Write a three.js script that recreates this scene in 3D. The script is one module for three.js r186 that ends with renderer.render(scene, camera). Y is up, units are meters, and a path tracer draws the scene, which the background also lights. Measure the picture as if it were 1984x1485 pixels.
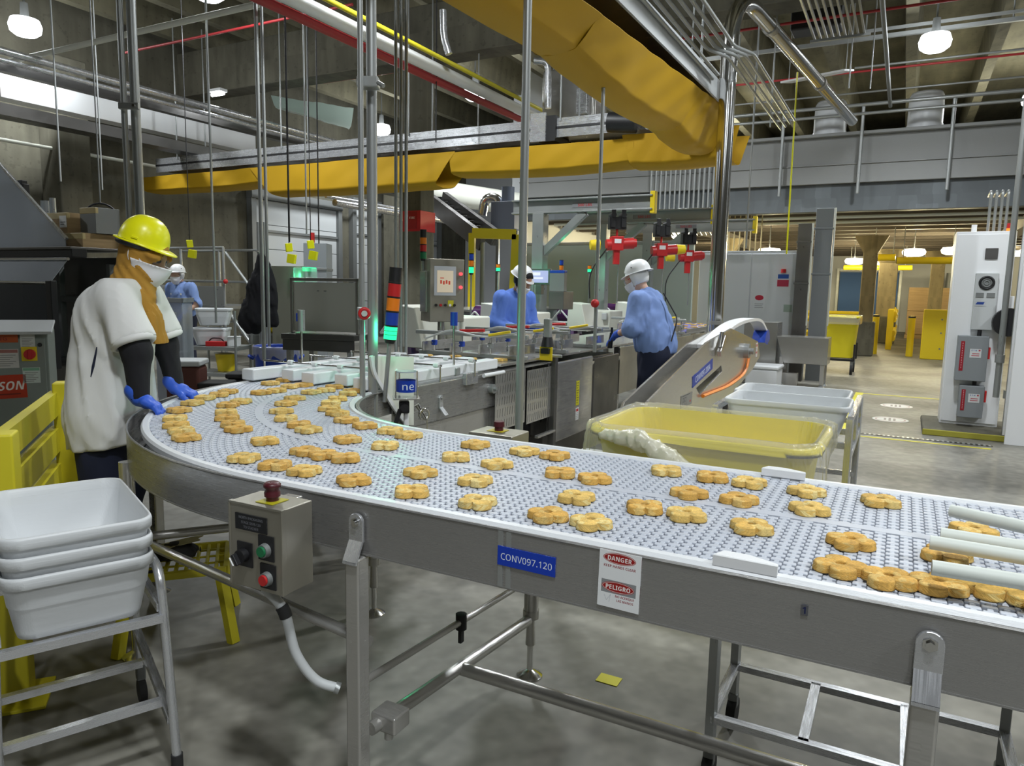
import * as THREE from 'three';
import { RoundedBoxGeometry } from 'three/addons/geometries/RoundedBoxGeometry.js';
import { mergeGeometries } from 'three/addons/utils/BufferGeometryUtils.js';

// ---------------------------------------------------------------- camera, light, exposure
const scene = new THREE.Scene();
scene.background = new THREE.Color(0x000000);
const EYE = 1.38, FOCAL = 1409.84, PITCH = 0.127817, ROLL = 0.019494;
const camera = new THREE.PerspectiveCamera(2 * Math.atan(742.5 / FOCAL) * 180 / Math.PI, 1984 / 1485, 0.05, 100);
camera.position.set(0, EYE, 0);
camera.rotation.order = 'YXZ';
camera.rotation.set(-PITCH, 0, ROLL);
scene.add(camera);
const renderer = new THREE.WebGLRenderer({ antialias: true });
renderer.toneMapping = THREE.LinearToneMapping;
renderer.toneMappingExposure = 0.56;
renderer.shadowMap.enabled = true;
const LAMP_POWER = 62, LAMP_COLOR = new THREE.Color(0.93, 0.98, 1.0);
const BAY_POWER = 85, BAY_COLOR = new THREE.Color(1.0, 0.86, 0.5);

// ---------------------------------------------------------------- the line's own axes
// u runs along the near straight of the conveyor, v runs away along the packing line
const TH = 0.48955, CX = 0.12338, CZ = -3.39347;
const U = new THREE.Vector3(Math.cos(TH), 0, Math.sin(TH)), VV = new THREE.Vector3(Math.sin(TH), 0, -Math.cos(TH));
const RO = 1.670, RI = 0.844, BELT = 0.854;
const V3 = (x, y, z) => new THREE.Vector3(x, y, z);
const F = (a, b, y = 0) => V3(CX + a * U.x + b * VV.x, y, CZ + a * U.z + b * VV.z);
// survey helpers: sight line through a point of the photograph, met with a level, a depth or a vertical plane of the hall
const eyeM = new THREE.Matrix4().makeRotationFromEuler(camera.rotation);
const sight = (px, py) => V3(px - 992, -(py - 742.5), -FOCAL).applyMatrix4(eyeM);
const along = (d, t) => V3(d.x * t, EYE + d.y * t, d.z * t);
const atY = (px, py, y) => { const d = sight(px, py); return along(d, (y - EYE) / d.y); };
const atZ = (px, py, dist) => { const d = sight(px, py); return along(d, -dist / d.z); };
const atA = (px, py, a) => { const d = sight(px, py); return along(d, (a + CX * U.x + CZ * U.z) / (d.x * U.x + d.z * U.z)); };
const atB = (px, py, b) => { const d = sight(px, py); return along(d, (b + CX * VV.x + CZ * VV.z) / (d.x * VV.x + d.z * VV.z)); };
const abOf = p => [(p.x - CX) * U.x + (p.z - CZ) * U.z, (p.x - CX) * VV.x + (p.z - CZ) * VV.z];

// ---------------------------------------------------------------- random, noise
let seed = 12345;
const rnd = () => { seed = (seed * 1664525 + 1013904223) >>> 0; return seed / 4294967296; };
const rr = (a, b) => a + (b - a) * rnd();
const hash = (x, y, s) => { let h = (x * 374761393 + y * 668265263 + s * 1442695041) | 0; h = Math.imul(h ^ (h >>> 13), 1274126177); return ((h ^ (h >>> 16)) >>> 0) / 4294967296; };
const sm = t => t * t * (3 - 2 * t);
function vnoise(x, y, per, s) {
  const xi = Math.floor(x), yi = Math.floor(y), fx = sm(x - xi), fy = sm(y - yi), w = (a) => ((a % per) + per) % per;
  const h = (i, j) => hash(w(i), w(j), s);
  return (h(xi, yi) * (1 - fx) + h(xi + 1, yi) * fx) * (1 - fy) + (h(xi, yi + 1) * (1 - fx) + h(xi + 1, yi + 1) * fx) * fy;
}
function fbm(x, y, per, oct, s) { let v = 0, a = 0.5, t = 0; for (let i = 0; i < oct; i++) { v += a * vnoise(x, y, per, s + i); t += a; a *= 0.5; x *= 2; y *= 2; per *= 2; } return v / t; }
const n3 = (x, y, z) => vnoise(x + z * 0.73, y - z * 0.51, 4096, 7) + 0.5 * vnoise(x * 2.1 - z * 1.3, y * 2.1 + z, 4096, 9) - 0.75;
function dataTex(n, fn, srgb, rep = 1) {
  const d = new Uint8Array(n * n * 4);
  for (let j = 0; j < n; j++) for (let i = 0; i < n; i++) { const c = fn(i / n, j / n), k = (j * n + i) * 4; d[k] = c[0]; d[k + 1] = c[1]; d[k + 2] = c[2]; d[k + 3] = 255; }
  const t = new THREE.DataTexture(d, n, n, THREE.RGBAFormat);
  t.wrapS = t.wrapT = THREE.RepeatWrapping; t.magFilter = THREE.LinearFilter; t.minFilter = THREE.LinearMipmapLinearFilter; t.generateMipmaps = true;
  if (srgb) t.colorSpace = THREE.SRGBColorSpace;
  t.repeat.set(rep, rep); t.needsUpdate = true; return t;
}
const cl = v => Math.max(0, Math.min(255, Math.round(v)));
const greyTex = (n, fn, srgb, rep) => dataTex(n, (x, y) => { const v = cl(fn(x, y) * 255); return [v, v, v]; }, srgb, rep);
function canvasTex(w, h, draw) {
  const c = document.createElement('canvas'); c.width = w; c.height = h; const g = c.getContext('2d'); draw(g, w, h);
  const t = new THREE.CanvasTexture(c); t.colorSpace = THREE.SRGBColorSpace; t.magFilter = THREE.LinearFilter; return t;
}

// ---------------------------------------------------------------- materials
const texBrush = greyTex(256, (x, y) => 0.5 + 0.35 * (fbm(x * 3, y * 90, 3 * 64, 2, 3) - 0.5) + 0.25 * (fbm(x * 6, y * 6, 6, 4, 5) - 0.5));
const texRough = greyTex(256, (x, y) => 0.45 + 0.55 * fbm(x * 6, y * 6, 6, 5, 11));
const texFine = greyTex(256, (x, y) => fbm(x * 24, y * 24, 24, 4, 21));
const texCloth = greyTex(256, (x, y) => 0.5 + 0.3 * Math.sin(x * 2 * Math.PI * 64) * Math.sin(y * 2 * Math.PI * 64) + 0.2 * fbm(x * 8, y * 8, 8, 3, 23));
const texFloor = dataTex(1024, (x, y) => {
  const c = fbm(x * 4, y * 4, 4, 6, 31), st = Math.max(0, fbm(x * 3 + 9, y * 3, 3, 4, 37) - 0.56) * 3, sp = fbm(x * 90, y * 90, 90, 2, 41), sc = fbm(x * 5, y * 40, 40, 3, 47);
  const v = 0.70 + 0.25 * (c - 0.5) - 0.3 * st + 0.16 * (sp - 0.5) + 0.07 * (sc - 0.5);
  return [cl(v * 236), cl(v * 233), cl(v * 222)];
}, true);
const texConc = dataTex(512, (x, y) => {
  const c = fbm(x * 5, y * 5, 5, 6, 51), s = fbm(x * 30, y * 4, 30 * 8, 3, 57), pit = fbm(x * 60, y * 60, 60, 2, 59) > 0.78 ? 0.9 : 1;
  const v = (0.72 + 0.32 * (c - 0.5) + 0.16 * (s - 0.5)) * pit;
  return [cl(v * 230), cl(v * 226), cl(v * 208)];
}, true);
const texCard = dataTex(128, (x, y) => { const v = 0.9 + 0.16 * (fbm(x * 4, y * 40, 160, 3, 71) - 0.5); return [cl(v * 255), cl(v * 255), cl(v * 255)]; }, true);
const texCookie = dataTex(256, (x, y) => {
  const c = fbm(x * 7, y * 7, 7, 4, 81), g = fbm(x * 60, y * 60, 60, 2, 83), d = fbm(x * 9 + 3, y * 9, 9, 4, 87) > 0.6 ? 1.12 : 1;
  const v = (0.92 + 0.24 * (c - 0.5) + 0.2 * (g - 0.5)); return [cl(v * 240 * (d > 1 ? 1.04 : 1)), cl(v * 206 * d), cl(v * 128 * (d > 1 ? 1.35 : 1))];
}, true);
const M = {};
const mat = (k, color, rough, metal = 0, o = {}) => { const P = o.physical ? THREE.MeshPhysicalMaterial : THREE.MeshStandardMaterial; delete o.physical; const m = new P({ roughness: rough, metalness: metal, ...o }); if (Array.isArray(color)) m.color.setRGB(...color); else m.color.set(color); m.side = o.side ?? THREE.DoubleSide; M[k] = m; return m; };
mat('steel', [0.52, 0.51, 0.49], 0.4, 0.72, { roughnessMap: texBrush, bumpMap: texBrush, bumpScale: 0.0006 });
mat('panel', [0.34, 0.335, 0.33], 0.62, 0.6, { roughnessMap: texBrush, bumpMap: texBrush, bumpScale: 0.0004 });
mat('steelWarm', [0.40, 0.38, 0.325], 0.55, 0.8, { roughnessMap: texRough });
mat('steelDark', [0.16, 0.155, 0.15], 0.5, 0.7, { roughnessMap: texRough });
mat('chrome', [0.72, 0.72, 0.72], 0.16, 1);
mat('galv', [0.37, 0.385, 0.385], 0.5, 0.55, { roughnessMap: texRough });
mat('galvDark', [0.24, 0.25, 0.25], 0.55, 0.5);
mat('alu', [0.64, 0.65, 0.68], 0.5, 0.75, { roughnessMap: texBrush });
mat('greyPaint', [0.26, 0.28, 0.30], 0.5);
mat('greenGrey', [0.22, 0.25, 0.23], 0.5);
mat('lightGrey', [0.52, 0.54, 0.55], 0.5);
mat('paleGreen', [0.48, 0.54, 0.49], 0.6);
mat('white', [0.80, 0.81, 0.83], 0.4);
mat('whitePlastic', [0.76, 0.78, 0.81], 0.35, 0, { bumpMap: texFine, bumpScale: 0.0004 });
mat('milky', [0.80, 0.82, 0.84], 0.45, 0, { physical: true, transmission: 0.28, thickness: 0, bumpMap: texFine, bumpScale: 0.0004 });
mat('offWhite', [0.72, 0.73, 0.66], 0.5);
mat('belt', [0.50, 0.53, 0.60], 0.42);
mat('beltBase', [0.34, 0.35, 0.39], 0.55);
mat('tubeGuide', [0.62, 0.66, 0.62], 0.5);
mat('black', [0.012, 0.012, 0.014], 0.45);
mat('rubber', [0.02, 0.02, 0.02], 0.8);
mat('navy', [0.008, 0.012, 0.035], 0.85, 0, { bumpMap: texCloth, bumpScale: 0.0006 });
mat('blackCloth', [0.008, 0.008, 0.011], 0.9, 0, { bumpMap: texCloth, bumpScale: 0.0006 });
mat('yellow', [0.80, 0.60, 0.012], 0.45);
mat('safety', [0.62, 0.54, 0.02], 0.5);
mat('hat', [0.88, 0.86, 0.01], 0.32);
mat('tarp', [0.52, 0.30, 0.003], 0.72, 0, { bumpMap: texCloth, bumpScale: 0.0005 });
mat('binYellow', [0.82, 0.70, 0.02], 0.42);
mat('red', [0.52, 0.018, 0.02], 0.4);
mat('redPipe', [0.42, 0.03, 0.035], 0.45);
mat('orange', [0.85, 0.22, 0.01], 0.4);
mat('blue', [0.01, 0.05, 0.38], 0.4);
mat('purple', [0.16, 0.15, 0.42], 0.5);
mat('green', [0.01, 0.16, 0.06], 0.4);
mat('glove', [0.03, 0.11, 0.62], 0.5);
mat('skin', [0.42, 0.22, 0.14], 0.55);
mat('skinPale', [0.62, 0.38, 0.28], 0.55);
mat('coat', [0.72, 0.72, 0.71], 0.85, 0, { bumpMap: texCloth, bumpScale: 0.0004 });
mat('shirt', [0.20, 0.30, 0.60], 0.9, 0, { bumpMap: texCloth, bumpScale: 0.0006 });
mat('smock', [0.10, 0.20, 0.62], 0.8, 0, { bumpMap: texCloth, bumpScale: 0.0006 });
mat('mustard', [0.42, 0.22, 0.03], 0.9, 0, { bumpMap: texCloth, bumpScale: 0.0008 });
mat('mask', [0.80, 0.80, 0.84], 0.9);
mat('hair', [0.75, 0.75, 0.74], 0.7);
mat('card', [0.44, 0.30, 0.15], 0.85, 0, { map: texCard });
mat('maroon', [0.10, 0.03, 0.022], 0.6);
mat('cookie', [0.94, 0.82, 0.55], 0.75, 0, { map: texCookie, bumpMap: texFine, bumpScale: 0.0012 });
mat('cookieDark', [0.87, 0.70, 0.42], 0.75, 0, { map: texCookie, bumpMap: texFine, bumpScale: 0.0012 });
mat('cookiePale', [0.98, 0.92, 0.72], 0.75, 0, { map: texCookie, bumpMap: texFine, bumpScale: 0.0012 });
mat('clear', [0.95, 0.97, 0.98], 0.05, 0, { physical: true, transmission: 1, thickness: 0 });
mat('smoke', [0.62, 0.66, 0.72], 0.12, 0, { physical: true, transmission: 0.55, thickness: 0 });
mat('film', [0.94, 0.93, 0.86], 0.14, 0, { physical: true, transmission: 0.78, thickness: 0 });
mat('darkGlass', [0.03, 0.035, 0.045], 0.12, 0, {});
mat('floor', [0.62, 0.61, 0.585], 0.55, 0, { map: texFloor, bumpMap: texRough, bumpScale: 0.002 });
mat('concrete', [0.32, 0.312, 0.275], 0.9, 0, { map: texConc, bumpMap: texRough, bumpScale: 0.006 });
mat('ceil', [0.44, 0.42, 0.33], 0.9, 0, { map: texConc });
mat('yellowCeil', [0.72, 0.66, 0.50], 0.8);
mat('brownSteel', [0.09, 0.075, 0.06], 0.7);
mat('fasciaLight', [0.27, 0.275, 0.275], 0.6, 0, { bumpMap: texFine, bumpScale: 0.001 });
const texPatch = dataTex(256, (x, y) => { let v = 0.78 + 0.1 * (fbm(x * 6, y * 6, 6, 4, 91) - 0.5); for (let i = 0; i < 14; i++) { const cx = hash(i, 1, 5), cy = hash(i, 2, 5), w = 0.04 + 0.1 * hash(i, 3, 5), h = 0.1 + 0.2 * hash(i, 4, 5), n = 0.02 * (fbm(x * 20, y * 20, 20, 2, 93) - 0.5); if (Math.abs(x - cx + n) < w && Math.abs(y - cy + n) < h) v += 0.16 * (hash(i, 6, 5) - 0.35); } return [cl(v * 245), cl(v * 250), cl(v * 255)]; }, true, 0.5); // roller patches of touch-up paint
mat('fasciaSlate', [0.20, 0.215, 0.225], 0.6, 0, { map: texPatch });
mat('tan', [0.62, 0.52, 0.34], 0.8, 0, { map: texConc });
mat('doorBlue', [0.05, 0.15, 0.42], 0.55);
mat('wallWhite', [0.62, 0.64, 0.67], 0.7);
mat('linePaint', [0.68, 0.62, 0.05], 0.6);
mat('film_purple', [0.20, 0.03, 0.25], 0.3);
const glow = (k, c, i, base = c) => { const m = new THREE.MeshStandardMaterial({ roughness: 0.4 }); m.color.setRGB(...base); m.emissive.setRGB(...c); m.emissiveIntensity = i; M[k] = m; };
glow('lampGlow', [0.93, 0.98, 1.0], 9, [0.8, 0.8, 0.8]);
glow('bayGlow', [1.0, 0.93, 0.75], 7, [0.8, 0.8, 0.8]);
glow('greenGlow', [0.02, 0.9, 0.38], 2.2, [0.02, 0.5, 0.2]);
glow('redGlow', [1.0, 0.12, 0.14], 1.6, [0.6, 0.05, 0.06]);
glow('amberGlow', [1.0, 0.32, 0.04], 1.4, [0.8, 0.2, 0.02]);
const printed = (tex, rough = 0.5, o = {}) => new THREE.MeshStandardMaterial({ map: tex, roughness: rough, metalness: 0, ...o });

// ---------------------------------------------------------------- geometry
function place(g, x = 0, y = 0, z = 0, ry = 0, rx = 0, rz = 0) { if (rx || ry || rz) g.applyMatrix4(new THREE.Matrix4().makeRotationFromEuler(new THREE.Euler(rx, ry, rz, 'YXZ'))); g.translate(x, y, z); return g; }
// box whose base sits at y (centre in x and z), edges chamfered
function box(w, h, d, x = 0, y = 0, z = 0, ry = 0, rx = 0, rz = 0, r) {
  const m = Math.min(w, h, d); r = r ?? Math.min(0.006, m * 0.2);
  const g = r > 0.0006 ? new RoundedBoxGeometry(w, h, d, 1, r) : new THREE.BoxGeometry(w, h, d);
  metreUV(g); return place(g, x, y + h / 2, z, ry, rx, rz);
}
function metreUV(g) {
  const p = g.attributes.position, n = g.attributes.normal, uv = new Float32Array(p.count * 2);
  for (let i = 0; i < p.count; i++) {
    const ax = Math.abs(n.getX(i)), ay = Math.abs(n.getY(i)), az = Math.abs(n.getZ(i));
    const x = p.getX(i), y = p.getY(i), z = p.getZ(i);
    const [a, b] = ay >= ax && ay >= az ? [x, z] : ax >= az ? [z, y] : [x, y];
    uv[2 * i] = a; uv[2 * i + 1] = b;
  }
  g.setAttribute('uv', new THREE.BufferAttribute(uv, 2)); return g;
}
const cyl = (r0, r1, h, x = 0, y = 0, z = 0, n = 20) => place(new THREE.CylinderGeometry(r1, r0, h, n), x, y + h / 2, z);
const sph = (r, x = 0, y = 0, z = 0, sx = 1, sy = 1, sz = 1, n = 18) => { const g = new THREE.SphereGeometry(r, n, Math.ceil(n * 0.7)); g.scale(sx, sy, sz); return g.translate(x, y, z); };
function rod(p, q, r, n = 10, r2) {
  const d = q.clone().sub(p), g = new THREE.CylinderGeometry(r2 ?? r, r, d.length(), n);
  g.applyQuaternion(new THREE.Quaternion().setFromUnitVectors(V3(0, 1, 0), d.clone().normalize()));
  return g.translate((p.x + q.x) / 2, (p.y + q.y) / 2, (p.z + q.z) / 2);
}
// sweep a closed 2D profile along points; profile x is sideways (horizontal), y is up-ish
function sweep(pts, prof, caps = true, up0) {
  const n = pts.length, m = prof.length, pos = [], idx = [], uvs = []; let len = 0;
  let up = up0 ? up0.clone() : V3(0, 1, 0);
  for (let i = 0; i < n; i++) {
    const t = V3(0, 0, 0); if (i > 0) t.add(pts[i].clone().sub(pts[i - 1]).normalize()); if (i < n - 1) t.add(pts[i + 1].clone().sub(pts[i]).normalize()); t.normalize();
    if (i > 0) len += pts[i].distanceTo(pts[i - 1]);
    let s = t.clone().cross(up); if (s.length() < 1e-3) s = t.clone().cross(V3(1, 0, 0.2)); s.normalize(); up = s.clone().cross(t).normalize();
    let k = 1; if (i > 0 && i < n - 1) { const c = pts[i].clone().sub(pts[i - 1]).normalize().dot(t); k = 1 / Math.max(0.5, c); }
    for (let j = 0; j < m; j++) { const q = pts[i].clone().addScaledVector(s, prof[j][0] * k).addScaledVector(up, prof[j][1]); pos.push(q.x, q.y, q.z); uvs.push(len, j / m); }
  }
  const ring0 = pos.slice(), uv0 = uvs.slice();
  if (m < 10) { // angular profile: every side of it keeps its own vertices
    pos.length = 0; uvs.length = 0;
    for (let j = 0; j < m; j++) { const base = pos.length / 3; for (let i = 0; i < n; i++) for (const q of [j, (j + 1) % m]) { const k = i * m + q; pos.push(ring0[k * 3], ring0[k * 3 + 1], ring0[k * 3 + 2]); uvs.push(uv0[k * 2], uv0[k * 2 + 1]); } for (let i = 0; i < n - 1; i++) { const a = base + i * 2; idx.push(a, a + 1, a + 2, a + 1, a + 3, a + 2); } }
  } else for (let i = 0; i < n - 1; i++) for (let j = 0; j < m; j++) { const a = i * m + j, b = i * m + (j + 1) % m, c = a + m, d = b + m; idx.push(a, b, c, b, d, c); }
  if (caps) for (const e of [0, n - 1]) { const b0 = pos.length / 3; for (let j = 0; j < m; j++) { const k = (e * m + j) * 3; pos.push(ring0[k], ring0[k + 1], ring0[k + 2]); uvs.push(0, j / m); } for (let j = 1; j < m - 1; j++) e ? idx.push(b0, b0 + j, b0 + j + 1) : idx.push(b0, b0 + j + 1, b0 + j); }
  const g = new THREE.BufferGeometry(); g.setAttribute('position', new THREE.Float32BufferAttribute(pos, 3)); g.setAttribute('uv', new THREE.Float32BufferAttribute(uvs, 2)); g.setIndex(idx); g.computeVertexNormals(); return g;
}
const ring = (r, n = 10) => Array.from({ length: n }, (_, i) => [Math.cos(i / n * 2 * Math.PI) * r, Math.sin(i / n * 2 * Math.PI) * r]);
const rect = (w, h, x = 0, y = 0) => [[x - w / 2, y - h / 2], [x + w / 2, y - h / 2], [x + w / 2, y + h / 2], [x - w / 2, y + h / 2]];
// tube through corner points with rounded bends
function bends(pts, r, k = 6) {
  const o = [pts[0]];
  for (let i = 1; i < pts.length - 1; i++) {
    const a = pts[i - 1].clone().sub(pts[i]), b = pts[i + 1].clone().sub(pts[i]), l = Math.min(r, a.length() * 0.49, b.length() * 0.49);
    const p = pts[i].clone().addScaledVector(a.normalize(), l), q = pts[i].clone().addScaledVector(b.normalize(), l);
    for (let j = 0; j <= k; j++) { const t = j / k, x = p.clone().multiplyScalar((1 - t) ** 2).addScaledVector(pts[i], 2 * t * (1 - t)).addScaledVector(q, t * t); o.push(x); }
  }
  o.push(pts[pts.length - 1]); return o;
}
const tube = (pts, r, bend = 0.1, n = 10, k = 6) => sweep(bends(pts, bend, k), ring(r, n));
const smooth = (pts, n) => new THREE.CatmullRomCurve3(pts).getPoints(n);
const join = gs => { gs = gs.map(g => { const h = g.index ? g.toNonIndexed() : g; for (const k of Object.keys(h.attributes)) if (!['position', 'normal', 'uv'].includes(k)) h.deleteAttribute(k); if (!h.attributes.uv) h.setAttribute('uv', new THREE.Float32BufferAttribute(new Float32Array(h.attributes.position.count * 2), 2)); return h; }); return mergeGeometries(gs); };
const extr = (pts, depth, bevel = 0, holes = []) => {
  const s = new THREE.Shape(pts.map(p => new THREE.Vector2(p[0], p[1]))); for (const h of holes) s.holes.push(new THREE.Path(h.map(p => new THREE.Vector2(p[0], p[1]))));
  return new THREE.ExtrudeGeometry(s, { depth, bevelEnabled: bevel > 0, bevelSize: bevel, bevelThickness: bevel, bevelSegments: 1, curveSegments: 6 });
};
const rpoly = (w, h, r, n = 4) => { const o = []; for (const [cx, cy, a0] of [[w / 2 - r, h / 2 - r, 0], [-w / 2 + r, h / 2 - r, 1], [-w / 2 + r, -h / 2 + r, 2], [w / 2 - r, -h / 2 + r, 3]]) for (let i = 0; i <= n; i++) { const a = (a0 + i / n) * Math.PI / 2; o.push([cx + Math.cos(a) * r, cy + Math.sin(a) * r]); } return o; };
// surface from a grid of points
function gridSurf(nu, nv, fn, closedU = false) {
  const pos = [], uv = [], idx = [];
  for (let j = 0; j <= nv; j++) for (let i = 0; i <= nu; i++) { const p = fn(i / nu, j / nv); pos.push(p.x, p.y, p.z); uv.push(i / nu, j / nv); }
  for (let j = 0; j < nv; j++) for (let i = 0; i < nu; i++) { const a = j * (nu + 1) + i; idx.push(a, a + 1, a + nu + 1, a + 1, a + nu + 2, a + nu + 1); }
  const g = new THREE.BufferGeometry(); g.setAttribute('position', new THREE.Float32BufferAttribute(pos, 3)); g.setAttribute('uv', new THREE.Float32BufferAttribute(uv, 2)); g.setIndex(idx); g.computeVertexNormals(); return g;
}
// thick sheet: two grid surfaces offset along a direction and their rim
function sheet(nu, nv, fn, off) {
  const g1 = gridSurf(nu, nv, fn), g2 = gridSurf(nu, nv, (s, t) => fn(s, t).add(off)); const e = [];
  const strip = f => e.push(gridSurf(Math.max(nu, nv), 1, (s, t) => { const p = f(s); return t ? p.add(off) : p; }));
  strip(s => fn(s, 0)); strip(s => fn(s, 1)); strip(s => fn(0, s)); strip(s => fn(1, s));
  return join([g1, g2, ...e]);
}
// ---------------------------------------------------------------- objects
const used = new Map();
const numbered = n => { const k = used.get(n) ?? 0; used.set(n, k + 1); return k ? n + '_' + String(k).padStart(3, '0') : n; };
function tag(o, label, category, group, kind) { if (label) o.userData.label = label; if (category) o.userData.category = category; if (group) o.userData.group = group; if (kind) o.userData.kind = kind; return o; }
function shade(m) { m.castShadow = true; m.receiveShadow = true; return m; }
// a thing: group at its base, turned with the line's axes unless told otherwise
function thing(name, label, category, pos, turn = -TH, group) {
  const o = new THREE.Group(); o.name = numbered(name); o.position.copy(pos); o.rotation.y = turn; scene.add(o); return tag(o, label, category, group);
}
function part(parent, name, geo, material, label) {
  const m = shade(new THREE.Mesh(Array.isArray(geo) ? join(geo) : geo, material)); m.name = name; parent.add(m); if (label) m.userData.label = label; return m;
}
function solo(name, label, category, geo, material, group) { const m = part(scene, numbered(name), geo, material); return tag(m, label, category, group); }
function struct(name, geo, material, parent) { const m = part(parent ?? scene, parent ? name : numbered(name), geo, material); if (!parent) m.userData.kind = 'structure'; return m; }
function copy(o, pos, turn, label, group) { const c = o.clone(); c.name = numbered(o.name.replace(/_\d{3}$/, '')); c.userData = { ...o.userData }; scene.add(c); if (pos) c.position.copy(pos); if (turn !== undefined) c.rotation.y = turn; if (label) c.userData.label = label; if (group) c.userData.group = group; return c; }
// flat print with its own uv on a plane facing local +z
function plate(parent, name, w, h, tex, x, y, z, ry = 0, rx = 0, rz = 0, label, rough) {
  const g = new THREE.BoxGeometry(w, h, 0.0016); const m = part(parent, name, place(g, 0, 0, 0), printed(tex, rough ?? 0.45), label);
  m.position.set(x, y, z); m.rotation.set(rx, ry, rz, 'YXZ'); return m;
}
const bolt = (p, dir, r = 0.008, h = 0.006) => rod(p, p.clone().addScaledVector(dir, h), r, 6);
// ================================================================ the hall
texFloor.repeat.set(0.23, 0.23); texConc.repeat.set(0.3, 0.3); texRough.repeat.set(1.5, 1.5); texBrush.repeat.set(3, 3); texFine.repeat.set(4, 4); texCloth.repeat.set(3, 3);
const A0 = -11.6, A1 = 12, B0 = -12, B1 = 30, DECK = 6.5;
// world box spanning a range of the hall axes
const slabGeo = (a0, a1, b0, b1, y0, y1, r = 0) => { const g = box(a1 - a0, y1 - y0, b1 - b0, 0, 0, 0, 0, 0, 0, r); g.translate((a0 + a1) / 2, y0, -(b0 + b1) / 2); g.rotateY(-TH); return g.translate(CX, 0, CZ); };
struct('floor', slabGeo(A0 - 0.3, A1 + 0.3, B0 - 0.3, B1 + 0.3, -0.25, 0), M.floor);
struct('wall_left', slabGeo(A0 - 0.3, A0, B0, B1, 0, DECK), M.concrete);
struct('wall_right', slabGeo(A1, A1 + 0.3, B0, B1, 0, DECK), M.concrete);
struct('wall_near', slabGeo(A0 - 0.3, A1 + 0.3, B0 - 0.3, B0, 0, DECK), M.concrete);
struct('wall_far', slabGeo(A0 - 0.3, A1 + 0.3, B1, B1 + 0.3, 0, DECK), M.wallWhite);
struct('wall_back', slabGeo(A0, -6.7, 18, 18.25, 0, DECK), M.wallWhite);
struct('wall_return', slabGeo(-6.95, -6.7, 12.6, B1, 0, DECK), M.wallWhite);
const ceiling = struct('ceiling', slabGeo(A0 - 0.3, A1 + 0.3, B0 - 0.3, B1 + 0.3, DECK, DECK + 0.25), M.ceil);
{ // double-tee stems and the cross girders that carry them
  const prof = [[-0.09, 0], [-0.15, 0.62], [0.15, 0.62], [0.09, 0]].map(([x, y]) => [x, y - 0.62]);
  for (let i = 0, a = A0 + 0.7; a < A1; a += 1.35, i++) {
    const m = part(ceiling, 'tee_stem', sweep([F(a, B0, DECK), F(a, 1.0, DECK), F(a, 7.0, DECK), F(a, 13, DECK), F(a, B1, DECK)], prof), M.ceil); metreUV(m.geometry.toNonIndexed ? m.geometry : m.geometry);
  }
  for (const b of [-5, 7.1, 21]) part(ceiling, 'girder', slabGeo(A0, A1, b, b + 0.45, DECK - 1.45, DECK - 0.62, 0.02), M.concrete);
}
const colGeo = (w, h) => box(w, h, w, 0, 0, 0, 0, 0, 0, 0.03);
for (const [a, b, w] of [[-5.95, 7.35, 0.42], [-11.28, 4.6, 0.55], [-10.9, 13.4, 0.6], [9, 7.3, 0.45]]) {
  const t = thing('concrete_column', a === -5.95 ? 'concrete column with red painted fire bands behind the packing line' : a === 9 ? 'plain concrete column carrying the girder by the right wall' : b < 6 ? 'broad dark concrete pier against the left wall' : 'concrete pier between the white dock doors', 'column', F(a, b), -TH);
  t.userData.kind = 'structure';
  part(t, 'shaft', colGeo(w, DECK - 1.45), M.concrete);
  if (a === -5.95) { part(t, 'red_band', box(w + 0.02, 0.34, w + 0.02, 0, 2.32, 0), M.red, 'red painted band'); plate(t, 'fire_sign', 0.2, 0.28, canvasTex(64, 96, (g, W, H) => { g.fillStyle = '#a01818'; g.fillRect(0, 0, W, H); g.fillStyle = '#e8d8d0'; g.font = 'bold 18px sans-serif'; g.textAlign = 'center'; g.fillText('FIRE', 32, 40); }), 0.05, 2.5, w / 2 + 0.014); }
}
// mezzanine: two-tone fascia beam, slab and the lower ceiling below it
struct('trim_1', slabGeo(-6.7, A1, 12.5, 12.75, 3.52, 4.38, 0.01), M.fasciaLight);
struct('trim_2', slabGeo(-6.7, A1, 12.6, 12.86, 3.0, 3.52, 0.01), M.fasciaSlate);
struct('trim_3', slabGeo(-6.7, A1, 12.36, 12.86, 4.38, 4.44, 0.01), M.fasciaLight);
struct('trim_4', slabGeo(-6.7, A1, 12.47, 12.5, 3.86, 3.885, 0.004), M.fasciaLight);
const lowCeil = struct('ceiling_mezzanine', slabGeo(-6.7, A1, 12.86, B1, 3.3, 4.3), M.yellowCeil);
const beams = new THREE.Group(); beams.name = 'trim_5'; beams.userData.kind = 'structure'; scene.add(beams);
for (let b = 13.6; b < B1; b += 1.15) part(beams, 'floor_beam', slabGeo(-6.6, A1 - 0.1, b, b + 0.22, 3.0, 3.3, 0.01), M.brownSteel);
for (const a of [-3, 3.4]) part(beams, 'main_beam', slabGeo(a, a + 0.26, 12.9, B1, 2.78, 3.0, 0.01), M.brownSteel);
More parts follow.
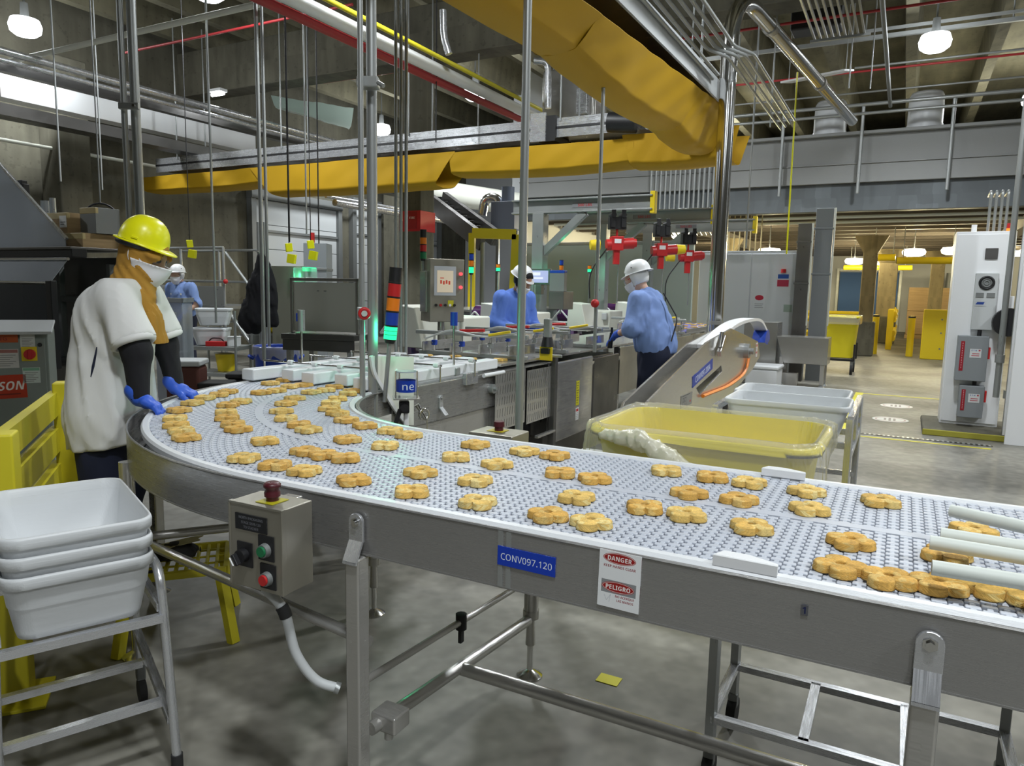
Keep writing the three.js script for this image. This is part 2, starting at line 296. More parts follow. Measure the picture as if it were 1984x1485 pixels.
{ // dock doors in the left wall
  const dock = (b0, b1, y1, m, name) => {
    const t = thing(name, '', '', F(A0, (b0 + b1) / 2), -TH); delete t.userData.label; t.userData.kind = 'structure'; const w = b1 - b0;
    const n = Math.round(y1 / 0.53);
    for (let i = 0; i < n; i++) part(t, 'door_panel', box(0.05, y1 / n - 0.012, w, 0.05, i * y1 / n, 0), m);
    part(t, 'jamb', box(0.16, y1, 0.14, 0.08, 0, w / 2 + 0.07), M.galvDark); part(t, 'jamb', box(0.16, y1, 0.14, 0.08, 0, -w / 2 - 0.07), M.galvDark);
    part(t, 'header', box(0.18, 0.2, w + 0.28, 0.09, y1, 0), M.galvDark);
    part(t, 'cross_bar', box(0.04, 0.06, w, 0.1, y1 * 0.78, 0), M.galvDark);
    return t;
  };
  dock(8.9, 11.6, 3.3, M.lightGrey, 'door_1'); dock(12.3, 13.2, 3.5, M.lightGrey, 'door_2'); dock(13.8, 16.2, 3.4, M.wallWhite, 'door_3');
}
{ // blue double door and grey door in the far wall
  const d = thing('door_4', '', '', F(0.15, B1 - 0.04), -TH); delete d.userData.label; d.userData.kind = 'structure';
  for (const s of [-1, 1]) { part(d, 'door_leaf', box(1.06, 2.35, 0.06, s * 0.54, 0, 0), M.doorBlue); part(d, 'push_plate', box(0.09, 0.5, 0.02, s * 0.12, 1.0, 0.05), M.offWhite); }
  part(d, 'frame', [box(0.1, 2.45, 0.12, -1.14, 0, 0), box(0.1, 2.45, 0.12, 1.14, 0, 0), box(2.4, 0.1, 0.12, 0, 2.4, 0)], M.galv);
  const e = thing('door_5', '', '', F(-1.9, B1 - 0.04), -TH); delete e.userData.label; e.userData.kind = 'structure';
  part(e, 'door_leaf', box(1.0, 2.3, 0.06, 0, 0, 0), M.lightGrey); part(e, 'handle', box(0.04, 0.14, 0.06, -0.38, 1.0, 0.05), M.black); plate(e, 'notice', 0.24, 0.34, canvasTex(32, 48, (g, W, H) => { g.fillStyle = '#e8e8e4'; g.fillRect(0, 0, W, H); g.fillStyle = '#888'; for (let i = 0; i < 5; i++) g.fillRect(5, 8 + i * 7, 22, 2); }), 0.1, 1.5, 0.045);
}
// ================================================================ lamps
const lampShell = (r, h) => new THREE.LatheGeometry([[0, 0], [r * 0.62, 0.02 * h], [r * 0.92, 0.22 * h], [r, 0.55 * h], [r * 0.86, 0.9 * h], [0.1 * r, h]].map(p => new THREE.Vector2(...p)), 28);
function highBay(p, label, hidden) {
  const t = thing('high_bay_lamp', label, 'lamp', p, 0, 'high bay lamps of the hall');
  const g = part(t, 'lens', lampShell(0.22, 0.26), M.lampGlow, 'glowing prismatic lens'); g.castShadow = false;
  part(t, 'ballast', [cyl(0.06, 0.05, 0.2, 0, 0.27, 0), cyl(0.015, 0.015, DECK - p.y - 0.62 - 0.1, 0, 0.48, 0, 8)], M.galvDark);
  // the prismatic lens throws most of its light down in a wide cone and leaks a little all round
  const l = new THREE.SpotLight(LAMP_COLOR, LAMP_POWER, 0, 1.33, 0.55, 2); l.position.set(0, 0.02, 0); l.target.position.set(0, -3, 0); l.castShadow = true; l.shadow.radius = 9; t.add(l); t.add(l.target);
  const k = new THREE.PointLight(LAMP_COLOR, LAMP_POWER * 0.14); k.position.set(0, 0.12, 0); k.castShadow = true; k.shadow.radius = 9; t.add(k);
}
const LAMPS = [['high bay lamp above the white overhead duct', atZ(50, 70, 11.4)], ['high bay lamp above the dark overhead rails near the steel posts', atZ(405, 0, 9.8)], ['high bay lamp hanging beside the red pipe', atZ(920, 195, 14.7)], ['high bay lamp hanging between concrete tees above the mezzanine', atZ(1810, 100, 11.3)]];
for (const [l, p] of LAMPS) highBay(p, l);
for (const [a, b] of [[-9.0, -2.4], [-2.6, 3.4], [-2.2, 9.7], [1.6, 3.4], [1.7, -3.0], [5.6, 3.4], [5.6, -2.6], [4.2, -6.4], [8.5, 9.6]]) highBay(F(a, b, 5.0), 'unseen high bay lamp lighting the hall from out of view');  // unseen lamps; the ones above the packing line added to brighten it
for (const [a, b, l] of [[3.5, 15.6, 'unseen high bay lamp added over the mezzanine floor beyond the white drums'], [-3, 17, 'unseen high bay lamp added over the mezzanine floor behind the drip tarp']]) highBay(F(a, b, 5.3), l);  // unseen lamps, added to brighten the ceiling above the mezzanine
{ // lamp behind the hung plastic sheet, near the dock doors
  highBay(F(-9.9, 11.4, 5.0), 'high bay lamp behind the hung plastic sheet');
}
function bayLamp(p, label) {
  const t = thing('round_bay_lamp', label, 'lamp', p, 0, 'round lamps under the mezzanine');
  part(t, 'bowl', lampShell(0.27, 0.2), M.bayGlow, 'glowing bowl').castShadow = false; part(t, 'stem', cyl(0.012, 0.012, 3.3 - p.y - 0.18, 0, 0.18, 0, 8), M.galvDark);
  const l = new THREE.PointLight(BAY_COLOR, BAY_POWER); l.position.set(0, 0.1, 0); l.castShadow = true; l.shadow.radius = 10; t.add(l);
}
for (const p of [atZ(1770, 497, 18.5), atZ(1846, 494, 18.5), atZ(1655, 513, 22), atZ(1692, 514, 23), atZ(1490, 497, 17.5)]) bayLamp(p, 'round glowing lamp hanging under the mezzanine ceiling');
for (const [a, b] of [[4.5, 15.5], [8, 20], [4.6, 25], [-3.6, 15.5], [-3.6, 21]]) bayLamp(F(a, b, 2.72), 'round glowing lamp hanging under the mezzanine ceiling');
function strip(name, label, p, len, turn) {
  const t = thing(name, label, 'lamp', p, turn); part(t, 'housing', box(len, 0.05, 0.16, 0, 0.05, 0), M.white); part(t, 'tube', place(new THREE.CylinderGeometry(0.03, 0.03, len * 0.96, 12), 0, 0.02, 0, 0, 0, Math.PI / 2), M.lampGlow).castShadow = false;
  const l = new THREE.PointLight(LAMP_COLOR, 2.5); l.position.set(0, -0.06, 0); l.castShadow = true; l.shadow.radius = 3; t.add(l); return t;
}
strip('glow_strip', 'short fluorescent strip lamp beside the film rolls', F(-5.0, 9.7, 1.98), 0.55, -TH);
strip('glow_strip', 'small glowing strip put in for the glint on the thin red sprinkler pipe', atZ(742, 140, 14), 0.28, -TH);  // glint on the red pipe end, put in as a glowing strip
strip('glow_strip', 'small glowing strip put in for a pipe glint over the dark overhead rails', atZ(422, 185, 13), 0.3, -TH);  // another bright pipe glint, put in as a glowing strip
// ================================================================ the belt conveyor
const conv = thing('belt_conveyor', 'white plastic belt conveyor with stainless side panels and a quarter turn', 'conveyor', F(0, 0));
{
  const L = 2.6, END = 0.12;                                   // straight length, stub after the turn
  const path = (r, off = 0) => { const o = []; for (let i = 0; i <= 8; i++) o.push(V3(L * (1 - i / 8), 0, r)); for (let i = 1; i <= 40; i++) { const f = i / 40 * Math.PI / 2; o.push(V3(-Math.sin(f) * r, 0, Math.cos(f) * r)); } o.push(V3(-r, 0, -END)); return o.map(p => p.setY(off)); };
  const strip = (r, y, prof) => sweep(path(r, y), prof);
  // wear bed below the links
  { const g = gridSurf(48, 1, (s, t) => { const r = RI + 0.012 + t * (RO - RI - 0.024); const p = path(r, BELT - 0.011); return p[Math.round(s * 48) + (s === 1 ? 1 : 0)] ?? p[p.length - 1]; }); part(conv, 'wear_bed', g, M.beltBase); }
  { // links: staggered knuckles in rows across the belt
    const lane0 = RI + 0.03, lane1 = RO - 0.03, n = 30, w = (lane1 - lane0) / n, pitch = 0.0254;
    const geo = join([box(w * 0.56, 0.009, pitch * 1.0, 0, 0, 0, 0, 0, 0, 0.0025), box(w * 1.0, 0.008, pitch * 0.44, 0, 0, 0, 0, 0, 0, 0.0025)]); const rows = [];
    for (let s = 0.003; s < L; s += pitch) rows.push([L - s, null]);
    const rm = (RO + RI) / 2 - 0.1; for (let s = 0; s < rm * Math.PI / 2; s += pitch) rows.push([null, s / rm]);
    for (let s = 0; s < END; s += pitch) rows.push([-1, -s]);
    const cells = [];
    rows.forEach(([x, f], k) => { for (let i = 0; i < n; i++) { if (i === 14) continue; const r = lane0 + (i + 0.5 + (k % 2 ? 0.25 : -0.25)) * w; const wide = 1;
      if (f === null) cells.push([x, r, 0, 1]); else if (x === -1) cells.push([-r, f, Math.PI / 2, 1]); else cells.push([-Math.sin(f) * r, Math.cos(f) * r, f, r / rm]); } });
    const im = new THREE.InstancedMesh(geo, M.belt, cells.length); const m4 = new THREE.Matrix4(), q = new THREE.Quaternion(), up = V3(0, 1, 0);
    cells.forEach(([x, z, f, k], i) => { q.setFromAxisAngle(up, Math.PI / 2 - f); m4.compose(V3(x, BELT - 0.009, z), q, V3(1, 1, Math.min(1.5, Math.max(0.7, k)))); im.setMatrixAt(i, m4); });
    im.name = 'belt_links'; im.userData.kind = 'stuff'; shade(im); conv.add(im);
    part(conv, 'centre_strip', strip(lane0 + 14.5 * w, BELT - 0.004, rect(w * 1.3, 0.009)), M.belt);
  }
  const bead = (w, h) => [[-w / 2, -h], [w / 2, -h], [w / 2, -0.004], [w * 0.3, 0.004], [-w * 0.3, 0.004], [-w / 2, -0.004]];
  part(conv, 'edge_strip', strip(RO - 0.014, BELT, bead(0.03, 0.02)), M.whitePlastic, 'white plastic edge strip of the outer side'); part(conv, 'edge_strip', strip(RI + 0.014, BELT, bead(0.028, 0.02)), M.whitePlastic, 'white plastic edge strip of the inner side');
  // outer side panel, standing a little off the strip round the turn
  const outer = []; for (let i = 0; i <= 8; i++) outer.push(V3(L * (1 - i / 8), 0, RO + 0.008)); for (let i = 1; i <= 40; i++) { const f = i / 40 * Math.PI / 2, r = RO + 0.008 + 0.035 * Math.sin(f * 2) ** 1.2 + 0.012 * Math.sin(f); outer.push(V3(-Math.sin(f) * r, 0, Math.cos(f) * r)); }
  outer.push(V3(-RO - 0.02, 0, -END));
  part(conv, 'side_panel', [sweep(outer.map(p => p.clone().setY(0.782)), rect(0.004, 0.136)), sweep(outer.map(p => p.clone().setY(0.716)), rect(0.03, 0.004, 0.012, 0)), sweep(outer.map(p => p.clone().setY(0.849)), ring(0.004, 6))], M.panel, 'brushed stainless side panel');
  part(conv, 'side_panel', [sweep(path(RI - 0.006, 0.786), rect(0.004, 0.13)), sweep(path(RI - 0.012, 0.85), rect(0.016, 0.004))], M.panel, 'inner stainless side panel');
  part(conv, 'return_pan', gridSurf(48, 1, (s, t) => { const r = RI + t * (RO - RI); const p = path(r, 0.735); return p[Math.round(s * 49)]; }), M.steel);
  part(conv, 'panel_joint', [box(0.012, 0.13, 0.002, 0.735, 0.717, RO + 0.011), box(0.012, 0.13, 0.002, 0.755, 0.717, RO + 0.0105)], M.galv, 'welded butt joint of the side panel');
  // legs: bent bracket with bolt, square leg, tubes and pads
  const legOuter = (x, z, label) => {
    const sh = []; for (let i = 0; i <= 10; i++) { const a = Math.PI * i / 10; sh.push([Math.cos(a) * 0.021, 0.80 + Math.sin(a) * 0.021]); } sh.push([-0.021, 0.752], [0.021, 0.752]);
    const b = part(conv, 'leg_bracket', [extr(sh, 0.006, 0.001).translate(x, 0, z + 0.004), sweep([V3(x, 0.754, z + 0.007), V3(x, 0.704, z + 0.033)], rect(0.042, 0.006)), sweep([V3(x, 0.704, z + 0.033), V3(x, 0.698, z + 0.034)], rect(0.042, 0.006))], M.alu, 'bent stainless bracket');
    part(b, 'bolt', [bolt(V3(x, 0.8, z + 0.01), V3(0, 0, 1), 0.013, 0.004), bolt(V3(x, 0.8, z + 0.014), V3(0, 0, 1), 0.008, 0.006)], M.chrome);
    part(conv, 'leg', box(0.044, 0.66, 0.044, x, 0.052, z + 0.006, 0, 0, 0, 0.006), M.steel);
    part(conv, 'foot', [cyl(0.012, 0.012, 0.05, x, 0.014, z + 0.006, 10), cyl(0.045, 0.02, 0.016, x, 0, z + 0.006, 20)], M.chrome);
  };
  const legInner = (x, z) => { part(conv, 'leg', [cyl(0.026, 0.026, 0.5, x, 0.24, z, 16), cyl(0.03, 0.03, 0.03, x, 0.22, z, 8), cyl(0.018, 0.014, 0.1, x, 0.12, z, 10)], M.steel, 'dark round leg with levelling screw'); part(conv, 'foot', [cyl(0.011, 0.011, 0.11, x, 0.015, z, 10), new THREE.LatheGeometry([[0.046, 0], [0.046, 0.006], [0.018, 0.022], [0, 0.03]].map(p => new THREE.Vector2(...p)), 22).translate(x, 0, z)], M.chrome); };
  legOuter(0.33, RO + 0.012); legOuter(1.57, RO + 0.012);
  legInner(-0.4, 0.72); legInner(0.4, 0.835); legInner(1.62, 0.835);
  legOuter(-1.37, 1.02); legInner(-0.93, 1.45);
  const R = (name, pts, r, m = M.steel) => part(conv, name, tube(pts.map(p => V3(...p)), r, 0.05), m);
  R('cross_tube', [[0.33, 0.22, 1.64], [0.4, 0.22, 0.86]], 0.019); R('cross_tube', [[1.57, 0.22, 1.64], [1.62, 0.22, 0.86]], 0.019); R('cross_tube', [[-0.93, 0.45, 1.43], [-0.4, 0.45, 0.74]], 0.017);
  R('long_tube', [[0.365, 0.215, 1.25], [1.6, 0.215, 1.25]], 0.021); R('cross_rod', [[0.30, 0.34, 1.62], [0.36, 0.34, 0.9]], 0.011); R('long_tube', [[-0.95, 0.45, 1.43], [0.31, 0.45, 1.62]], 0.017);
  part(conv, 'rod_clamp', [cyl(0.018, 0.018, 0.05, 0.335, 0.315, 1.2, 10), box(0.012, 0.07, 0.02, 0.335, 0.27, 1.2)], M.rubber); part(conv, 'tube_clamp', [box(0.08, 0.05, 0.07, 0.35, 0.2, 1.58), cyl(0.012, 0.012, 0.03, 0.36, 0.18, 1.6, 8)], M.steel);
  // signs
  plate(conv, 'name_plate', 0.142, 0.044, canvasTex(512, 160, (g, W, H) => { g.fillStyle = '#0d3ab4'; g.fillRect(0, 0, W, H); g.fillStyle = '#eef2fa'; g.font = '74px sans-serif'; g.textAlign = 'center'; g.textBaseline = 'middle'; g.fillText('CONV097.120', W / 2, H / 2 + 4, 490); }), 0.8, 0.79, RO + 0.0125, 0, 0, -0.012, 'blue name plate reading CONV097.120');
  plate(conv, 'danger_label', 0.09, 0.122, canvasTex(384, 512, (g, W, H) => {
    g.fillStyle = '#eceef0'; g.fillRect(0, 0, W, H);
    const oval = (y, t) => { g.fillStyle = '#9c1c1c'; g.beginPath(); g.ellipse(185, y, 150, 50, 0, 0, 7); g.fill(); g.strokeStyle = '#e8dcd8'; g.lineWidth = 4; g.beginPath(); g.ellipse(185, y, 142, 43, 0, 0, 7); g.stroke(); g.fillStyle = '#f4eeec'; g.font = 'bold 56px sans-serif'; g.textAlign = 'center'; g.textBaseline = 'middle'; g.fillText(t, 185, y + 2, 250); };
    g.fillStyle = '#8d8f92'; g.fillRect(30, 262, 320, 118); oval(62, 'DANGER'); oval(320, 'PELIGRO');
    g.fillStyle = '#8c2a30'; g.font = 'bold 32px sans-serif'; g.fillText('KEEP HANDS CLEAR', 190, 135, 340); g.font = 'bold 28px sans-serif'; g.fillText('NO ACERQUE', 250, 400, 200); g.fillText('LAS MANOS', 255, 436, 180);
    g.strokeStyle = '#b9bcc4'; g.lineWidth = 3; g.beginPath(); g.moveTo(60, 400); g.lineTo(85, 450); g.lineTo(120, 395); g.lineTo(110, 465); g.stroke();
  }), 1.015, 0.79, RO + 0.0125, 0, 0, -0.02, 'white danger label in English and Spanish');
  plate(conv, 'number_mark', 0.012, 0.02, canvasTex(32, 48, (g, W, H) => { g.fillStyle = '#55565a'; g.fillRect(0, 0, W, H); g.fillStyle = '#101a48'; g.font = 'bold 44px sans-serif'; g.textAlign = 'center'; g.fillText('1', 16, 40); }), 1.37, 0.81, RO + 0.0118);
  // wedge guides and the four lane tubes at the discharge
  const wedge = (x, z, s) => { const g = extr([[0, 0], [0.012, 0.03 * s], [0.06, 0.03 * s], [0.115, 0.008 * s], [0.115, 0]], 0.02, 0.002); g.rotateX(-Math.PI / 2); return g.translate(x, BELT + 0.003, z); };
  part(conv, 'wedge_guide', wedge(1.2, RO - 0.004, 1), M.white, 'white plastic wedge guide'); part(conv, 'wedge_guide', wedge(1.16, RI + 0.03, 1), M.white, 'white plastic wedge guide');
  const gt = (p, q) => { const n = part(conv, 'lane_tube', [rod(V3(...p), V3(...q), 0.0135, 18), rod(V3(...p), V3(...q), 0.010, 12)], M.tubeGuide, 'pale plastic lane tube'); };
  gt([1.61, 0.925, 1.26], [2.3, 0.925, 1.55]); gt([1.585, 0.918, 1.43], [2.3, 0.918, 1.45]); gt([1.565, 0.918, 1.495], [2.3, 0.918, 1.52]); gt([1.565, 0.912, 1.625], [2.3, 0.912, 1.6]);
  part(conv, 'tube_carrier', [box(0.03, 0.03, 0.6, 2.28, 0.935, 1.45), box(0.03, 0.1, 0.03, 2.28, 0.84, 1.7), box(0.03, 0.1, 0.03, 2.28, 0.84, 1.18)], M.steel);
}
// ---------------------------------------------------------------- push button station hung on the panel
{
  const s = thing('push_button_station', 'stainless push button box with dark red mushroom stop on the conveyor panel', 'control box', F(0.145, -1.8, 0.64));
  // its face is turned a little towards the head of the line
  s.rotation.y = -TH + 0.02; s.position.copy(F(0.15, -1.795, 0.642));
  const e = part(s, 'enclosure', box(0.172, 0.212, 0.104, 0, 0, 0.0, 0, 0, 0, 0.003), M.steelWarm); part(e, 'lid_seam', [box(0.176, 0.006, 0.014, 0, 0.207, 0.047), box(0.006, 0.21, 0.014, 0.085, 0.001, 0.047), box(0.006, 0.21, 0.014, -0.085, 0.001, 0.047)], M.steelWarm);
  part(e, 'mounting_strap', box(0.05, 0.016, 0.05, 0, 0.19, -0.06), M.steel);
  plate(s, 'legend_plate', 0.104, 0.04, canvasTex(256, 100, (g, W, H) => { g.fillStyle = '#15161a'; g.fillRect(0, 0, W, H); g.fillStyle = '#8a8c94'; g.font = '22px sans-serif'; g.textAlign = 'center'; g.fillText('NORTH PACKAGING', 128, 30, 220); g.fillText('STAGE DIVR-120', 128, 60, 200); g.fillText('TO STACKER', 128, 88, 170); }), -0.012, 0.166, 0.0535, 0, 0, 0, 'black engraved legend plate');
  const btn = (x, y, m, name, label) => { const b = part(s, name, box(0.05, 0.062, 0.004, x, y - 0.031, 0.053), M.black, label); part(b, 'bezel', rod(V3(x, y - 0.004, 0.054), V3(x, y - 0.004, 0.068), 0.018, 18, 0.016), M.galvDark); part(b, 'cap', rod(V3(x, y - 0.004, 0.066), V3(x, y - 0.004, 0.073), 0.0135, 16, 0.0125), m); };
  btn(0.036, 0.112, M.green, 'push_button', 'green start button'); btn(0.04, 0.042, M.red, 'push_button', 'red stop button');
  const k = part(s, 'selector_switch', box(0.05, 0.062, 0.004, -0.035, 0.053, 0.053), M.black, 'black selector switch'); part(k, 'knob', [rod(V3(-0.035, 0.083, 0.054), V3(-0.035, 0.083, 0.072), 0.017, 16), box(0.01, 0.03, 0.016, -0.04, 0.062, 0.076, 0, 0, 0.6)], M.black); part(k, 'pointer', box(0.003, 0.022, 0.003, -0.047, 0.062, 0.085, 0, 0, 0.6), M.white);
  plate(s, 'stop_ring', 0.055, 0.055, canvasTex(8, 8, (g) => { g.fillStyle = '#a8a018'; g.fillRect(0, 0, 8, 8); }), 0.01, 0.2135, 0.005, 0, -Math.PI / 2, 0);
  const st = part(s, 'emergency_stop', [cyl(0.015, 0.015, 0.014, 0.01, 0.213, 0.004, 18), new THREE.LatheGeometry([[0.019, 0.012], [0.0195, 0.022], [0.015, 0.03], [0.021, 0.036], [0.021, 0.042], [0.016, 0.047], [0, 0.048]].map(p => new THREE.Vector2(...p)), 22).translate(0.01, 0.213, 0.004)], mat('deepRed', [0.07, 0.008, 0.014], 0.4), 'dark red mushroom button');
  part(s, 'conduit_hub', [cyl(0.014, 0.014, 0.02, -0.03, -0.02, 0, 10)], M.galv);
}
{ // flexible conduit from the station to the leg
  const p0 = F(0.122, -1.795, 0.622), p1 = atB(548, 1180, -1.78), p2 = atB(575, 1270, -1.76), p3 = atB(615, 1320, -1.73), p4 = atB(658, 1335, -1.7);
  const t = thing('flexible_conduit', 'grey flexible conduit looping from the button box to the leg', 'conduit', V3(0, 0, 0), 0);
  const c = smooth([p0, p1, p2, p3, p4], 40); part(t, 'hose', sweep(c, ring(0.0125, 12)), M.lightGrey); part(t, 'coupling', sweep(c.slice(9, 13), ring(0.016, 12)), M.rubber, 'black rubber coupling'); part(t, 'end_fitting', sweep(c.slice(38), ring(0.015, 10)), M.galv);
}
// ---------------------------------------------------------------- cookies
const COOKIES = [[524, 742], [551, 736], [562, 748], [589, 745], [506, 760], [536, 756], [603, 759], [632, 755], [648, 749], [668, 745], [674, 762], [683, 757], [654, 772], [641, 780], [638, 791], [654, 800], [671, 813], [707, 824], [571, 771], [554, 781], [545, 796], [554, 810], [579, 822], [598, 832], [673, 851], [513, 854], [592, 874], [627, 881], [669, 887], [442, 758], [424, 764], [397, 770], [373, 780], [347, 794], [339, 810], [341, 823], [351, 834], [361, 847], [442, 784], [467, 777], [438, 798], [440, 809], [451, 821], [462, 831], [473, 887], [533, 901], [590, 912], [756, 834], [792, 843], [746, 863], [921, 861], [883, 885], [963, 899], [815, 915], [921, 931], [798, 952], [685, 930], [925, 973], [1016, 874], [1075, 882], [1085, 916], [1152, 927], [1117, 964], [1062, 998], [1145, 1012], [1291, 912], [1380, 924], [1452, 935], [1335, 955], [1432, 968], [1249, 983], [1330, 997], [1456, 1021], [1563, 952], [1568, 986], [1706, 971], [1648, 1050], [1628, 1099], [1724, 1122], [1834, 1134], [1930, 1147], [1834, 1076], [1886, 1028], [1975, 1158]];
const cookieGeo = [0, 1, 2].map(k => {
  const N = 72, R0 = 0.0300, rOf = t => { const c = Math.abs(Math.cos(2 * t)), w = 0.0 + 0.0006 * Math.sin(3 * t + k * 2); return R0 + 0.0195 * Math.pow(c, 0.55) + w; };
  // rings from the hole outwards: [fraction of outline radius, height]
  const h = 0.0172, prof = [[0.2, 0.0], [0.2, h * 0.8], [0.24, h * 0.95], [0.33, h * 1.02], [0.6, h * 1.02], [0.86, h], [0.955, h * 0.93], [0.995, h * 0.76], [1.0, h * 0.36], [1.02, h * 0.28], [1.02, h * 0.06], [1.0, 0], [0.2, 0]];
  const pos = [], uv = [], idx = [];
  for (let j = 0; j < prof.length; j++) for (let i = 0; i <= N; i++) {
    const t = i / N * 2 * Math.PI, q = prof[j][0], r = q < 0.35 ? 0.046 * q * (0.95) : rOf(t) * q, dent = j >= 3 && j <= 5 ? -0.0016 * Math.pow(Math.max(0, -Math.cos(4 * t)), 2) * (q < 0.9 ? 1 : 0.4) : 0;
    const y = prof[j][1] + dent + (j >= 2 && j <= 5 ? 0.0007 * n3(Math.cos(t) * q * 6 + k * 7, Math.sin(t) * q * 6, k) : 0);
    pos.push(Math.cos(t) * r, y, Math.sin(t) * r); uv.push(0.5 + Math.cos(t) * r * 6 + k * 0.3, 0.5 + Math.sin(t) * r * 6 + (prof[j][1] < h * 0.9 ? y * 8 : 0));
  }
  for (let j = 0; j < prof.length - 1; j++) for (let i = 0; i < N; i++) { const a = j * (N + 1) + i; idx.push(a, a + 1, a + N + 1, a + 1, a + N + 2, a + N + 1); }
  const g = new THREE.BufferGeometry(); g.setAttribute('position', new THREE.Float32BufferAttribute(pos, 3)); g.setAttribute('uv', new THREE.Float32BufferAttribute(uv, 2)); g.setIndex(idx); g.computeVertexNormals(); return g;
});
const cookieMats = [M.cookie, M.cookieDark, M.cookiePale];
{
  const proto = cookieGeo.map((g, i) => cookieMats.map(m => new THREE.Mesh(g, m)));
  const spots = COOKIES.map(([x, y]) => atY(x, y + 1, BELT + 0.008));
  for (let it = 0; it < 30; it++) for (let i = 0; i < spots.length; i++) for (let j = i + 1; j < spots.length; j++) { // nudge apart the ones that would share space
    const dx = spots[j].x - spots[i].x, dz = spots[j].z - spots[i].z, d = Math.hypot(dx, dz); if (d < 0.082 && d > 1e-4) { const k = (0.082 - d) / 2 / d; spots[i].x -= dx * k; spots[i].z -= dz * k; spots[j].x += dx * k; spots[j].z += dz * k; }
  }
  spots.forEach((p, i) => {
    const tone = Math.floor(rnd() * 3), [ca, cb] = abOf(p), m = shade(proto[i % 3][tone].clone()); m.name = numbered('cookie'); m.position.set(p.x, BELT + 0.0012, p.z); m.rotation.y = rr(0, 6.28); scene.add(m);
    tag(m, `${['golden', 'deep golden', 'pale golden'][tone]} four petal cookie ${ca > 1.42 ? 'beside the pale lane tubes at the belt end' : ca > 0 ? 'on the straight run of the white belt' : Math.hypot(ca, cb) > 1.26 ? 'in the outer lanes of the belt turn' : 'in the inner lanes of the belt turn'}`, 'cookie', 'cookies riding on the white belt');
  });
}
// ================================================================ people
// naive surface nets on a signed distance field
function sdfMesh(fn, lo, hi, c) {
  const nx = Math.ceil((hi[0] - lo[0]) / c) + 1, ny = Math.ceil((hi[1] - lo[1]) / c) + 1, nz = Math.ceil((hi[2] - lo[2]) / c) + 1;
  const f = new Float32Array(nx * ny * nz), I = (i, j, k) => (k * ny + j) * nx + i;
  const Bk = 5; // blocks far from the surface are filled without sampling every cell
  for (let k0 = 0; k0 < nz; k0 += Bk) for (let j0 = 0; j0 < ny; j0 += Bk) for (let i0 = 0; i0 < nx; i0 += Bk) {
    const d0 = fn(lo[0] + (i0 + 2) * c, lo[1] + (j0 + 2) * c, lo[2] + (k0 + 2) * c), far = Math.abs(d0) > c * 5.5 + 0.012;
    for (let k = k0; k < Math.min(nz, k0 + Bk); k++) for (let j = j0; j < Math.min(ny, j0 + Bk); j++) for (let i = i0; i < Math.min(nx, i0 + Bk); i++) f[I(i, j, k)] = far ? d0 : fn(lo[0] + i * c, lo[1] + j * c, lo[2] + k * c);
  }
  const vid = new Int32Array(nx * ny * nz).fill(-1), pos = [], idx = [];
  for (let k = 0; k < nz - 1; k++) for (let j = 0; j < ny - 1; j++) for (let i = 0; i < nx - 1; i++) {
    let m = 0, sx = 0, sy = 0, sz = 0, n = 0; const v = [];
    for (let q = 0; q < 8; q++) { const x = q & 1, y = (q >> 1) & 1, z = q >> 2; v[q] = f[I(i + x, j + y, k + z)]; if (v[q] < 0) m |= 1 << q; }
    if (m === 0 || m === 255) continue;
    for (const [p, q] of EDG) if ((v[p] < 0) !== (v[q] < 0)) { const t = v[p] / (v[p] - v[q]); sx += (p & 1) + t * ((q & 1) - (p & 1)); sy += ((p >> 1) & 1) + t * (((q >> 1) & 1) - ((p >> 1) & 1)); sz += (p >> 2) + t * ((q >> 2) - (p >> 2)); n++; }
    vid[I(i, j, k)] = pos.length / 3; pos.push(lo[0] + (i + sx / n) * c, lo[1] + (j + sy / n) * c, lo[2] + (k + sz / n) * c);
  }
  const quad = (a, b, d, e, flip) => { if (a < 0 || b < 0 || d < 0 || e < 0) return; flip ? idx.push(a, b, d, a, d, e) : idx.push(a, d, b, a, e, d); };
  for (let k = 1; k < nz - 1; k++) for (let j = 1; j < ny - 1; j++) for (let i = 1; i < nx - 1; i++) {
    const s = f[I(i, j, k)] < 0;
    if (s !== f[I(i + 1, j, k)] < 0) quad(vid[I(i, j - 1, k - 1)], vid[I(i, j, k - 1)], vid[I(i, j, k)], vid[I(i, j - 1, k)], s);
    if (s !== f[I(i, j + 1, k)] < 0) quad(vid[I(i - 1, j, k - 1)], vid[I(i - 1, j, k)], vid[I(i, j, k)], vid[I(i, j, k - 1)], s);
    if (s !== f[I(i, j, k + 1)] < 0) quad(vid[I(i - 1, j - 1, k)], vid[I(i, j - 1, k)], vid[I(i, j, k)], vid[I(i - 1, j, k)], s);
  }
  const g = new THREE.BufferGeometry(); g.setAttribute('position', new THREE.Float32BufferAttribute(pos, 3));
  g.setAttribute('uv', new THREE.Float32BufferAttribute(Array.from({ length: pos.length / 3 * 2 }, (_, q) => q & 1 ? pos[(q >> 1) * 3 + 1] * 2 : (pos[(q >> 1) * 3] + pos[(q >> 1) * 3 + 2]) * 2), 2));
  g.setIndex(idx); g.computeVertexNormals(); return g;
}
const EDG = [[0, 1], [2, 3], [4, 5], [6, 7], [0, 2], [1, 3], [4, 6], [5, 7], [0, 4], [1, 5], [2, 6], [3, 7]];
const smin = (a, b, k) => { const h = Math.max(0, k - Math.abs(a - b)) / k; return Math.min(a, b) - h * h * k * 0.25; };
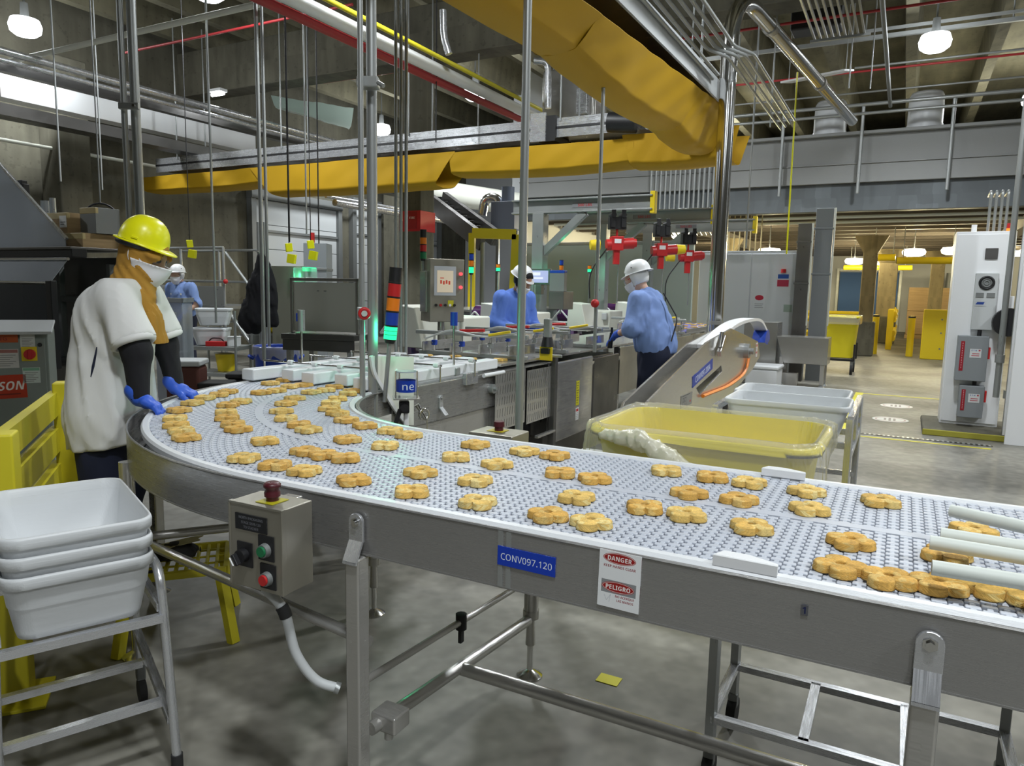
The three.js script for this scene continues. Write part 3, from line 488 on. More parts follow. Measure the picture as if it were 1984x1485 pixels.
// tapered capsule; fx flattens it front to back (x), fz side to side
function cap(a, b, ra, rb, fx = 1, fz = 1) {
  const ax = a[0] / fx, az = a[2] / fz, bx = b[0] / fx - ax, by = b[1] - a[1], bz = b[2] / fz - az, l2 = bx * bx + by * by + bz * bz || 1e-9, m = Math.min(fx, fz);
  return (x, y, z) => { const px = x / fx - ax, py = y - a[1], pz = z / fz - az; const t = Math.max(0, Math.min(1, (px * bx + py * by + pz * bz) / l2)); return (Math.hypot(px - t * bx, py - t * by, pz - t * bz) - (ra + (rb - ra) * t)) * m; };
}
const ball = (c, rx, ry, rz) => { const m = Math.min(rx, ry, rz); return (x, y, z) => (Math.hypot((x - c[0]) / rx, (y - c[1]) / ry, (z - c[2]) / rz) - 1) * m; };
const uni = (k, ...fs) => (x, y, z) => { let d = fs[0](x, y, z); for (let i = 1; i < fs.length; i++) d = smin(d, fs[i](x, y, z), k); return d; };
const chain = (pts, rs, k = 0.03, fx = 1, fz = 1) => uni(k, ...pts.slice(1).map((p, i) => cap(pts[i], p, rs[i], rs[i + 1], fx, fz)));
const fold = (f, amp, freq, s = 0) => (x, y, z) => { const d = f(x, y, z); if (Math.abs(d) > 0.06) return d; const a = n3(x * freq + s, y * freq * 0.3 + z * freq * 0.3, z * freq), b = n3((x + z * 0.7) * freq * 1.4 + y * freq * 0.5 + s, y * freq * 0.28, (z - x * 0.5) * freq * 1.2 + 5); return d + amp * (a * 0.55 + Math.abs(b) * 1.5 - 0.35); };
const cut = (f, n, d) => (x, y, z) => Math.max(f(x, y, z), n[0] * x + n[1] * y + n[2] * z - d);
// a hand: palm and five fingers reaching along dir from the wrist, curling towards curlDir
function handField(wrist, dir, side, curlDir, sgn, scale = 1, curl = 0.5) {
  const D = V3(...dir).normalize(), C = V3(...curlDir).normalize(), S = V3(...side).normalize(), w = V3(...wrist); const P = (a, b, c) => w.clone().addScaledVector(D, a * scale).addScaledVector(S, b * scale).addScaledVector(C, c * scale).toArray();
  const fs = [cap(P(0, 0, 0), P(0.035, 0, 0), 0.026 * scale, 0.03 * scale), cap(P(0.03, -0.022, 0), P(0.078, -0.026, 0), 0.019 * scale, 0.014 * scale), cap(P(0.03, 0, 0), P(0.085, 0, 0), 0.02 * scale, 0.015 * scale), cap(P(0.03, 0.022, 0), P(0.078, 0.026, 0), 0.019 * scale, 0.014 * scale)];
  [[-0.03, 0.058], [-0.01, 0.07], [0.011, 0.066], [0.031, 0.05]].forEach(([b, l], i) => {
    const c1 = curl * 0.7, c2 = curl * 1.6, c3 = curl * 2.2, q = [P(0.08, b, 0)]; let a = 0.08, c = 0; for (const [t, s] of [[c1, 0.45], [c2, 0.32], [c3, 0.23]]) { a += Math.cos(t) * l * s; c += Math.sin(t) * l * s; q.push(P(a, b * 1.05, c)); }
    fs.push(chain(q, [0.0105, 0.0098, 0.009, 0.0078].map(v => v * scale), 0.006));
  });
  fs.push(chain([P(0.015, sgn * 0.028, 0.004), P(0.045, sgn * 0.05, 0.014), P(0.072, sgn * 0.056, 0.028), P(0.092, sgn * 0.05, 0.034)], [0.016, 0.0125, 0.011, 0.009].map(v => v * scale), 0.008));
  return uni(0.008, ...fs);
}
const bbox = (pts, m) => [[0, 1, 2].map(i => Math.min(...pts.map(p => p[i])) - m), [0, 1, 2].map(i => Math.max(...pts.map(p => p[i])) + m)];
// hard hat: dome, brim with a peak, ridge lugs; x forward
function hardHat(parent, m, c, tilt, s = 1, cap2 = false) {
  const h = new THREE.Group(); h.name = 'hard_hat'; h.position.set(...c); h.rotation.z = tilt; parent.add(h);
  const rx = 0.122 * s, ry = 0.124 * s, rz = 0.108 * s;
  part(h, 'shell', gridSurf(48, 18, (u, v) => {
    const t = u * Math.PI * 2, ct = Math.cos(t), st = Math.sin(t), front = Math.max(0, ct), bw = 0.010 + 0.036 * Math.pow(front, 2.2) + 0.008 * Math.max(0, -ct);
    if (v < 0.72) { const p = v / 0.72 * Math.PI / 2, rid = 0.004 * Math.exp(-((Math.abs(st) - 0.0) ** 2) * 60 * Math.sin(p) ** 2) * Math.sin(p); return V3(Math.sin(p) ** 0.92 * ct * rx, Math.cos(p) ** 0.85 * ry + rid, Math.sin(p) ** 0.92 * st * rz); }
    const q = (v - 0.72) / 0.28, k = q < 0.75 ? q / 0.75 : 1, drop = q > 0.75 ? -0.006 : -0.012 * Math.pow(front, 2) * k;
    return V3(ct * (rx + bw * k), drop + (q > 0.75 ? -0.012 * Math.pow(front, 2) : 0), st * (rz + bw * k * 0.7));
  }), m);
  part(h, 'rim', sweep(Array.from({ length: 41 }, (_, i) => { const t = i / 40 * Math.PI * 2, ct = Math.cos(t), f = Math.max(0, ct), bw = 0.010 + 0.036 * Math.pow(f, 2.2) + 0.008 * Math.max(0, -ct); return V3(ct * (rx + bw), -0.004 - 0.012 * f * f, Math.sin(t) * (rz + bw * 0.7)); }), ring(0.003, 6), false), m);
  if (!cap2) { part(h, 'ear_slot', [box(0.03, 0.008, 0.012, 0.0, 0.014, rz - 0.002), box(0.03, 0.008, 0.012, 0.0, 0.014, -rz + 0.002), box(0.012, 0.02, 0.03, -rx + 0.004, 0.012, 0)], m); part(h, 'suspension_band', place(new THREE.TorusGeometry(0.1, 0.014, 8, 30), -0.01, -0.012, 0, 0, Math.PI / 2), M.black); }
  else part(h, 'vent', [sph(0.006, 0.02, 0.05, rz * 0.93, 1, 1, 1, 8), sph(0.006, 0.02, 0.05, -rz * 0.93, 1, 1, 1, 8)], M.black);
  return h;
}
// head field in person space: centre, forward tilt in the x-y plane
function headField(c, tilt, s = 1) {
  const ca = Math.cos(tilt), sa = Math.sin(tilt); const L = (x, y, z) => { const dx = (x - c[0]) / s, dy = (y - c[1]) / s; return [dx * ca + dy * sa, -dx * sa + dy * ca, (z - c[2]) / s]; };
  const f = uni(0.03, ball([0, 0.03, 0], 0.098, 0.105, 0.077), ball([0.03, -0.045, 0], 0.066, 0.082, 0.058), cap([0.085, 0.012, 0], [0.106, -0.028, 0], 0.011, 0.016), ball([0.07, 0.028, 0], 0.03, 0.012, 0.05), cap([0.085, -0.066, -0.016], [0.085, -0.066, 0.016], 0.014, 0.014), cap([-0.008, 0.0, 0.078], [-0.014, 0.028, 0.08], 0.01, 0.016), cap([-0.008, 0.0, -0.078], [-0.014, 0.028, -0.08], 0.01, 0.016));
  const g = (x, y, z) => { const q = L(x, y, z); let d = f(q[0], q[1], q[2]); for (const e of [-1, 1]) d = -smin(-d, ball([0.104, 0.012, e * 0.032], 0.016, 0.011, 0.016)(q[0], q[1], q[2]), 0.01); return d * s; };
  g.local = L; return g;
}
function faceMask(head, s = 1) { return (x, y, z) => { const q = head.local(x, y, z), d = head(x, y, z) - 0.008 * s, pleat = 0.0012 * Math.sin(q[1] * 320); return Math.max(d + pleat * (q[0] > 0.05 ? 1 : 0), -(d + 0.006), q[1] + 0.002 - 0.04 * Math.max(0, q[0] - 0.09), -(q[1] + 0.118), 0.03 - q[0] - 0.2 * Math.abs(q[1] + 0.05)); }; }
function maskLoop(head, c, tilt, s) { const ca = Math.cos(tilt), sa = Math.sin(tilt), W = q => V3(c[0] + s * (q[0] * ca - q[1] * sa), c[1] + s * (q[0] * sa + q[1] * ca), c[2] + s * q[2]); const gs = []; for (const e of [-1, 1]) gs.push(sweep(smooth([W([0.045, -0.02, e * 0.076]), W([0.0, 0.015, e * 0.09]), W([-0.022, 0.03, e * 0.092]), W([-0.02, -0.01, e * 0.088]), W([0.04, -0.08, e * 0.07])], 14), ring(0.003, 6))); return join(gs); }
function glasses(c, tilt, s) { const ca = Math.cos(tilt), sa = Math.sin(tilt), W = q => V3(c[0] + s * (q[0] * ca - q[1] * sa), c[1] + s * (q[0] * sa + q[1] * ca), c[2] + s * q[2]);
  return { lens: gridSurf(16, 4, (u, v) => { const t = (u - 0.5) * 2.1; return W([0.128 * Math.cos(t) - 0.004 + 0.0 * v, 0.03 - v * 0.045, 0.088 * Math.sin(t)]); }), arms: join([-1, 1].map(e => rod(W([0.06, 0.024, e * 0.078]), W([-0.02, 0.028, e * 0.086]), 0.0035, 6))) }; }

// ---------------------------------------------------------------- worker in the white coat; x forward, z to her right hand
{
  const w = thing('person', 'worker in white coat, mustard headscarf and yellow hard hat leaning on the conveyor rim', 'person', V3(-1.765, 0, -3.14), 0.09);
  const inv = (p) => { const q = V3(p[0], p[1], p[2]).sub(w.position); q.applyAxisAngle(V3(0, 1, 0), -w.rotation.y); return q.toArray(); };
  const hR = inv([-1.515, 0.912, -2.925]), hL = inv([-1.54, 0.905, -3.3]);
  const shR = [0.125, 1.325, 0.16], shL = [0.12, 1.32, -0.16], elR = [0.215, 1.10, 0.205], elL = [0.185, 1.10, -0.185];
  const hc = [0.172, 1.488, 0], tl = -0.36, HS = 0.86, head = headField(hc, tl, HS);
  const legs = uni(0.05, chain([[-0.02, 0.84, 0.085], [0.0, 0.47, 0.09], [-0.05, 0.09, 0.09]], [0.095, 0.062, 0.045]), chain([[-0.02, 0.84, -0.085], [0.02, 0.47, -0.09], [-0.02, 0.09, -0.09]], [0.095, 0.062, 0.045]));
  const torso = uni(0.07, chain([[0.01, 0.86, 0], [0.03, 1.05, 0], [0.1, 1.27, 0]], [0.12, 0.115, 0.115], 0.06, 0.85, 1.2), cap(shR, shL, 0.06, 0.06));
  const armR = chain([shR, elR, hR], [0.05, 0.04, 0.028]), armL = chain([shL, elL, hL], [0.05, 0.04, 0.028]);
  const neck = cap([0.11, 1.31, 0], [0.155, 1.42, 0], 0.055, 0.05);
  const HR = handField(hR, [0.66, -0.3, 0.12], [0.1, 0, 1], [0.05, -1, 0], -1, 0.98, 1.05), HL = handField(hL, [0.66, -0.3, -0.1], [0, 0, 1], [0.05, -1, 0], 1, 0.98, 1.05);
  const body = uni(0.02, legs, torso, armR, armL, neck, head, (x, y, z) => HR(x, y, z) + 0.003, (x, y, z) => HL(x, y, z) + 0.003);
  part(w, 'body', sdfMesh(body, [-0.35, 0.02, -0.4], [0.45, 1.62, 0.42], 0.0125), M.skin);
  part(w, 'shoes', sdfMesh(uni(0.02, ...[-1, 1].map(e => cap([-0.07, 0.045, e * 0.09], [0.12, 0.035, e * 0.1], 0.048, 0.036, 1, 1))), [-0.2, -0.01, -0.2], [0.22, 0.13, 0.2], 0.012), M.black);
  part(w, 'trousers', sdfMesh(fold(uni(0.05, chain([[0.01, 0.85, 0.085], [0.0, 0.47, 0.092], [-0.055, 0.10, 0.092]], [0.115, 0.085, 0.066]), chain([[0.01, 0.85, -0.085], [0.015, 0.47, -0.092], [-0.03, 0.10, -0.092]], [0.115, 0.085, 0.066])), 0.008, 9), [-0.25, 0.03, -0.28], [0.25, 1.0, 0.28], 0.014), M.navy);
  // coat: loose, flaring to the hem, hunched back, short rolled sleeves
  const coatBody = uni(0.09, chain([[0.125, 1.34, 0], [0.075, 1.23, 0], [0.03, 1.03, 0], [0.015, 0.82, 0], [0.02, 0.66, 0]], [0.08, 0.138, 0.165, 0.186, 0.192], 0.08, 0.84, 1.06), cap([0.11, 1.315, 0.13], [0.115, 1.315, -0.13], 0.075, 0.075), cap([0.035, 1.22, 0.07], [0.035, 1.22, -0.07], 0.11, 0.11));
  const sleeve = (s, e) => { const m = [0, 1, 2].map(i => s[i] + (e[i] - s[i]) * 0.82); return cut(cap(s, m, 0.072, 0.086), [(e[0] - s[0]) * 4.4, (e[1] - s[1]) * 4.4, (e[2] - s[2]) * 4.4], ((e[0] - s[0]) * m[0] + (e[1] - s[1]) * m[1] + (e[2] - s[2]) * m[2]) * 4.4); };
  let coat = uni(0.03, coatBody, sleeve(shR, elR), sleeve(shL, elL));
  coat = fold(coat, 0.016, 8, 3); const ripple = (x, y, z) => coat(x, y, z) + 0.006 * Math.sin(Math.atan2(z, x + 0.05) * 9 + y * 3) * Math.max(0, Math.min(1, (1.0 - y) * 3));
  const coatCut = (x, y, z) => Math.max(ripple(x, y, z), 0.675 + 0.12 * (x + 0.05) - 0.02 * z - y, y - 1.395, y > 1.28 ? -(Math.hypot((x - 0.15) / 0.07, z / 0.075) - 1) * 0.06 : -1);
  part(w, 'coat', sdfMesh(coatCut, [-0.36, 0.56, -0.42], [0.36, 1.42, 0.44], 0.0115), M.coat, 'white button coat');
  const cuff = (s, e) => { const d = V3(...e).sub(V3(...s)).normalize(), p = V3(...s).lerp(V3(...e), 0.84); const g = new THREE.TorusGeometry(0.074, 0.015, 10, 26); g.applyQuaternion(new THREE.Quaternion().setFromUnitVectors(V3(0, 0, 1), d)); return g.translate(p.x, p.y, p.z); };
  part(w, 'rolled_cuff', cuff(shR, elR), M.coat); part(w, 'rolled_cuff', cuff(shL, elL), M.coat);
  part(w, 'coat_slit', extr([[0, 0], [0.012, 0.07], [0.034, 0.15], [0.038, 0.15], [0.022, 0.07]], 0.004).translate(0.02, 0.965, 0.192), M.navy, 'narrow pocket slit showing dark trousers');
  const dark = (s, e, h) => sdfMesh(fold(chain([[0, 1, 2].map(i => s[i] + (e[i] - s[i]) * 0.55), e, [0, 1, 2].map(i => h[i] - (h[i] - e[i]) * 0.06)], [0.062, 0.053, 0.037]), 0.006, 16), ...bbox([s, e, h], 0.09), 0.011);
  part(w, 'sleeve_guard', dark(shR, elR, hR), M.blackCloth, 'black arm sleeve'); part(w, 'sleeve_guard', dark(shL, elL, hL), M.blackCloth, 'black arm sleeve');
  for (const [H, h] of [[HR, hR], [HL, hL]]) part(w, 'glove', sdfMesh(uni(0.01, H, cap([h[0] - 0.02, h[1] + 0.03, h[2]], h, 0.036, 0.034)), [h[0] - 0.07, h[1] - 0.15, h[2] - 0.09], [h[0] + 0.16, h[1] + 0.09, h[2] + 0.09], 0.0042), M.glove, 'blue nitrile glove');
  // headscarf: wraps head and neck, open at the eyes; a tail hangs in front
  const L = head.local, wrap = uni(0.05, (x, y, z) => head(x, y, z) - 0.012, cap([0.1, 1.335, 0], [0.15, 1.43, 0], 0.08, 0.075), cap([0.14, 1.36, 0.03], [0.195, 1.3, 0.05], 0.06, 0.045));
  const scarf = (x, y, z) => { const q = L(x, y, z); const open = ball([0.125, 0.0, 0], 0.085, 0.062, 0.078)(q[0], q[1], q[2]); const fld = 0.004 * Math.sin((y * 1.2 + x * 1.6) * 95) * (y < 1.45 ? 1 : 0.2); return Math.max(wrap(x, y, z) + fld, -open); };
  part(w, 'headscarf', sdfMesh(scarf, [-0.1, 1.2, -0.16], [0.4, 1.66, 0.17], 0.008), M.mustard, 'mustard yellow headscarf');
  part(w, 'scarf_tail', sdfMesh((x, y, z) => chain([[0.19, 1.325, 0.055], [0.235, 1.22, 0.06], [0.25, 1.13, 0.05]], [0.045, 0.038, 0.05], 0.03, 0.55, 1)(x, y, z) + 0.003 * Math.sin(z * 260 + x * 90), [0.1, 1.12, -0.03], [0.35, 1.4, 0.14], 0.007), M.mustard);
  part(w, 'face_mask', sdfMesh(((f) => (x, y, z) => { const q = L(x, y, z), d = head(x, y, z); return Math.max(d - 0.023, -(d - 0.012), q[1] + 0.01, -(q[1] + 0.14), 0.004 - q[0] - 0.2 * Math.abs(q[1] + 0.07)); })(), [0.1, 1.28, -0.13], [0.36, 1.54, 0.13], 0.0042), M.mask, 'white face mask');
  const gl = glasses(hc, tl, HS); part(w, 'safety_glasses', gl.lens, M.clear, 'clear safety glasses'); part(w, 'glasses_arms', gl.arms, M.smoke);
  const eye = (e) => { const ca = Math.cos(tl), sa = Math.sin(tl), q = [0.093 * HS, 0.012 * HS]; return [hc[0] + q[0] * ca - q[1] * sa, hc[1] + q[0] * sa + q[1] * ca, e * 0.034]; };
  for (const e of [-1, 1]) part(w, 'eye', sph(0.012, ...eye(e), 1, 0.7, 1, 12), M.black);
  part(w, 'mask_loop', maskLoop(head, hc, tl, 0.98), M.mask);
  hardHat(w, M.hat, [hc[0] + 0.008, hc[1] + 0.058, 0], tl + 0.06, 0.96).scale.x = 0.86;
}
// ---------------------------------------------------------------- a standing line worker with a shirt; options pick pose and dress
function lineWorker(label, pos, turn, o) {
  const w = thing('person', label, 'person', pos, turn, o.group), s = o.scale ?? 1; const k = o.k ?? [0, 0]; w.scale.setScalar(s);
  const lean = o.lean ?? 0.1, hip = [0, 0.92, 0], ch = [lean * 0.75, 1.28, 0], nk = [lean * 1.05, 1.43, 0], g = o.girth ?? 1;
  const hc = [lean * 1.3 + 0.055, 1.555, 0], tl = o.look ?? -0.35, head = headField(hc, tl, 1.0);
  const sh = e => [lean * 0.95, 1.37, e * 0.19 * (0.5 + g * 0.5)], el = e => (e > 0 ? o.elR : o.elL), wr = e => (e > 0 ? o.wrR : o.wrL);
  const legF = (ra, rb, rc) => uni(0.05, ...[-1, 1].map(e => chain([[0, 0.9, e * 0.09], [0.02, 0.49, e * 0.1], [-0.02, 0.09, e * 0.1]], [ra, rb, rc], 0.03)));
  const H = [-1, 1].map(e => { const a = V3(...wr(e)).sub(V3(...el(e))).normalize(); return handField(wr(e), [a.x, a.y - 0.25, a.z], [0, 0.15, 1], [0.2, -1, 0], -e, 0.95, o.curl ?? 0.6); });
  const body = uni(0.02, legF(0.09, 0.06, 0.045), chain([[0, 0.95, 0], [lean * 0.4, 1.12, 0], ch], [0.12 * g, 0.115 * g, 0.125 * g], 0.06, 0.8, 1.2), cap(sh(1), sh(-1), 0.055, 0.055), cap(nk, hc, 0.052, 0.05), head, ...[-1, 1].map(e => chain([sh(e), el(e), wr(e)], [0.05, 0.04, 0.027])), ...H.map(h => (x, y, z) => h(x, y, z) + 0.003));
  part(w, 'body', sdfMesh(body, [-0.4, 0.02, -0.5], [0.7, 1.72, 0.5], 0.0135), o.skin ?? M.skinPale);
  part(w, 'shoes', sdfMesh(uni(0.02, ...[-1, 1].map(e => cap([-0.05, 0.045, e * 0.1], [0.15, 0.035, e * 0.11], 0.048, 0.036))), [-0.2, -0.01, -0.25], [0.25, 0.12, 0.25], 0.014), M.black);
  part(w, 'trousers', sdfMesh(fold(uni(0.06, legF(0.115 * g, 0.095 * g, 0.075), chain([[0, 0.88, 0], [0, 0.97, 0]], [0.138 * g, 0.128 * g], 0.05, 0.85, 1.2)), 0.008, 9, 5), [-0.3, 0.04, -0.34], [0.32, 1.16, 0.34], 0.015), M.navy);
  const fr = o.sleeve ?? 0.4; // how far the sleeve reaches below the elbow
  const slv = e => { const a = el(e), b = wr(e), m = [0, 1, 2].map(i => a[i] + (b[i] - a[i]) * fr); const d = V3(...b).sub(V3(...a)).normalize(); return cut(chain([sh(e), a, m], [0.085, 0.075, 0.072 * (fr > 0.6 ? 0.75 : 1)], 0.03), d.toArray(), d.dot(V3(...m))); };
  const shirt = fold(uni(0.05, chain([[0.0, 0.96, 0], [lean * 0.2, 1.02, 0], [lean * 0.5, 1.16, 0], [ch[0], 1.30, 0], [nk[0] - 0.015, 1.40, 0]], [0.16 * g, 0.165 * g, 0.158 * g, 0.15, 0.075], 0.06, 0.82, 1.15), cap(sh(1), sh(-1), 0.075, 0.075), slv(1), slv(-1)), 0.026, 8.5, o.seed ?? 0);
  const hem = o.hem ?? 0.93;
  part(w, 'shirt', sdfMesh((x, y, z) => Math.max(shirt(x, y, z), y < 1.2 && Math.abs(z) < 0.28 && x < 0.3 ? hem - y : -1), [-0.32, hem - 0.04, -0.52], [0.62, 1.5, 0.52], 0.0125), o.shirt ?? M.shirt, o.shirtLabel);
  part(w, 'collar', [-1, 1].map(e => place(box(0.05, 0.028, 0.075, 0, 0, 0, 0, 0, 0, 0.008), nk[0] + 0.015, 1.405, e * 0.045, e * 0.5, 0, -0.3)), o.shirt ?? M.shirt);
  for (const i of [0, 1]) { const h = wr(i ? 1 : -1); if (o.gloves !== false) part(w, 'glove', sdfMesh(uni(0.01, H[i], cap([0, 1, 2].map(q => h[q] + (el(i ? 1 : -1)[q] - h[q]) * 0.18), h, 0.036, 0.033)), h.map(v => v - 0.15), h.map(v => v + 0.15), 0.0065), M.glove, 'blue nitrile glove'); }
  part(w, 'hair_net', sdfMesh((x, y, z) => { const q = head.local(x, y, z); return Math.max(head(x, y, z) - 0.014, q[0] - 0.03 - (q[1] > 0.085 ? 0.05 : 0), -(q[1] + 0.05)); }, [hc[0] - 0.14, 1.45, -0.13], [hc[0] + 0.15, 1.72, 0.13], 0.009), o.hair ?? M.hair);
  part(w, 'face_mask', sdfMesh((x, y, z) => { const q = head.local(x, y, z), d = head(x, y, z); return Math.max(d - 0.012, -(d - 0.003), q[1] + 0.008, -(q[1] + 0.13), 0.03 - q[0]); }, [hc[0] - 0.08, 1.38, -0.12], [hc[0] + 0.2, 1.62, 0.12], 0.007), M.mask, 'white face mask'); part(w, 'mask_loop', maskLoop(head, hc, tl, 1.06), M.mask);
  const gl = glasses(hc, tl, 1.0); part(w, 'safety_glasses', gl.lens, o.lens ?? M.clear, 'safety glasses'); part(w, 'glasses_arms', gl.arms, o.frame ?? M.black);
  if (o.hatOn !== false) hardHat(w, M.white, [hc[0] - 0.004, hc[1] + 0.062, 0], tl + 0.12, 0.98, true);
  if (o.extra) o.extra(w, { hc, tl, nk, ch });
  return w;
}
lineWorker('stout worker in light blue shirt and white bump cap standing right of the packing line', F(-0.36, 3.06), Math.PI - TH, { scale: 0.955, girth: 1.22, lean: 0.12, look: -0.42, elL: [0.14, 1.13, -0.31], wrL: [0.34, 1.06, -0.14], elR: [0.2, 1.16, 0.26], wrR: [0.42, 1.05, 0.14], sleeve: 0.18, hem: 0.9, frame: M.red, seed: 4, extra: (w, { nk }) => { part(w, 'apron_strap', tube([V3(-0.16, 1.02, -0.12), V3(-0.19, 1.22, -0.05), V3(-0.05, 1.44, -0.05)], 0.006, 0.05), M.black); part(w, 'hand_tool', [rod(V3(0.40, 1.07, -0.1), V3(0.415, 0.93, -0.1), 0.017, 10, 0.024), rod(V3(0.40, 1.07, -0.1), V3(0.4, 1.12, -0.1), 0.012, 8)], M.black, 'black hand tool'); } });
lineWorker('worker in long sleeved royal blue smock bending over the wrapper infeed', F(-2.16, 3.62), -TH - 0.25, { scale: 0.94, girth: 1.15, lean: 0.14, look: -0.6, elL: [0.14, 1.1, -0.27], wrL: [0.4, 1.02, -0.14], elR: [0.12, 1.1, 0.29], wrR: [0.38, 1.02, 0.16], sleeve: 0.85, hem: 0.84, shirt: M.smock, skin: M.skin, hair: M.blackCloth, seed: 9 });
lineWorker('distant worker in pale blue polo shirt and white cap near the dock doors', atZ(357, 600, 11).setY(0), -1.95, { scale: 0.955, girth: 1.05, lean: 0.04, look: -0.1, elL: [0.02, 1.12, -0.29], wrL: [0.2, 0.98, -0.2], elR: [0.04, 1.12, 0.28], wrR: [0.24, 1.0, 0.06], sleeve: 0.02, gloves: true, seed: 14, extra: (w) => part(w, 'shirt_badge', [box(0.006, 0.03, 0.05, 0.155, 1.26, 0.08), box(0.006, 0.03, 0.05, 0.155, 1.26, -0.09)], M.white) });
// ================================================================ foreground: totes, carts, barrier, step, tub
// open tote: rounded rectangular tub with rolled rim and ribs; base at y = 0
function toteGeo(w, l, h, tp = 0.86, wall = 0.006) {
  const loop = (k, y) => rpoly(w * k, l * k, 0.05 * k, 6).map(([x, z]) => V3(x, y, z)); const rows = [[tp * 0.93, 0.012], [tp * 0.97, 0.002], [tp, 0.02], [0.93, h * 0.5], [0.945, h * 0.52], [0.985, h - 0.03], [1.03, h - 0.03], [1.035, h - 0.008], [1.02, h], [0.985, h - 0.002], [0.97, h - 0.03], [0.925, h * 0.5], [tp - 0.015, 0.022], [tp * 0.9, 0.014]];
  const L = rows.map(([k, y]) => loop(k, y)); const n = L[0].length;
  const g = gridSurf(n, rows.length - 1, (s, t) => L[Math.round(t * (rows.length - 1))][Math.round(s * n) % n]);
  const bot = extr(rpoly(w * tp * 0.93, l * tp * 0.93, 0.05, 6), 0.006).rotateX(-Math.PI / 2).translate(0, 0.01, 0);
  return join([g, bot]);
}
{
  const th = 0.657, c = V3(-1.225, 0, -1.95);
  const g = toteGeo(0.335, 0.5, 0.18);
  const t = [['lowest white tote of the nested stack, resting in the aluminium stand', 0.487], ['middle white tote of the nested stack on the aluminium stand', 0.537], ['topmost white tote of the nested stack, open and empty', 0.587]];
  for (const [l, y] of t) { const m = solo('tote', l, 'tote', g, M.milky, 'nested white totes on the aluminium stand'); m.position.set(c.x, y, c.z); m.rotation.y = th; }
  const s = thing('tote_stand', 'aluminium tube stand on castors under the nested white totes', 'cart', c, th);
  const X = 0.185, Z0 = -0.25, Z1 = 0.235, r = 0.0125;
  for (const e of [-1, 1]) part(s, 'side_frame', tube([V3(e * (X + 0.02), 0.11, Z0), V3(e * X, 0.61, Z0 + 0.02), V3(e * X, 0.61, Z1 - 0.02), V3(e * (X + 0.02), 0.06, Z1)], r, 0.07, 12, 8), M.alu, 'bent aluminium side frame');
  const bar = (n, p, q) => part(s, n, sweep([V3(...p), V3(...q)], rect(0.022, 0.022)), M.alu);
  bar('cross_bar', [-X, 0.473, Z1 - 0.012], [X, 0.473, Z1 - 0.012]); bar('cross_bar', [-X, 0.473, Z0 + 0.02], [X, 0.473, Z0 + 0.02]); bar('cross_bar', [-X, 0.2, Z1 - 0.07], [X, 0.2, Z1 - 0.07]); bar('cross_bar', [-X, 0.2, -0.1], [X, 0.2, -0.1]);
  for (const e of [-1, 1]) { bar('side_bar', [e * (X + 0.012), 0.25, Z0 + 0.01], [e * (X + 0.012), 0.17, Z1 - 0.01]); bar('side_bar', [e * X, 0.5, Z0 + 0.02], [e * X, 0.5, Z1 - 0.02]); }
  for (const e of [-1, 1]) part(s, 'leg_tip', cyl(0.016, 0.016, 0.07, e * (X + 0.02), 0, Z1, 12), M.rubber);
  for (const e of [-1, 1]) for (const z of [Z0]) { const k = part(s, 'castor', [box(0.028, 0.05, 0.032, e * (X + 0.02), 0.07, z), cyl(0.012, 0.012, 0.03, e * (X + 0.02), 0.11, z, 8)], M.galvDark); part(k, 'wheel', place(new THREE.CylinderGeometry(0.036, 0.036, 0.022, 18), e * (X + 0.02), 0.036, z + 0.01, 0, 0, Math.PI / 2), M.rubber); }
}
{ // yellow barrier
  const p0 = V3(-2.16, 0, -3.5), p1 = V3(-1.6, 0, -2.2), d = p1.clone().sub(p0).normalize(), ang = Math.atan2(-d.z, d.x);
  const b = thing('guard_barrier', 'yellow steel guard barrier of three ribbed rails and posts', 'barrier', p0, ang), L = p0.distanceTo(p1);
  const prof = [[-0.03, -0.055], [0.01, -0.055], [0.03, -0.04], [0.03, -0.012], [0.005, 0], [0.03, 0.012], [0.03, 0.04], [0.01, 0.055], [-0.03, 0.055]];
  for (const y of [0.80, 0.63, 0.46]) { const r = part(b, 'rail', sweep([V3(0.02, y, 0.06), V3(L, y, 0.06)], prof), M.safety); part(r, 'rail_bolt', [0.06, L - 0.1].map(x => bolt(V3(x, y, 0.085), V3(0, 0, 1), 0.012, 0.012)), M.galvDark); }
  for (const x of [0.05, L - 0.06]) { const q = part(b, 'post', box(0.1, 0.9, 0.1, x, 0.0, 0, 0, 0, 0, 0.008), M.safety); part(q, 'base_plate', box(0.2, 0.012, 0.2, x, 0, 0), M.safety); }
  const b2 = thing('guard_barrier', 'low yellow barrier rails behind the tote stand', 'barrier', V3(-2.0, 0, -2.62), 1.25);
  for (const y of [0.16, 0.32]) part(b2, 'rail', sweep([V3(-0.4, y, 0), V3(0.4, y, 0)], prof), M.safety); for (const x of [-0.3, 0.3]) part(b2, 'post', box(0.06, 0.42, 0.05, x, 0, -0.04), M.safety);
}
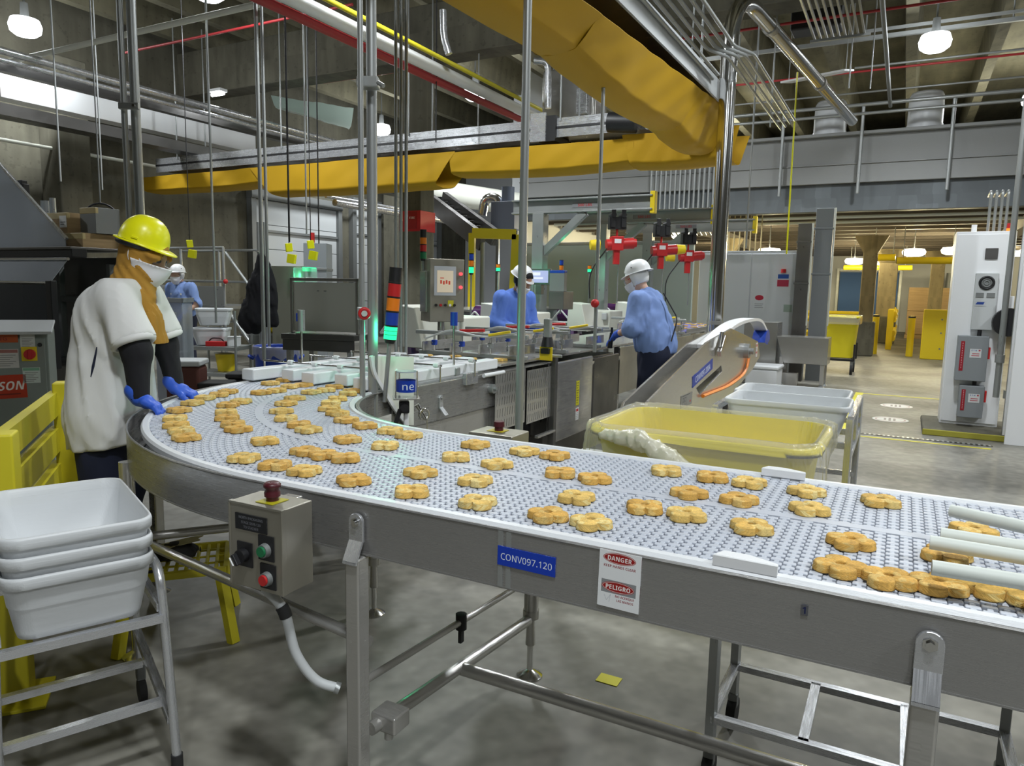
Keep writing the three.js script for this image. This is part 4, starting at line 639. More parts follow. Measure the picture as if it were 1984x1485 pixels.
{ // yellow step stool with a black cloth and card left on it
  const s = thing('step_stool', 'yellow steel step stool with a grated tread under the conveyor turn', 'stool', V3(-1.31, 0, -2.77), 0.35);
  const w = 0.36, d = 0.3, h = 0.3;
  part(s, 'tread_frame', [box(w, 0.03, 0.02, 0, h - 0.03, d / 2), box(w, 0.03, 0.02, 0, h - 0.03, -d / 2), box(0.02, 0.03, d, w / 2, h - 0.03, 0), box(0.02, 0.03, d, -w / 2, h - 0.03, 0)], M.safety);
  for (let i = 0; i < 9; i++) part(s, 'grate_bar', box(0.012, 0.02, d, -w / 2 + 0.036 + i * 0.036, h - 0.024, 0), M.safety);
  for (let i = 0; i < 3; i++) part(s, 'grate_cross', box(w, 0.008, 0.008, 0, h - 0.012, -d / 2 + 0.075 + i * 0.075), M.safety);
  for (const x of [-1, 1]) for (const z of [-1, 1]) part(s, 'leg', sweep([V3(x * (w / 2 - 0.02), h - 0.03, z * (d / 2 - 0.02)), V3(x * (w / 2 + 0.02), 0, z * (d / 2 + 0.03))], rect(0.034, 0.034)), M.safety);
  const c = solo('crumpled_cloth', 'crumpled black cloth lying on the yellow step stool', 'cloth', sdfMesh((x, y, z) => fold(uni(0.04, ball([0, 0.012, 0], 0.12, 0.024, 0.07), ball([0.05, 0.02, 0.02], 0.05, 0.035, 0.04), ball([-0.08, 0.016, -0.02], 0.05, 0.03, 0.05)), 0.012, 22)(x, y, z), [-0.2, -0.0, -0.14], [0.2, 0.09, 0.14], 0.009), M.rubber); c.position.set(-1.37, 0.301, -2.78); c.rotation.y = 0.3;
  const k = solo('card_scrap', 'torn strip of cardboard on the black cloth', 'cardboard', extr([[0, 0], [0.05, -0.01], [0.19, 0.05], [0.18, 0.08], [0.2, 0.1], [0.15, 0.1], [0.02, 0.05]], 0.004).rotateX(-Math.PI / 2), mat('cardPale', [0.42, 0.38, 0.2], 0.85)); k.position.set(-1.40, 0.347, -2.70); k.rotation.set(0.0, 0.35, 0.05);
}
{ // big yellow tub truck with a plastic liner
  const A = 0.66, Bc = 0.72, w = 1.04, d = 0.8, h = 0.54, y0 = 0.16;
  const t = thing('tub_truck', 'large yellow plastic tub truck lined with clear film beside the conveyor', 'tub', F(A, Bc));
  const wav = (s) => 0; const rowsOf = [[0.86, 0.0], [0.88, 0.03], [0.95, h * 0.72], [1.0, h - 0.02], [1.06, h - 0.01], [1.07, h - 0.035], [1.055, h + 0.0], [0.99, h + 0.004], [0.94, h * 0.72], [0.86, 0.05], [0.8, 0.04]];
  const loop = (k, y) => rpoly(w * k, d * k, 0.14 * k, 7).map(([x, z]) => V3(x, y0 + y, z));
  const Ls = rowsOf.map(r => loop(...r)), n = Ls[0].length;
  part(t, 'tub', [gridSurf(n, rowsOf.length - 1, (s, q) => Ls[Math.round(q * (rowsOf.length - 1))][Math.round(s * n) % n]), extr(rpoly(w * 0.86, d * 0.86, 0.12, 6), 0.02).rotateX(-Math.PI / 2).translate(0, y0 + 0.01, 0)], M.binYellow);
  part(t, 'under_frame', [box(w * 0.8, 0.04, 0.05, 0, 0.115, d * 0.3), box(w * 0.8, 0.04, 0.05, 0, 0.115, -d * 0.3), box(0.05, 0.04, d * 0.7, w * 0.35, 0.115, 0), box(0.05, 0.04, d * 0.7, -w * 0.35, 0.115, 0)], M.black);
  for (const x of [-1, 1]) for (const z of [-1, 1]) { const k = part(t, 'castor', box(0.05, 0.06, 0.05, x * w * 0.36, 0.06, z * d * 0.32), M.galvDark); part(k, 'wheel', place(new THREE.CylinderGeometry(0.06, 0.06, 0.035, 20), x * w * 0.36, 0.06, z * d * 0.32, 0, 0, Math.PI / 2), M.rubber); }
  // liner: draped inside, over the rim, skirt pulled down outside with folds
  const l = thing('bin_liner', 'crinkled clear plastic liner draped over the rim of the big yellow tub', 'liner', F(A, Bc));
  const outl = s => { const L = rpoly(w, d, 0.14, 12), q = s * L.length, i = Math.floor(q) % L.length, j = (i + 1) % L.length, f = q - Math.floor(q); return [L[i][0] * (1 - f) + L[j][0] * f, L[i][1] * (1 - f) + L[j][1] * f]; };
  part(l, 'film', gridSurf(360, 30, (s, v) => {
    const [x, z] = outl(s), front = Math.max(0, z / (d / 2)), cr = 0.016 * n3(s * 44, v * 2.5, 1) + 0.012 * Math.abs(n3(s * 130 + v * 9, v * 6, 3)) + 0.006 * n3(s * 260, v * 14, 5); let k, y;
    const drop = 0.13 + 0.16 * front * (0.5 + 0.5 * Math.sin(s * 21 + 0.6)) + 0.05 * n3(s * 14, 0, 2), bunch = 0.03 * front;
    if (v < 0.45) { k = 0.90 + 0.085 * (v / 0.45); y = h - 0.22 + (0.235) * (v / 0.45); } else if (v < 0.56) { const q = (v - 0.45) / 0.11; k = 0.985 + 0.105 * q; y = h + 0.015 + 0.012 * Math.sin(q * Math.PI); } else { const q = (v - 0.56) / 0.44; k = 1.09 + 0.01 * Math.sin(q * 3) + bunch * q; y = h + 0.012 - drop * q; }
    k += cr * (v > 0.5 ? 1.6 : 1); return V3(x * k, y0 + y + 0.4 * cr, z * k);
  }), M.film);
  // twisted knot of gathered film on the near side
  part(l, 'knot', sdfMesh(fold(chain([[-0.42, y0 + h - 0.02, d * 0.56], [-0.24, y0 + h - 0.02, d * 0.585], [-0.09, y0 + h - 0.09, d * 0.6], [0.06, y0 + h - 0.15, d * 0.6]], [0.025, 0.045, 0.04, 0.022], 0.03), 0.02, 30), [-0.52, y0 + h - 0.24, d * 0.5], [0.14, y0 + h + 0.06, d * 0.68], 0.010), mat('filmKnot', [0.88, 0.86, 0.72], 0.3, 0, { physical: true, transmission: 0.35, thickness: 0 }), 'gathered knot of white film');
}
{ // white totes on an aluminium cart beyond the tub
  const g = toteGeo(0.66, 0.42, 0.19, 0.88);
  const spots = [[1.5, 0.93, 'white tote at the front of the aluminium cart beyond the yellow tub'], [1.93, 0.9, 'white tote at the back of the aluminium cart beyond the yellow tub']];
  for (const [b, a, l] of spots) { const m = solo('tote', l, 'tote', g, M.milky, 'white totes on the aluminium cart'); m.position.copy(F(a, b, 0.582)); m.rotation.y = -TH; }
  const s = thing('tote_cart', 'aluminium square tube cart carrying white totes beyond the yellow tub', 'cart', F(0.92, 1.72));
  const X = 0.36, Z = 0.5, q = rect(0.032, 0.032); const bar = (n, p, r) => part(s, n, sweep([V3(...p), V3(...r)], q), M.alu);
  for (const x of [-1, 1]) for (const z of [-1, 1]) { bar('leg', [x * X, 0.08, z * Z], [x * X, 0.72, z * Z]); const k = part(s, 'castor', box(0.03, 0.05, 0.04, x * X, 0.045, z * Z), M.galvDark); part(k, 'wheel', place(new THREE.CylinderGeometry(0.04, 0.04, 0.026, 16), x * X, 0.04, z * Z, 0, 0, Math.PI / 2), M.rubber); }
  for (const x of [-1, 1]) { bar('top_rail', [x * X, 0.72, -Z], [x * X, 0.72, Z]); bar('side_rail', [x * X, 0.5, -Z], [x * X, 0.5, Z]); bar('rail_post', [x * X, 0.5, 0], [x * X, 0.72, 0]); }
  for (const z of [-1, 0, 1]) bar('shelf_bar', [-X, 0.565, z * Z * 0.92], [X, 0.565, z * Z * 0.92]); for (const z of [-1, 1]) bar('low_bar', [-X, 0.2, z * Z], [X, 0.2, z * Z]);
}
{ // low aluminium dolly frame seen under the conveyor
  const s = thing('dolly_frame', 'low aluminium ladder frame dolly standing under the conveyor discharge', 'dolly', F(1.32, -0.9)); const q = rect(0.026, 0.02), bar = (n, p, r) => part(s, n, sweep([V3(...p), V3(...r)], q), M.alu);
  bar('side_rail', [-0.22, 0.2, -0.13], [0.5, 0.2, -0.13]); bar('side_rail', [-0.22, 0.2, 0.2], [0.5, 0.2, 0.2]); for (const x of [-0.22, 0.02, 0.26, 0.5]) bar('rung', [x, 0.2, -0.13], [x, 0.2, 0.2]);
  for (const x of [-0.22, 0.5]) for (const z of [-0.13, 0.2]) { part(s, 'post', sweep([V3(x, 0.1, z), V3(x, z < 0 || x < 0 ? 0.62 : 0.3, z)], rect(0.024, 0.024)), M.galv); const k = part(s, 'castor', box(0.03, 0.05, 0.035, x, 0.06, z), M.galvDark); part(k, 'wheel', place(new THREE.CylinderGeometry(0.045, 0.045, 0.028, 16), x, 0.045, z, 0, 0, Math.PI / 2), M.rubber); }
}
// floor paint and stickers
const paint = (name, label, pts, w, m = M.linePaint, cat = 'floor marking') => solo(name, label, cat, sweep(pts.map(p => p.clone().setY(0.0015)), rect(w, 0.003)), m);
paint('floor_line', 'broad yellow painted line along the aisle edge', [F(1.02, 5.2), F(1.02, 8.5)], 0.1);
paint('floor_line', 'thin yellow painted line crossing the aisle behind the round stickers', [F(1.07, 8.42), F(2.05, 8.42)], 0.05);
paint('floor_line', 'thin yellow painted line beside the floor drain', [F(0.9, 4.86), F(2.3, 4.86)], 0.04);
paint('floor_line', 'yellow paint patch on the floor under the conveyor', [F(0.62, -0.72), F(0.7, -0.72)], 0.06);
{ const t = thing('floor_drain', 'narrow black slotted drain across the aisle floor', 'drain', F(1.6, 5.02)); part(t, 'channel', box(1.45, 0.004, 0.06, 0, 0, 0), M.black); for (let i = 0; i < 34; i++) part(t, 'grate_slat', box(0.02, 0.004, 0.06, -0.7 + i * 0.0425, 0.003, 0), M.galv); }
{ const tx = canvasTex(128, 128, (g, W, H) => { g.fillStyle = '#8d8c86'; g.fillRect(0, 0, W, H); g.fillStyle = '#d8d6d0'; g.beginPath(); g.arc(64, 64, 62, 0, 7); g.fill(); g.strokeStyle = '#b39a94'; g.lineWidth = 6; g.beginPath(); g.arc(64, 64, 50, 0, 7); g.stroke(); g.fillStyle = '#9a9089'; g.fillRect(34, 46, 60, 8); g.fillRect(28, 62, 72, 8); g.fillRect(40, 78, 48, 8); });
  const g = new THREE.CylinderGeometry(0.19, 0.19, 0.002, 32).translate(0, 0.001, 0); for (const [b, a, l] of [[7.36, 1.5, 'round white floor sticker farther along the aisle'], [6.15, 1.45, 'round white floor sticker nearer the drain']]) { const m = solo('floor_sticker', l, 'sticker', g, printed(tx, 0.6), 'round floor stickers'); m.position.copy(F(a, b)); m.rotation.y = -TH; } }
// ================================================================ the packing line
const toLocal = (o, p) => p.clone().sub(o.position).applyAxisAngle(V3(0, 1, 0), -o.rotation.y);
const FB = (b, y = 0) => -b; // local z of a point b metres down the line
const line = (name, label, cat) => thing(name, label, cat, F(0, 0));
{ // lane guides after the turn
  const t = line('lane_guide_unit', 'white plastic lane guide blocks on a stainless bed after the belt turn', 'lane guides');
  const bed = part(t, 'bed', box(0.86, 0.02, 1.42, -1.257, 0.826, -0.66), M.steel);
  const bw = 0.09, ch = (RO - RI - 5 * bw) / 4;
  for (let i = 0; i < 5; i++) { const x = -RO + bw / 2 + i * (bw + ch), b0 = [-0.27, -0.16, -0.2, -0.15, -0.22][i], b1 = 1.12; part(t, 'guide_block', box(bw, 0.062, b1 - b0, x, 0.862, -(b0 + b1) / 2, 0, 0, 0, 0.008), M.whitePlastic); }
  for (const b of [-0.02, 0.36, 0.74]) { const r = part(t, 'cross_rod', rod(V3(-RO - 0.1, 0.945, -b), V3(-RI + 0.06, 0.945, -b), 0.006, 10), M.chrome); for (let i = 0; i < 5; i++) part(r, 'collar', rod(V3(-RO + 0.1 + i * 0.184, 0.945, -b), V3(-RO + 0.13 + i * 0.184, 0.945, -b), 0.014, 12), M.white); for (const x of [-RO - 0.09, -RI + 0.05]) part(r, 'rod_post', cyl(0.006, 0.006, 0.1, x, 0.85, -b, 8), M.chrome); }
  part(t, 'side_panel', [box(0.006, 0.22, 1.2, -0.826, 0.622, -0.56), box(0.03, 0.006, 1.2, -0.838, 0.622, -0.56)], M.panel); part(t, 'skirt', box(0.006, 0.4, 1.15, -0.84, 0.22, -0.56), M.steel);
  part(t, 'side_panel', box(0.006, 0.22, 1.3, -1.69, 0.622, -0.56), M.panel); for (const b of [0.1, 1.1]) for (const x of [-0.86, -1.66]) part(t, 'leg', box(0.04, 0.83, 0.04, x, 0, -b), M.steel);
  const k = part(t, 'leg_bracket', [extr([[-0.018, 0.70], [0.018, 0.70], [0.018, 0.755], [0.01, 0.77], [-0.01, 0.77], [-0.018, 0.755]], 0.006).rotateY(Math.PI / 2).translate(-0.822, 0, -0.41), sweep([V3(-0.82, 0.7, -0.41), V3(-0.78, 0.655, -0.41)], rect(0.036, 0.006))], M.alu, 'bent stainless bracket'); part(k, 'bolt', bolt(V3(-0.816, 0.755, -0.41), V3(1, 0, 0), 0.011, 0.012), M.chrome);
  part(t, 'roller', rod(V3(-0.80, 0.84, -0.86), V3(-0.80, 0.84, -1.12), 0.013, 14), M.whitePlastic); part(t, 'take_up_knob', [rod(V3(-0.83, 0.745, -0.98), V3(-0.79, 0.745, -0.98), 0.03, 16), rod(V3(-0.80, 0.745, -0.98), V3(-0.77, 0.745, -0.98), 0.012, 10)], M.galv); part(t, 'clamp_plate', box(0.03, 0.075, 0.14, -0.812, 0.80, -0.72), M.alu);
}
{ // curved white shield where belt meets guides
  const q = [[716, 690], [800, 692], [800, 824], [787, 824], [762, 792], [738, 752], [722, 722]].map(([x, y]) => { const p = atA(x, y, -0.815), [, b] = abOf(p); return [b, p.y]; });
  const t = line('guide_shield', 'curved translucent white shield plate with bright trim beside the clear canister', 'shield'); const g = extr(q, 0.006).rotateY(Math.PI / 2); part(t, 'plate', g.translate(-0.815, 0, 0), M.offWhite);
  part(t, 'trim', sweep(smooth(q.slice(3).concat([q[0]]).map(([b, y]) => V3(-0.806, y, -b)), 16), rect(0.012, 0.02)), M.white, 'bright edge trim');
}
{ // clear canister with a blue band
  const t = thing('canister', 'clear canister with a blue band lettered ne on a clamp bracket', 'canister', atZ(787, 771, 3.56), 0.2); const c = canvasTex(256, 64, (g, W, H) => { g.fillStyle = '#0f3aa8'; g.fillRect(0, 0, W, H); g.fillStyle = '#e6ecf6'; g.font = '52px sans-serif'; g.textBaseline = 'middle'; g.fillText('ne', 26, 32); g.fillRect(96, 0, 4, 64); });
  part(t, 'jar', new THREE.CylinderGeometry(0.047, 0.047, 0.125, 28, 1, true).translate(0, 0.067, 0), M.clear); part(t, 'band', new THREE.CylinderGeometry(0.0485, 0.0485, 0.058, 28, 1, true).rotateY(-1.2).translate(0, 0.06, 0), printed(c, 0.35), 'blue band lettered ne'); part(t, 'base_plate', box(0.13, 0.008, 0.11, 0, -0.004, 0), M.steel); part(t, 'cap', cyl(0.05, 0.05, 0.006, 0, 0.128, 0, 24), M.smoke); part(t, 'tie_rod', [-1, 1].map(e => cyl(0.004, 0.004, 0.135, e * 0.052, 0, 0.02, 8)), M.chrome);
  part(t, 'clamp', [box(0.05, 0.06, 0.05, -0.01, -0.075, 0.0), rod(V3(-0.01, -0.045, 0.02), V3(-0.01, -0.045, 0.05), 0.02, 14)], M.black); part(t, 'arm', [sweep([V3(-0.03, -0.06, 0), V3(-0.075, -0.2, 0)], rect(0.03, 0.02))], M.black); part(t, 'stem', [cyl(0.013, 0.013, 0.14, 0.0, -0.21, 0.0, 14)], M.white); part(t, 'hand_wheel', [place(new THREE.TorusGeometry(0.026, 0.007, 8, 22), 0.085, -0.08, 0.03, 0.5), rod(V3(0.05, -0.03, 0.03), V3(0.09, -0.1, 0.03), 0.012, 10), rod(V3(0.1, -0.1, 0.03), V3(0.1, -0.16, 0.03), 0.004, 6)], M.chrome);
}
// signal towers: coloured segments from the base up
function tower(label, p, r, h, cols, pole, tilt = 0, group) {
  const t = thing('signal_tower', label, 'signal light', p, 0, group); t.rotation.z = tilt; const n = cols.length, s = h / n;
  part(t, 'pole', cyl(r * 0.34, r * 0.34, pole, 0, -pole, 0, 12), M.galv); part(t, 'socket', cyl(r * 0.7, r * 0.95, s * 0.3, 0, -s * 0.05, 0, 20), M.black);
  cols.forEach((m, i) => { const y = s * 0.22 + i * s * 0.93; const seg = part(t, 'segment', cyl(r, r, s * 0.82, 0, y, 0, 24), m); part(seg, 'ring', cyl(r * 1.03, r * 1.03, s * 0.1, 0, y + s * 0.82, 0, 24), M.black);
    if (m === M.greenGlow) { seg.castShadow = false; if (r > 0.02) { part(seg, 'lens_bar', [0.3, 0.55].map(q => new THREE.TorusGeometry(r * 1.02, r * 0.04, 6, 24).rotateX(Math.PI / 2).translate(0, y + s * q, 0)), M.green); const l = new THREE.PointLight(new THREE.Color(0.05, 1, 0.45), 0.45); l.position.set(0, y + s * 0.4, 0); l.castShadow = true; l.shadow.radius = 1.4; t.add(l); } } });
  return t;
}
tower('tall signal tower with green segment lit, leaning beside the steel posts', atZ(755, 664, 3.6), 0.032, 0.38, [M.greenGlow, M.blue, M.orange, M.red, M.black], 0.3, -0.09);
{ // second stop box on the inner side of the conveyor
  const t = thing('stop_box', 'steel box with a red mushroom stop inside the conveyor bend', 'control box', atY(962, 842, 0.8).setY(0.66)); part(t, 'enclosure', box(0.2, 0.15, 0.15, 0, 0, -0.02), M.steelWarm); plate(t, 'stop_ring', 0.07, 0.06, canvasTex(8, 8, g => { g.fillStyle = '#b8a822'; g.fillRect(0, 0, 8, 8); }), -0.005, 0.152, -0.02, 0, -Math.PI / 2, 0); part(t, 'emergency_stop', [cyl(0.018, 0.018, 0.02, 0, 0.152, -0.02, 16), cyl(0.023, 0.021, 0.02, 0, 0.17, -0.02, 20)], M.deepRed); part(t, 'bracket', box(0.03, 0.03, 0.2, -0.05, 0.05, 0.12), M.steel);
}
{ // slotted guards
  const t = line('slotted_guard', 'stainless guard plates punched with slanted slots beside the lane guides', 'guard');
  const plateG = (w, h, nx, ny) => { const holes = []; for (let j = 0; j < ny; j++) for (let i = 0; i < nx; i++) { const x = -w / 2 + w * (i + 0.6 + 0.25 * (j % 2)) / (nx + 0.3), y = h * (j + 0.55) / ny; holes.push([[x - 0.006, y - 0.028], [x, y - 0.032], [x + 0.006, y + 0.022], [x, y + 0.028]].reverse()); } return extr([[-w / 2, 0], [w / 2, 0], [w / 2, h], [-w / 2, h]], 0.004, 0, holes).rotateY(Math.PI / 2); };
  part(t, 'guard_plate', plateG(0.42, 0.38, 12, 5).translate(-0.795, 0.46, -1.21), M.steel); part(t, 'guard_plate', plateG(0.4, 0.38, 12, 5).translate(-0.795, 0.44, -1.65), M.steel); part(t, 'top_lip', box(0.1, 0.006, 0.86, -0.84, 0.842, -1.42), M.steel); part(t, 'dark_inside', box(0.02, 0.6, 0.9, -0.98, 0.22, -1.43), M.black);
  part(t, 'frame_post', [box(0.05, 0.9, 0.05, -0.785, 0.0, -1.87)], M.steelDark); part(t, 'frame_rail', [box(0.03, 0.02, 0.3, -0.77, 0.32, -1.72), box(0.03, 0.02, 0.3, -0.77, 0.2, -1.72)], M.steel);
  const s = thing('sensor_box', 'yellow and black sensor box on a dark post beside the slotted guard', 'sensor', F(-0.79, 1.76, 0.87)); part(s, 'yellow_plate', box(0.1, 0.1, 0.012, 0, 0, 0.02), M.yellow); part(s, 'reader', [box(0.07, 0.04, 0.04, 0, 0.05, 0.03), cyl(0.05, 0.035, 0.07, 0, 0.1, 0, 14)], M.black); part(s, 'bracket', [box(0.05, 0.14, 0.05, 0, 0.165, 0), box(0.16, 0.02, 0.02, 0.02, 0.02, -0.04)], M.galv);
}
{ // machine cabinet below the worker's table
  const t = line('wrapper_cabinet', 'polished stainless machine cabinet with yellow label left of the stout worker', 'machine'); part(t, 'door', box(0.03, 0.62, 0.72, -0.80, 0.22, -2.3, 0, 0, 0, 0.012), M.steel); part(t, 'door', box(0.03, 0.56, 0.62, -0.80, 0.26, -2.99, 0, 0, 0, 0.012), M.steelDark, 'stainless door with a dark reflection put into its colour'); part(t, 'curved_top', new THREE.CylinderGeometry(0.09, 0.09, 1.42, 24, 1, false, 0, Math.PI / 2).rotateX(Math.PI / 2).translate(-0.875, 0.795, -2.62), M.steel); part(t, 'core', box(0.78, 0.56, 1.4, -1.24, 0.26, -2.62), M.steelDark); part(t, 'plinth', box(0.7, 0.26, 1.3, -1.26, 0, -2.62), M.steelDark);  // second door darker than the first: its dark reflection is put into the colour
  plate(t, 'caution_label', 0.06, 0.2, canvasTex(64, 200, (g, W, H) => { g.fillStyle = '#c8c022'; g.fillRect(0, 0, W, H); g.fillStyle = '#55521a'; for (let i = 0; i < 9; i++) g.fillRect(12, 14 + i * 20, 40 - (i % 3) * 8, 7); }), -0.783, 0.56, -2.34, Math.PI / 2, 0, 0, 'yellow caution label'); plate(t, 'danger_label', 0.06, 0.1, canvasTex(64, 100, (g, W, H) => { g.fillStyle = '#dcdcdc'; g.fillRect(0, 0, W, H); g.fillStyle = '#a33'; g.fillRect(8, 8, 48, 22); g.fillStyle = '#999'; for (let i = 0; i < 4; i++) g.fillRect(8, 40 + i * 14, 44, 5); }), -0.783, 0.39, -2.34, Math.PI / 2);
}
{ // long table deck and side panels further down
  const t = line('line_table', 'long stainless packing table deck running down the line', 'table'); part(t, 'deck', box(0.84, 0.02, 7.5, -1.257, 0.868, -4.9), M.steel);
  for (const [b0, b1, m] of [[3.42, 4.7, M.steelWarm], [4.72, 6.1, M.steelWarm], [6.12, 7.6, M.steelWarm], [7.62, 8.65, M.steelWarm]]) part(t, 'side_panel', box(0.02, 0.44, b1 - b0, -0.83, 0.42, -(b0 + b1) / 2), m); part(t, 'opening', box(0.012, 0.26, 0.5, -0.824, 0.5, -4.9), M.black);
  for (let b = 3.5; b < 8.6; b += 1.65) for (const x of [-0.88, -1.62]) part(t, 'leg', box(0.05, 0.868, 0.05, x, 0, -b), M.steel); plate(t, 'caution_label', 0.1, 0.26, canvasTex(64, 160, (g, W, H) => { g.fillStyle = '#c2ba2a'; g.fillRect(0, 0, W, H); g.fillStyle = '#605c1e'; for (let i = 0; i < 7; i++) g.fillRect(12, 12 + i * 20, 38, 7); }), -0.815, 0.63, -4.95, Math.PI / 2);
  part(t, 'purple_belt', box(0.6, 0.012, 2.6, -1.18, 0.89, -7.3), M.purple, 'violet blue belt'); part(t, 'belt_rail', [box(0.02, 0.05, 2.7, -0.86, 0.885, -7.3), box(0.02, 0.05, 2.7, -1.5, 0.885, -7.3)], M.steel);
  for (let i = 0; i < 22; i++) { const m = shade(new THREE.Mesh(cookieGeo[i % 3], cookieMats[i % 3])); m.name = numbered('cookie'); m.position.copy(F(-1.44 + (i % 4) * 0.17 + rr(-0.03, 0.03), 6.15 + Math.floor(i / 4) * 0.4 + (i % 4) * 0.1 + rr(-0.05, 0.05), 0.9025)); m.rotation.y = rr(0, 6); scene.add(m); tag(m, 'golden four petal cookie riding on the violet blue belt', 'cookie', 'cookies on the violet belt'); }
}
{ // adjusters over the infeed lanes
  const add = (b, label) => {
    const t = thing('infeed_adjuster', label, 'machine', F(-1.25, b, 0.89)); part(t, 'base_bar', box(0.9, 0.03, 0.05, 0, 0, 0), M.galv);
    for (const x of [-0.36, -0.12, 0.12, 0.36]) { part(t, 'lane_plate', box(0.012, 0.07, 0.4, x, 0.03, -0.1), M.steel); part(t, 'post', cyl(0.008, 0.008, 0.13, x + 0.05, 0.03, 0.02, 8), M.chrome); const c = part(t, 'clamp', box(0.035, 0.04, 0.035, x + 0.05, 0.07, 0.02), x < 0 ? M.blue : M.galv); part(c, 'screw', rod(V3(x + 0.05, 0.09, 0.035), V3(x + 0.05, 0.09, 0.06), 0.006, 8), M.chrome); }
    part(t, 'top_bar', box(0.94, 0.028, 0.035, 0, 0.15, 0.02), M.galv); part(t, 'hose', tube([V3(-0.35, 0.12, 0.08), V3(-0.1, 0.2, 0.12), V3(0.15, 0.15, 0.1), V3(0.4, 0.19, 0.06)], 0.007, 0.08, 8), M.lightGrey);
    part(t, 'red_handle', rod(V3(-0.05, 0.19, 0.08), V3(0.14, 0.2, 0.06), 0.012, 10), M.red, 'red handle'); part(t, 'yellow_handle', rod(V3(0.2, 0.17, 0.1), V3(0.36, 0.2, 0.08), 0.01, 10), M.yellow, 'yellow handle');
    return t;
  };
  add(1.45, 'lane adjuster bars with blue clamps and red handle just past the white guides'); add(2.15, 'lane adjuster bars with blue clamps beside the smock worker'); add(2.85, 'lane adjuster bars with red and yellow handles in front of the stout worker'); add(5.6, 'lane adjuster bars with handles beyond the stout worker');
  for (let i = 0; i < 5; i++) { const m = shade(new THREE.Mesh(cookieGeo[i % 3], cookieMats[i % 3])); m.name = numbered('cookie'); m.position.copy(F(-1.5 + 0.184 * (i % 4), 1.24 + 0.1 * (i % 2), 0.889)); m.rotation.y = i; scene.add(m); tag(m, 'golden cookie in the narrow lanes past the white guide blocks', 'cookie', 'cookies in the infeed lanes'); }
  const post = (x, y, z, label) => { const t = thing('sensor_post', label, 'sensor', F(x, y, 0.86)); part(t, 'rod', cyl(0.008, 0.008, 0.36, 0, 0, 0, 10), M.chrome); part(t, 'cap', cyl(0.022, 0.022, 0.08, 0, 0.3, 0, 16), M.blue, 'blue sensor head'); part(t, 'clamp', box(0.07, 0.05, 0.05, 0, 0.0, 0), M.galv); };
  post(-0.87, 0.62, 0, 'blue capped sensor on a thin rod above the clamp plate'); { const t = thing('sensor_post', 'steel sensor barrel on a thin rod with blue side label by the outer guides', 'sensor', F(-1.78, 0.3, 0.86)); part(t, 'rod', cyl(0.007, 0.007, 0.3, 0, 0, 0, 10), M.chrome); part(t, 'barrel', cyl(0.022, 0.022, 0.13, 0, 0.24, 0, 16), M.galv); part(t, 'label', box(0.012, 0.05, 0.03, -0.024, 0.3, 0), M.blue); }
}
{ // operator panel
  const t = thing('operator_panel', 'stainless operator panel with touch screen and lit red lamps on a pole', 'control panel', atZ(866, 640, 6.1).setY(0), 0.42); const y = 1.1; part(t, 'pole', [cyl(0.03, 0.03, y, -0.02, 0, -0.1, 14), box(0.3, 0.02, 0.3, -0.02, 0, -0.1)], M.steel); part(t, 'enclosure', box(0.3, 0.52, 0.26, 0, y, -0.13), M.steelWarm); part(t, 'side_box', box(0.02, 0.34, 0.16, -0.16, y + 0.08, -0.14), M.steel);
  plate(t, 'screen_bezel', 0.19, 0.24, canvasTex(16, 16, g => { g.fillStyle = '#b9bcc2'; g.fillRect(0, 0, 16, 16); }), -0.02, y + 0.34, 0.002); const scr = canvasTex(128, 160, (g, W, H) => { g.fillStyle = '#d8c8b0'; g.fillRect(0, 0, W, H); g.fillStyle = '#c04a3a'; for (let i = 0; i < 4; i++) g.fillRect(24 + i * 22, 70 + (i % 2) * 6, 14, 26); g.fillRect(24, 52, 30, 6); });
  const sc = plate(t, 'screen', 0.14, 0.18, scr, -0.02, y + 0.335, 0.004); sc.material = new THREE.MeshStandardMaterial({ map: scr, emissiveMap: scr, emissive: new THREE.Color(0.5, 0.5, 0.5), roughness: 0.3 });
  for (const q of [0.4, 0.29]) { const l = part(t, 'lit_button', rod(V3(0.115, y + q, 0.0), V3(0.115, y + q, 0.02), 0.014, 14), M.redGlow, 'lit red lamp'); l.castShadow = false; }
  [M.black, M.red, M.black, M.white, M.black].forEach((m, i) => part(t, 'push_button', rod(V3(-0.1 + i * 0.04, y + 0.14, 0), V3(-0.1 + i * 0.04, y + 0.14, 0.018), 0.011, 12), m)); plate(t, 'stop_ring', 0.05, 0.05, canvasTex(8, 8, g => { g.fillStyle = '#c6be26'; g.fillRect(0, 0, 8, 8); }), 0.03, y + 0.155, 0.002);
}
const T4 = [M.green, M.red, M.orange, M.black];
tower('four segment signal tower with orange, red and green lenses on the operator panel', atZ(820, 505, 6.2), 0.028, 0.26, T4, 0.18);
tower('small signal tower with lit green base behind the operator panel', atZ(913, 532, 8.5), 0.028, 0.24, [M.greenGlow, M.orange, M.blue], 0.6, 0, 'small signal towers');
tower('small signal tower with blue top beside the grey hoist post', atZ(1087, 545, 9), 0.025, 0.26, [M.green, M.red, M.orange, M.blue], 0.4, 0, 'small signal towers');
for (const [x, y, z, l] of [[965, 527, 10, 'single green beacon lit behind the smock worker'], [1034, 540, 9.4, 'single green beacon lit beside the purple film rolls'], [1142, 529, 10.4, 'single green beacon lit in front of the pale green panel']]) tower(l, atZ(x, y, z), 0.028, 0.1, [M.greenGlow, M.orange], 0.5, 0, 'single green beacons');
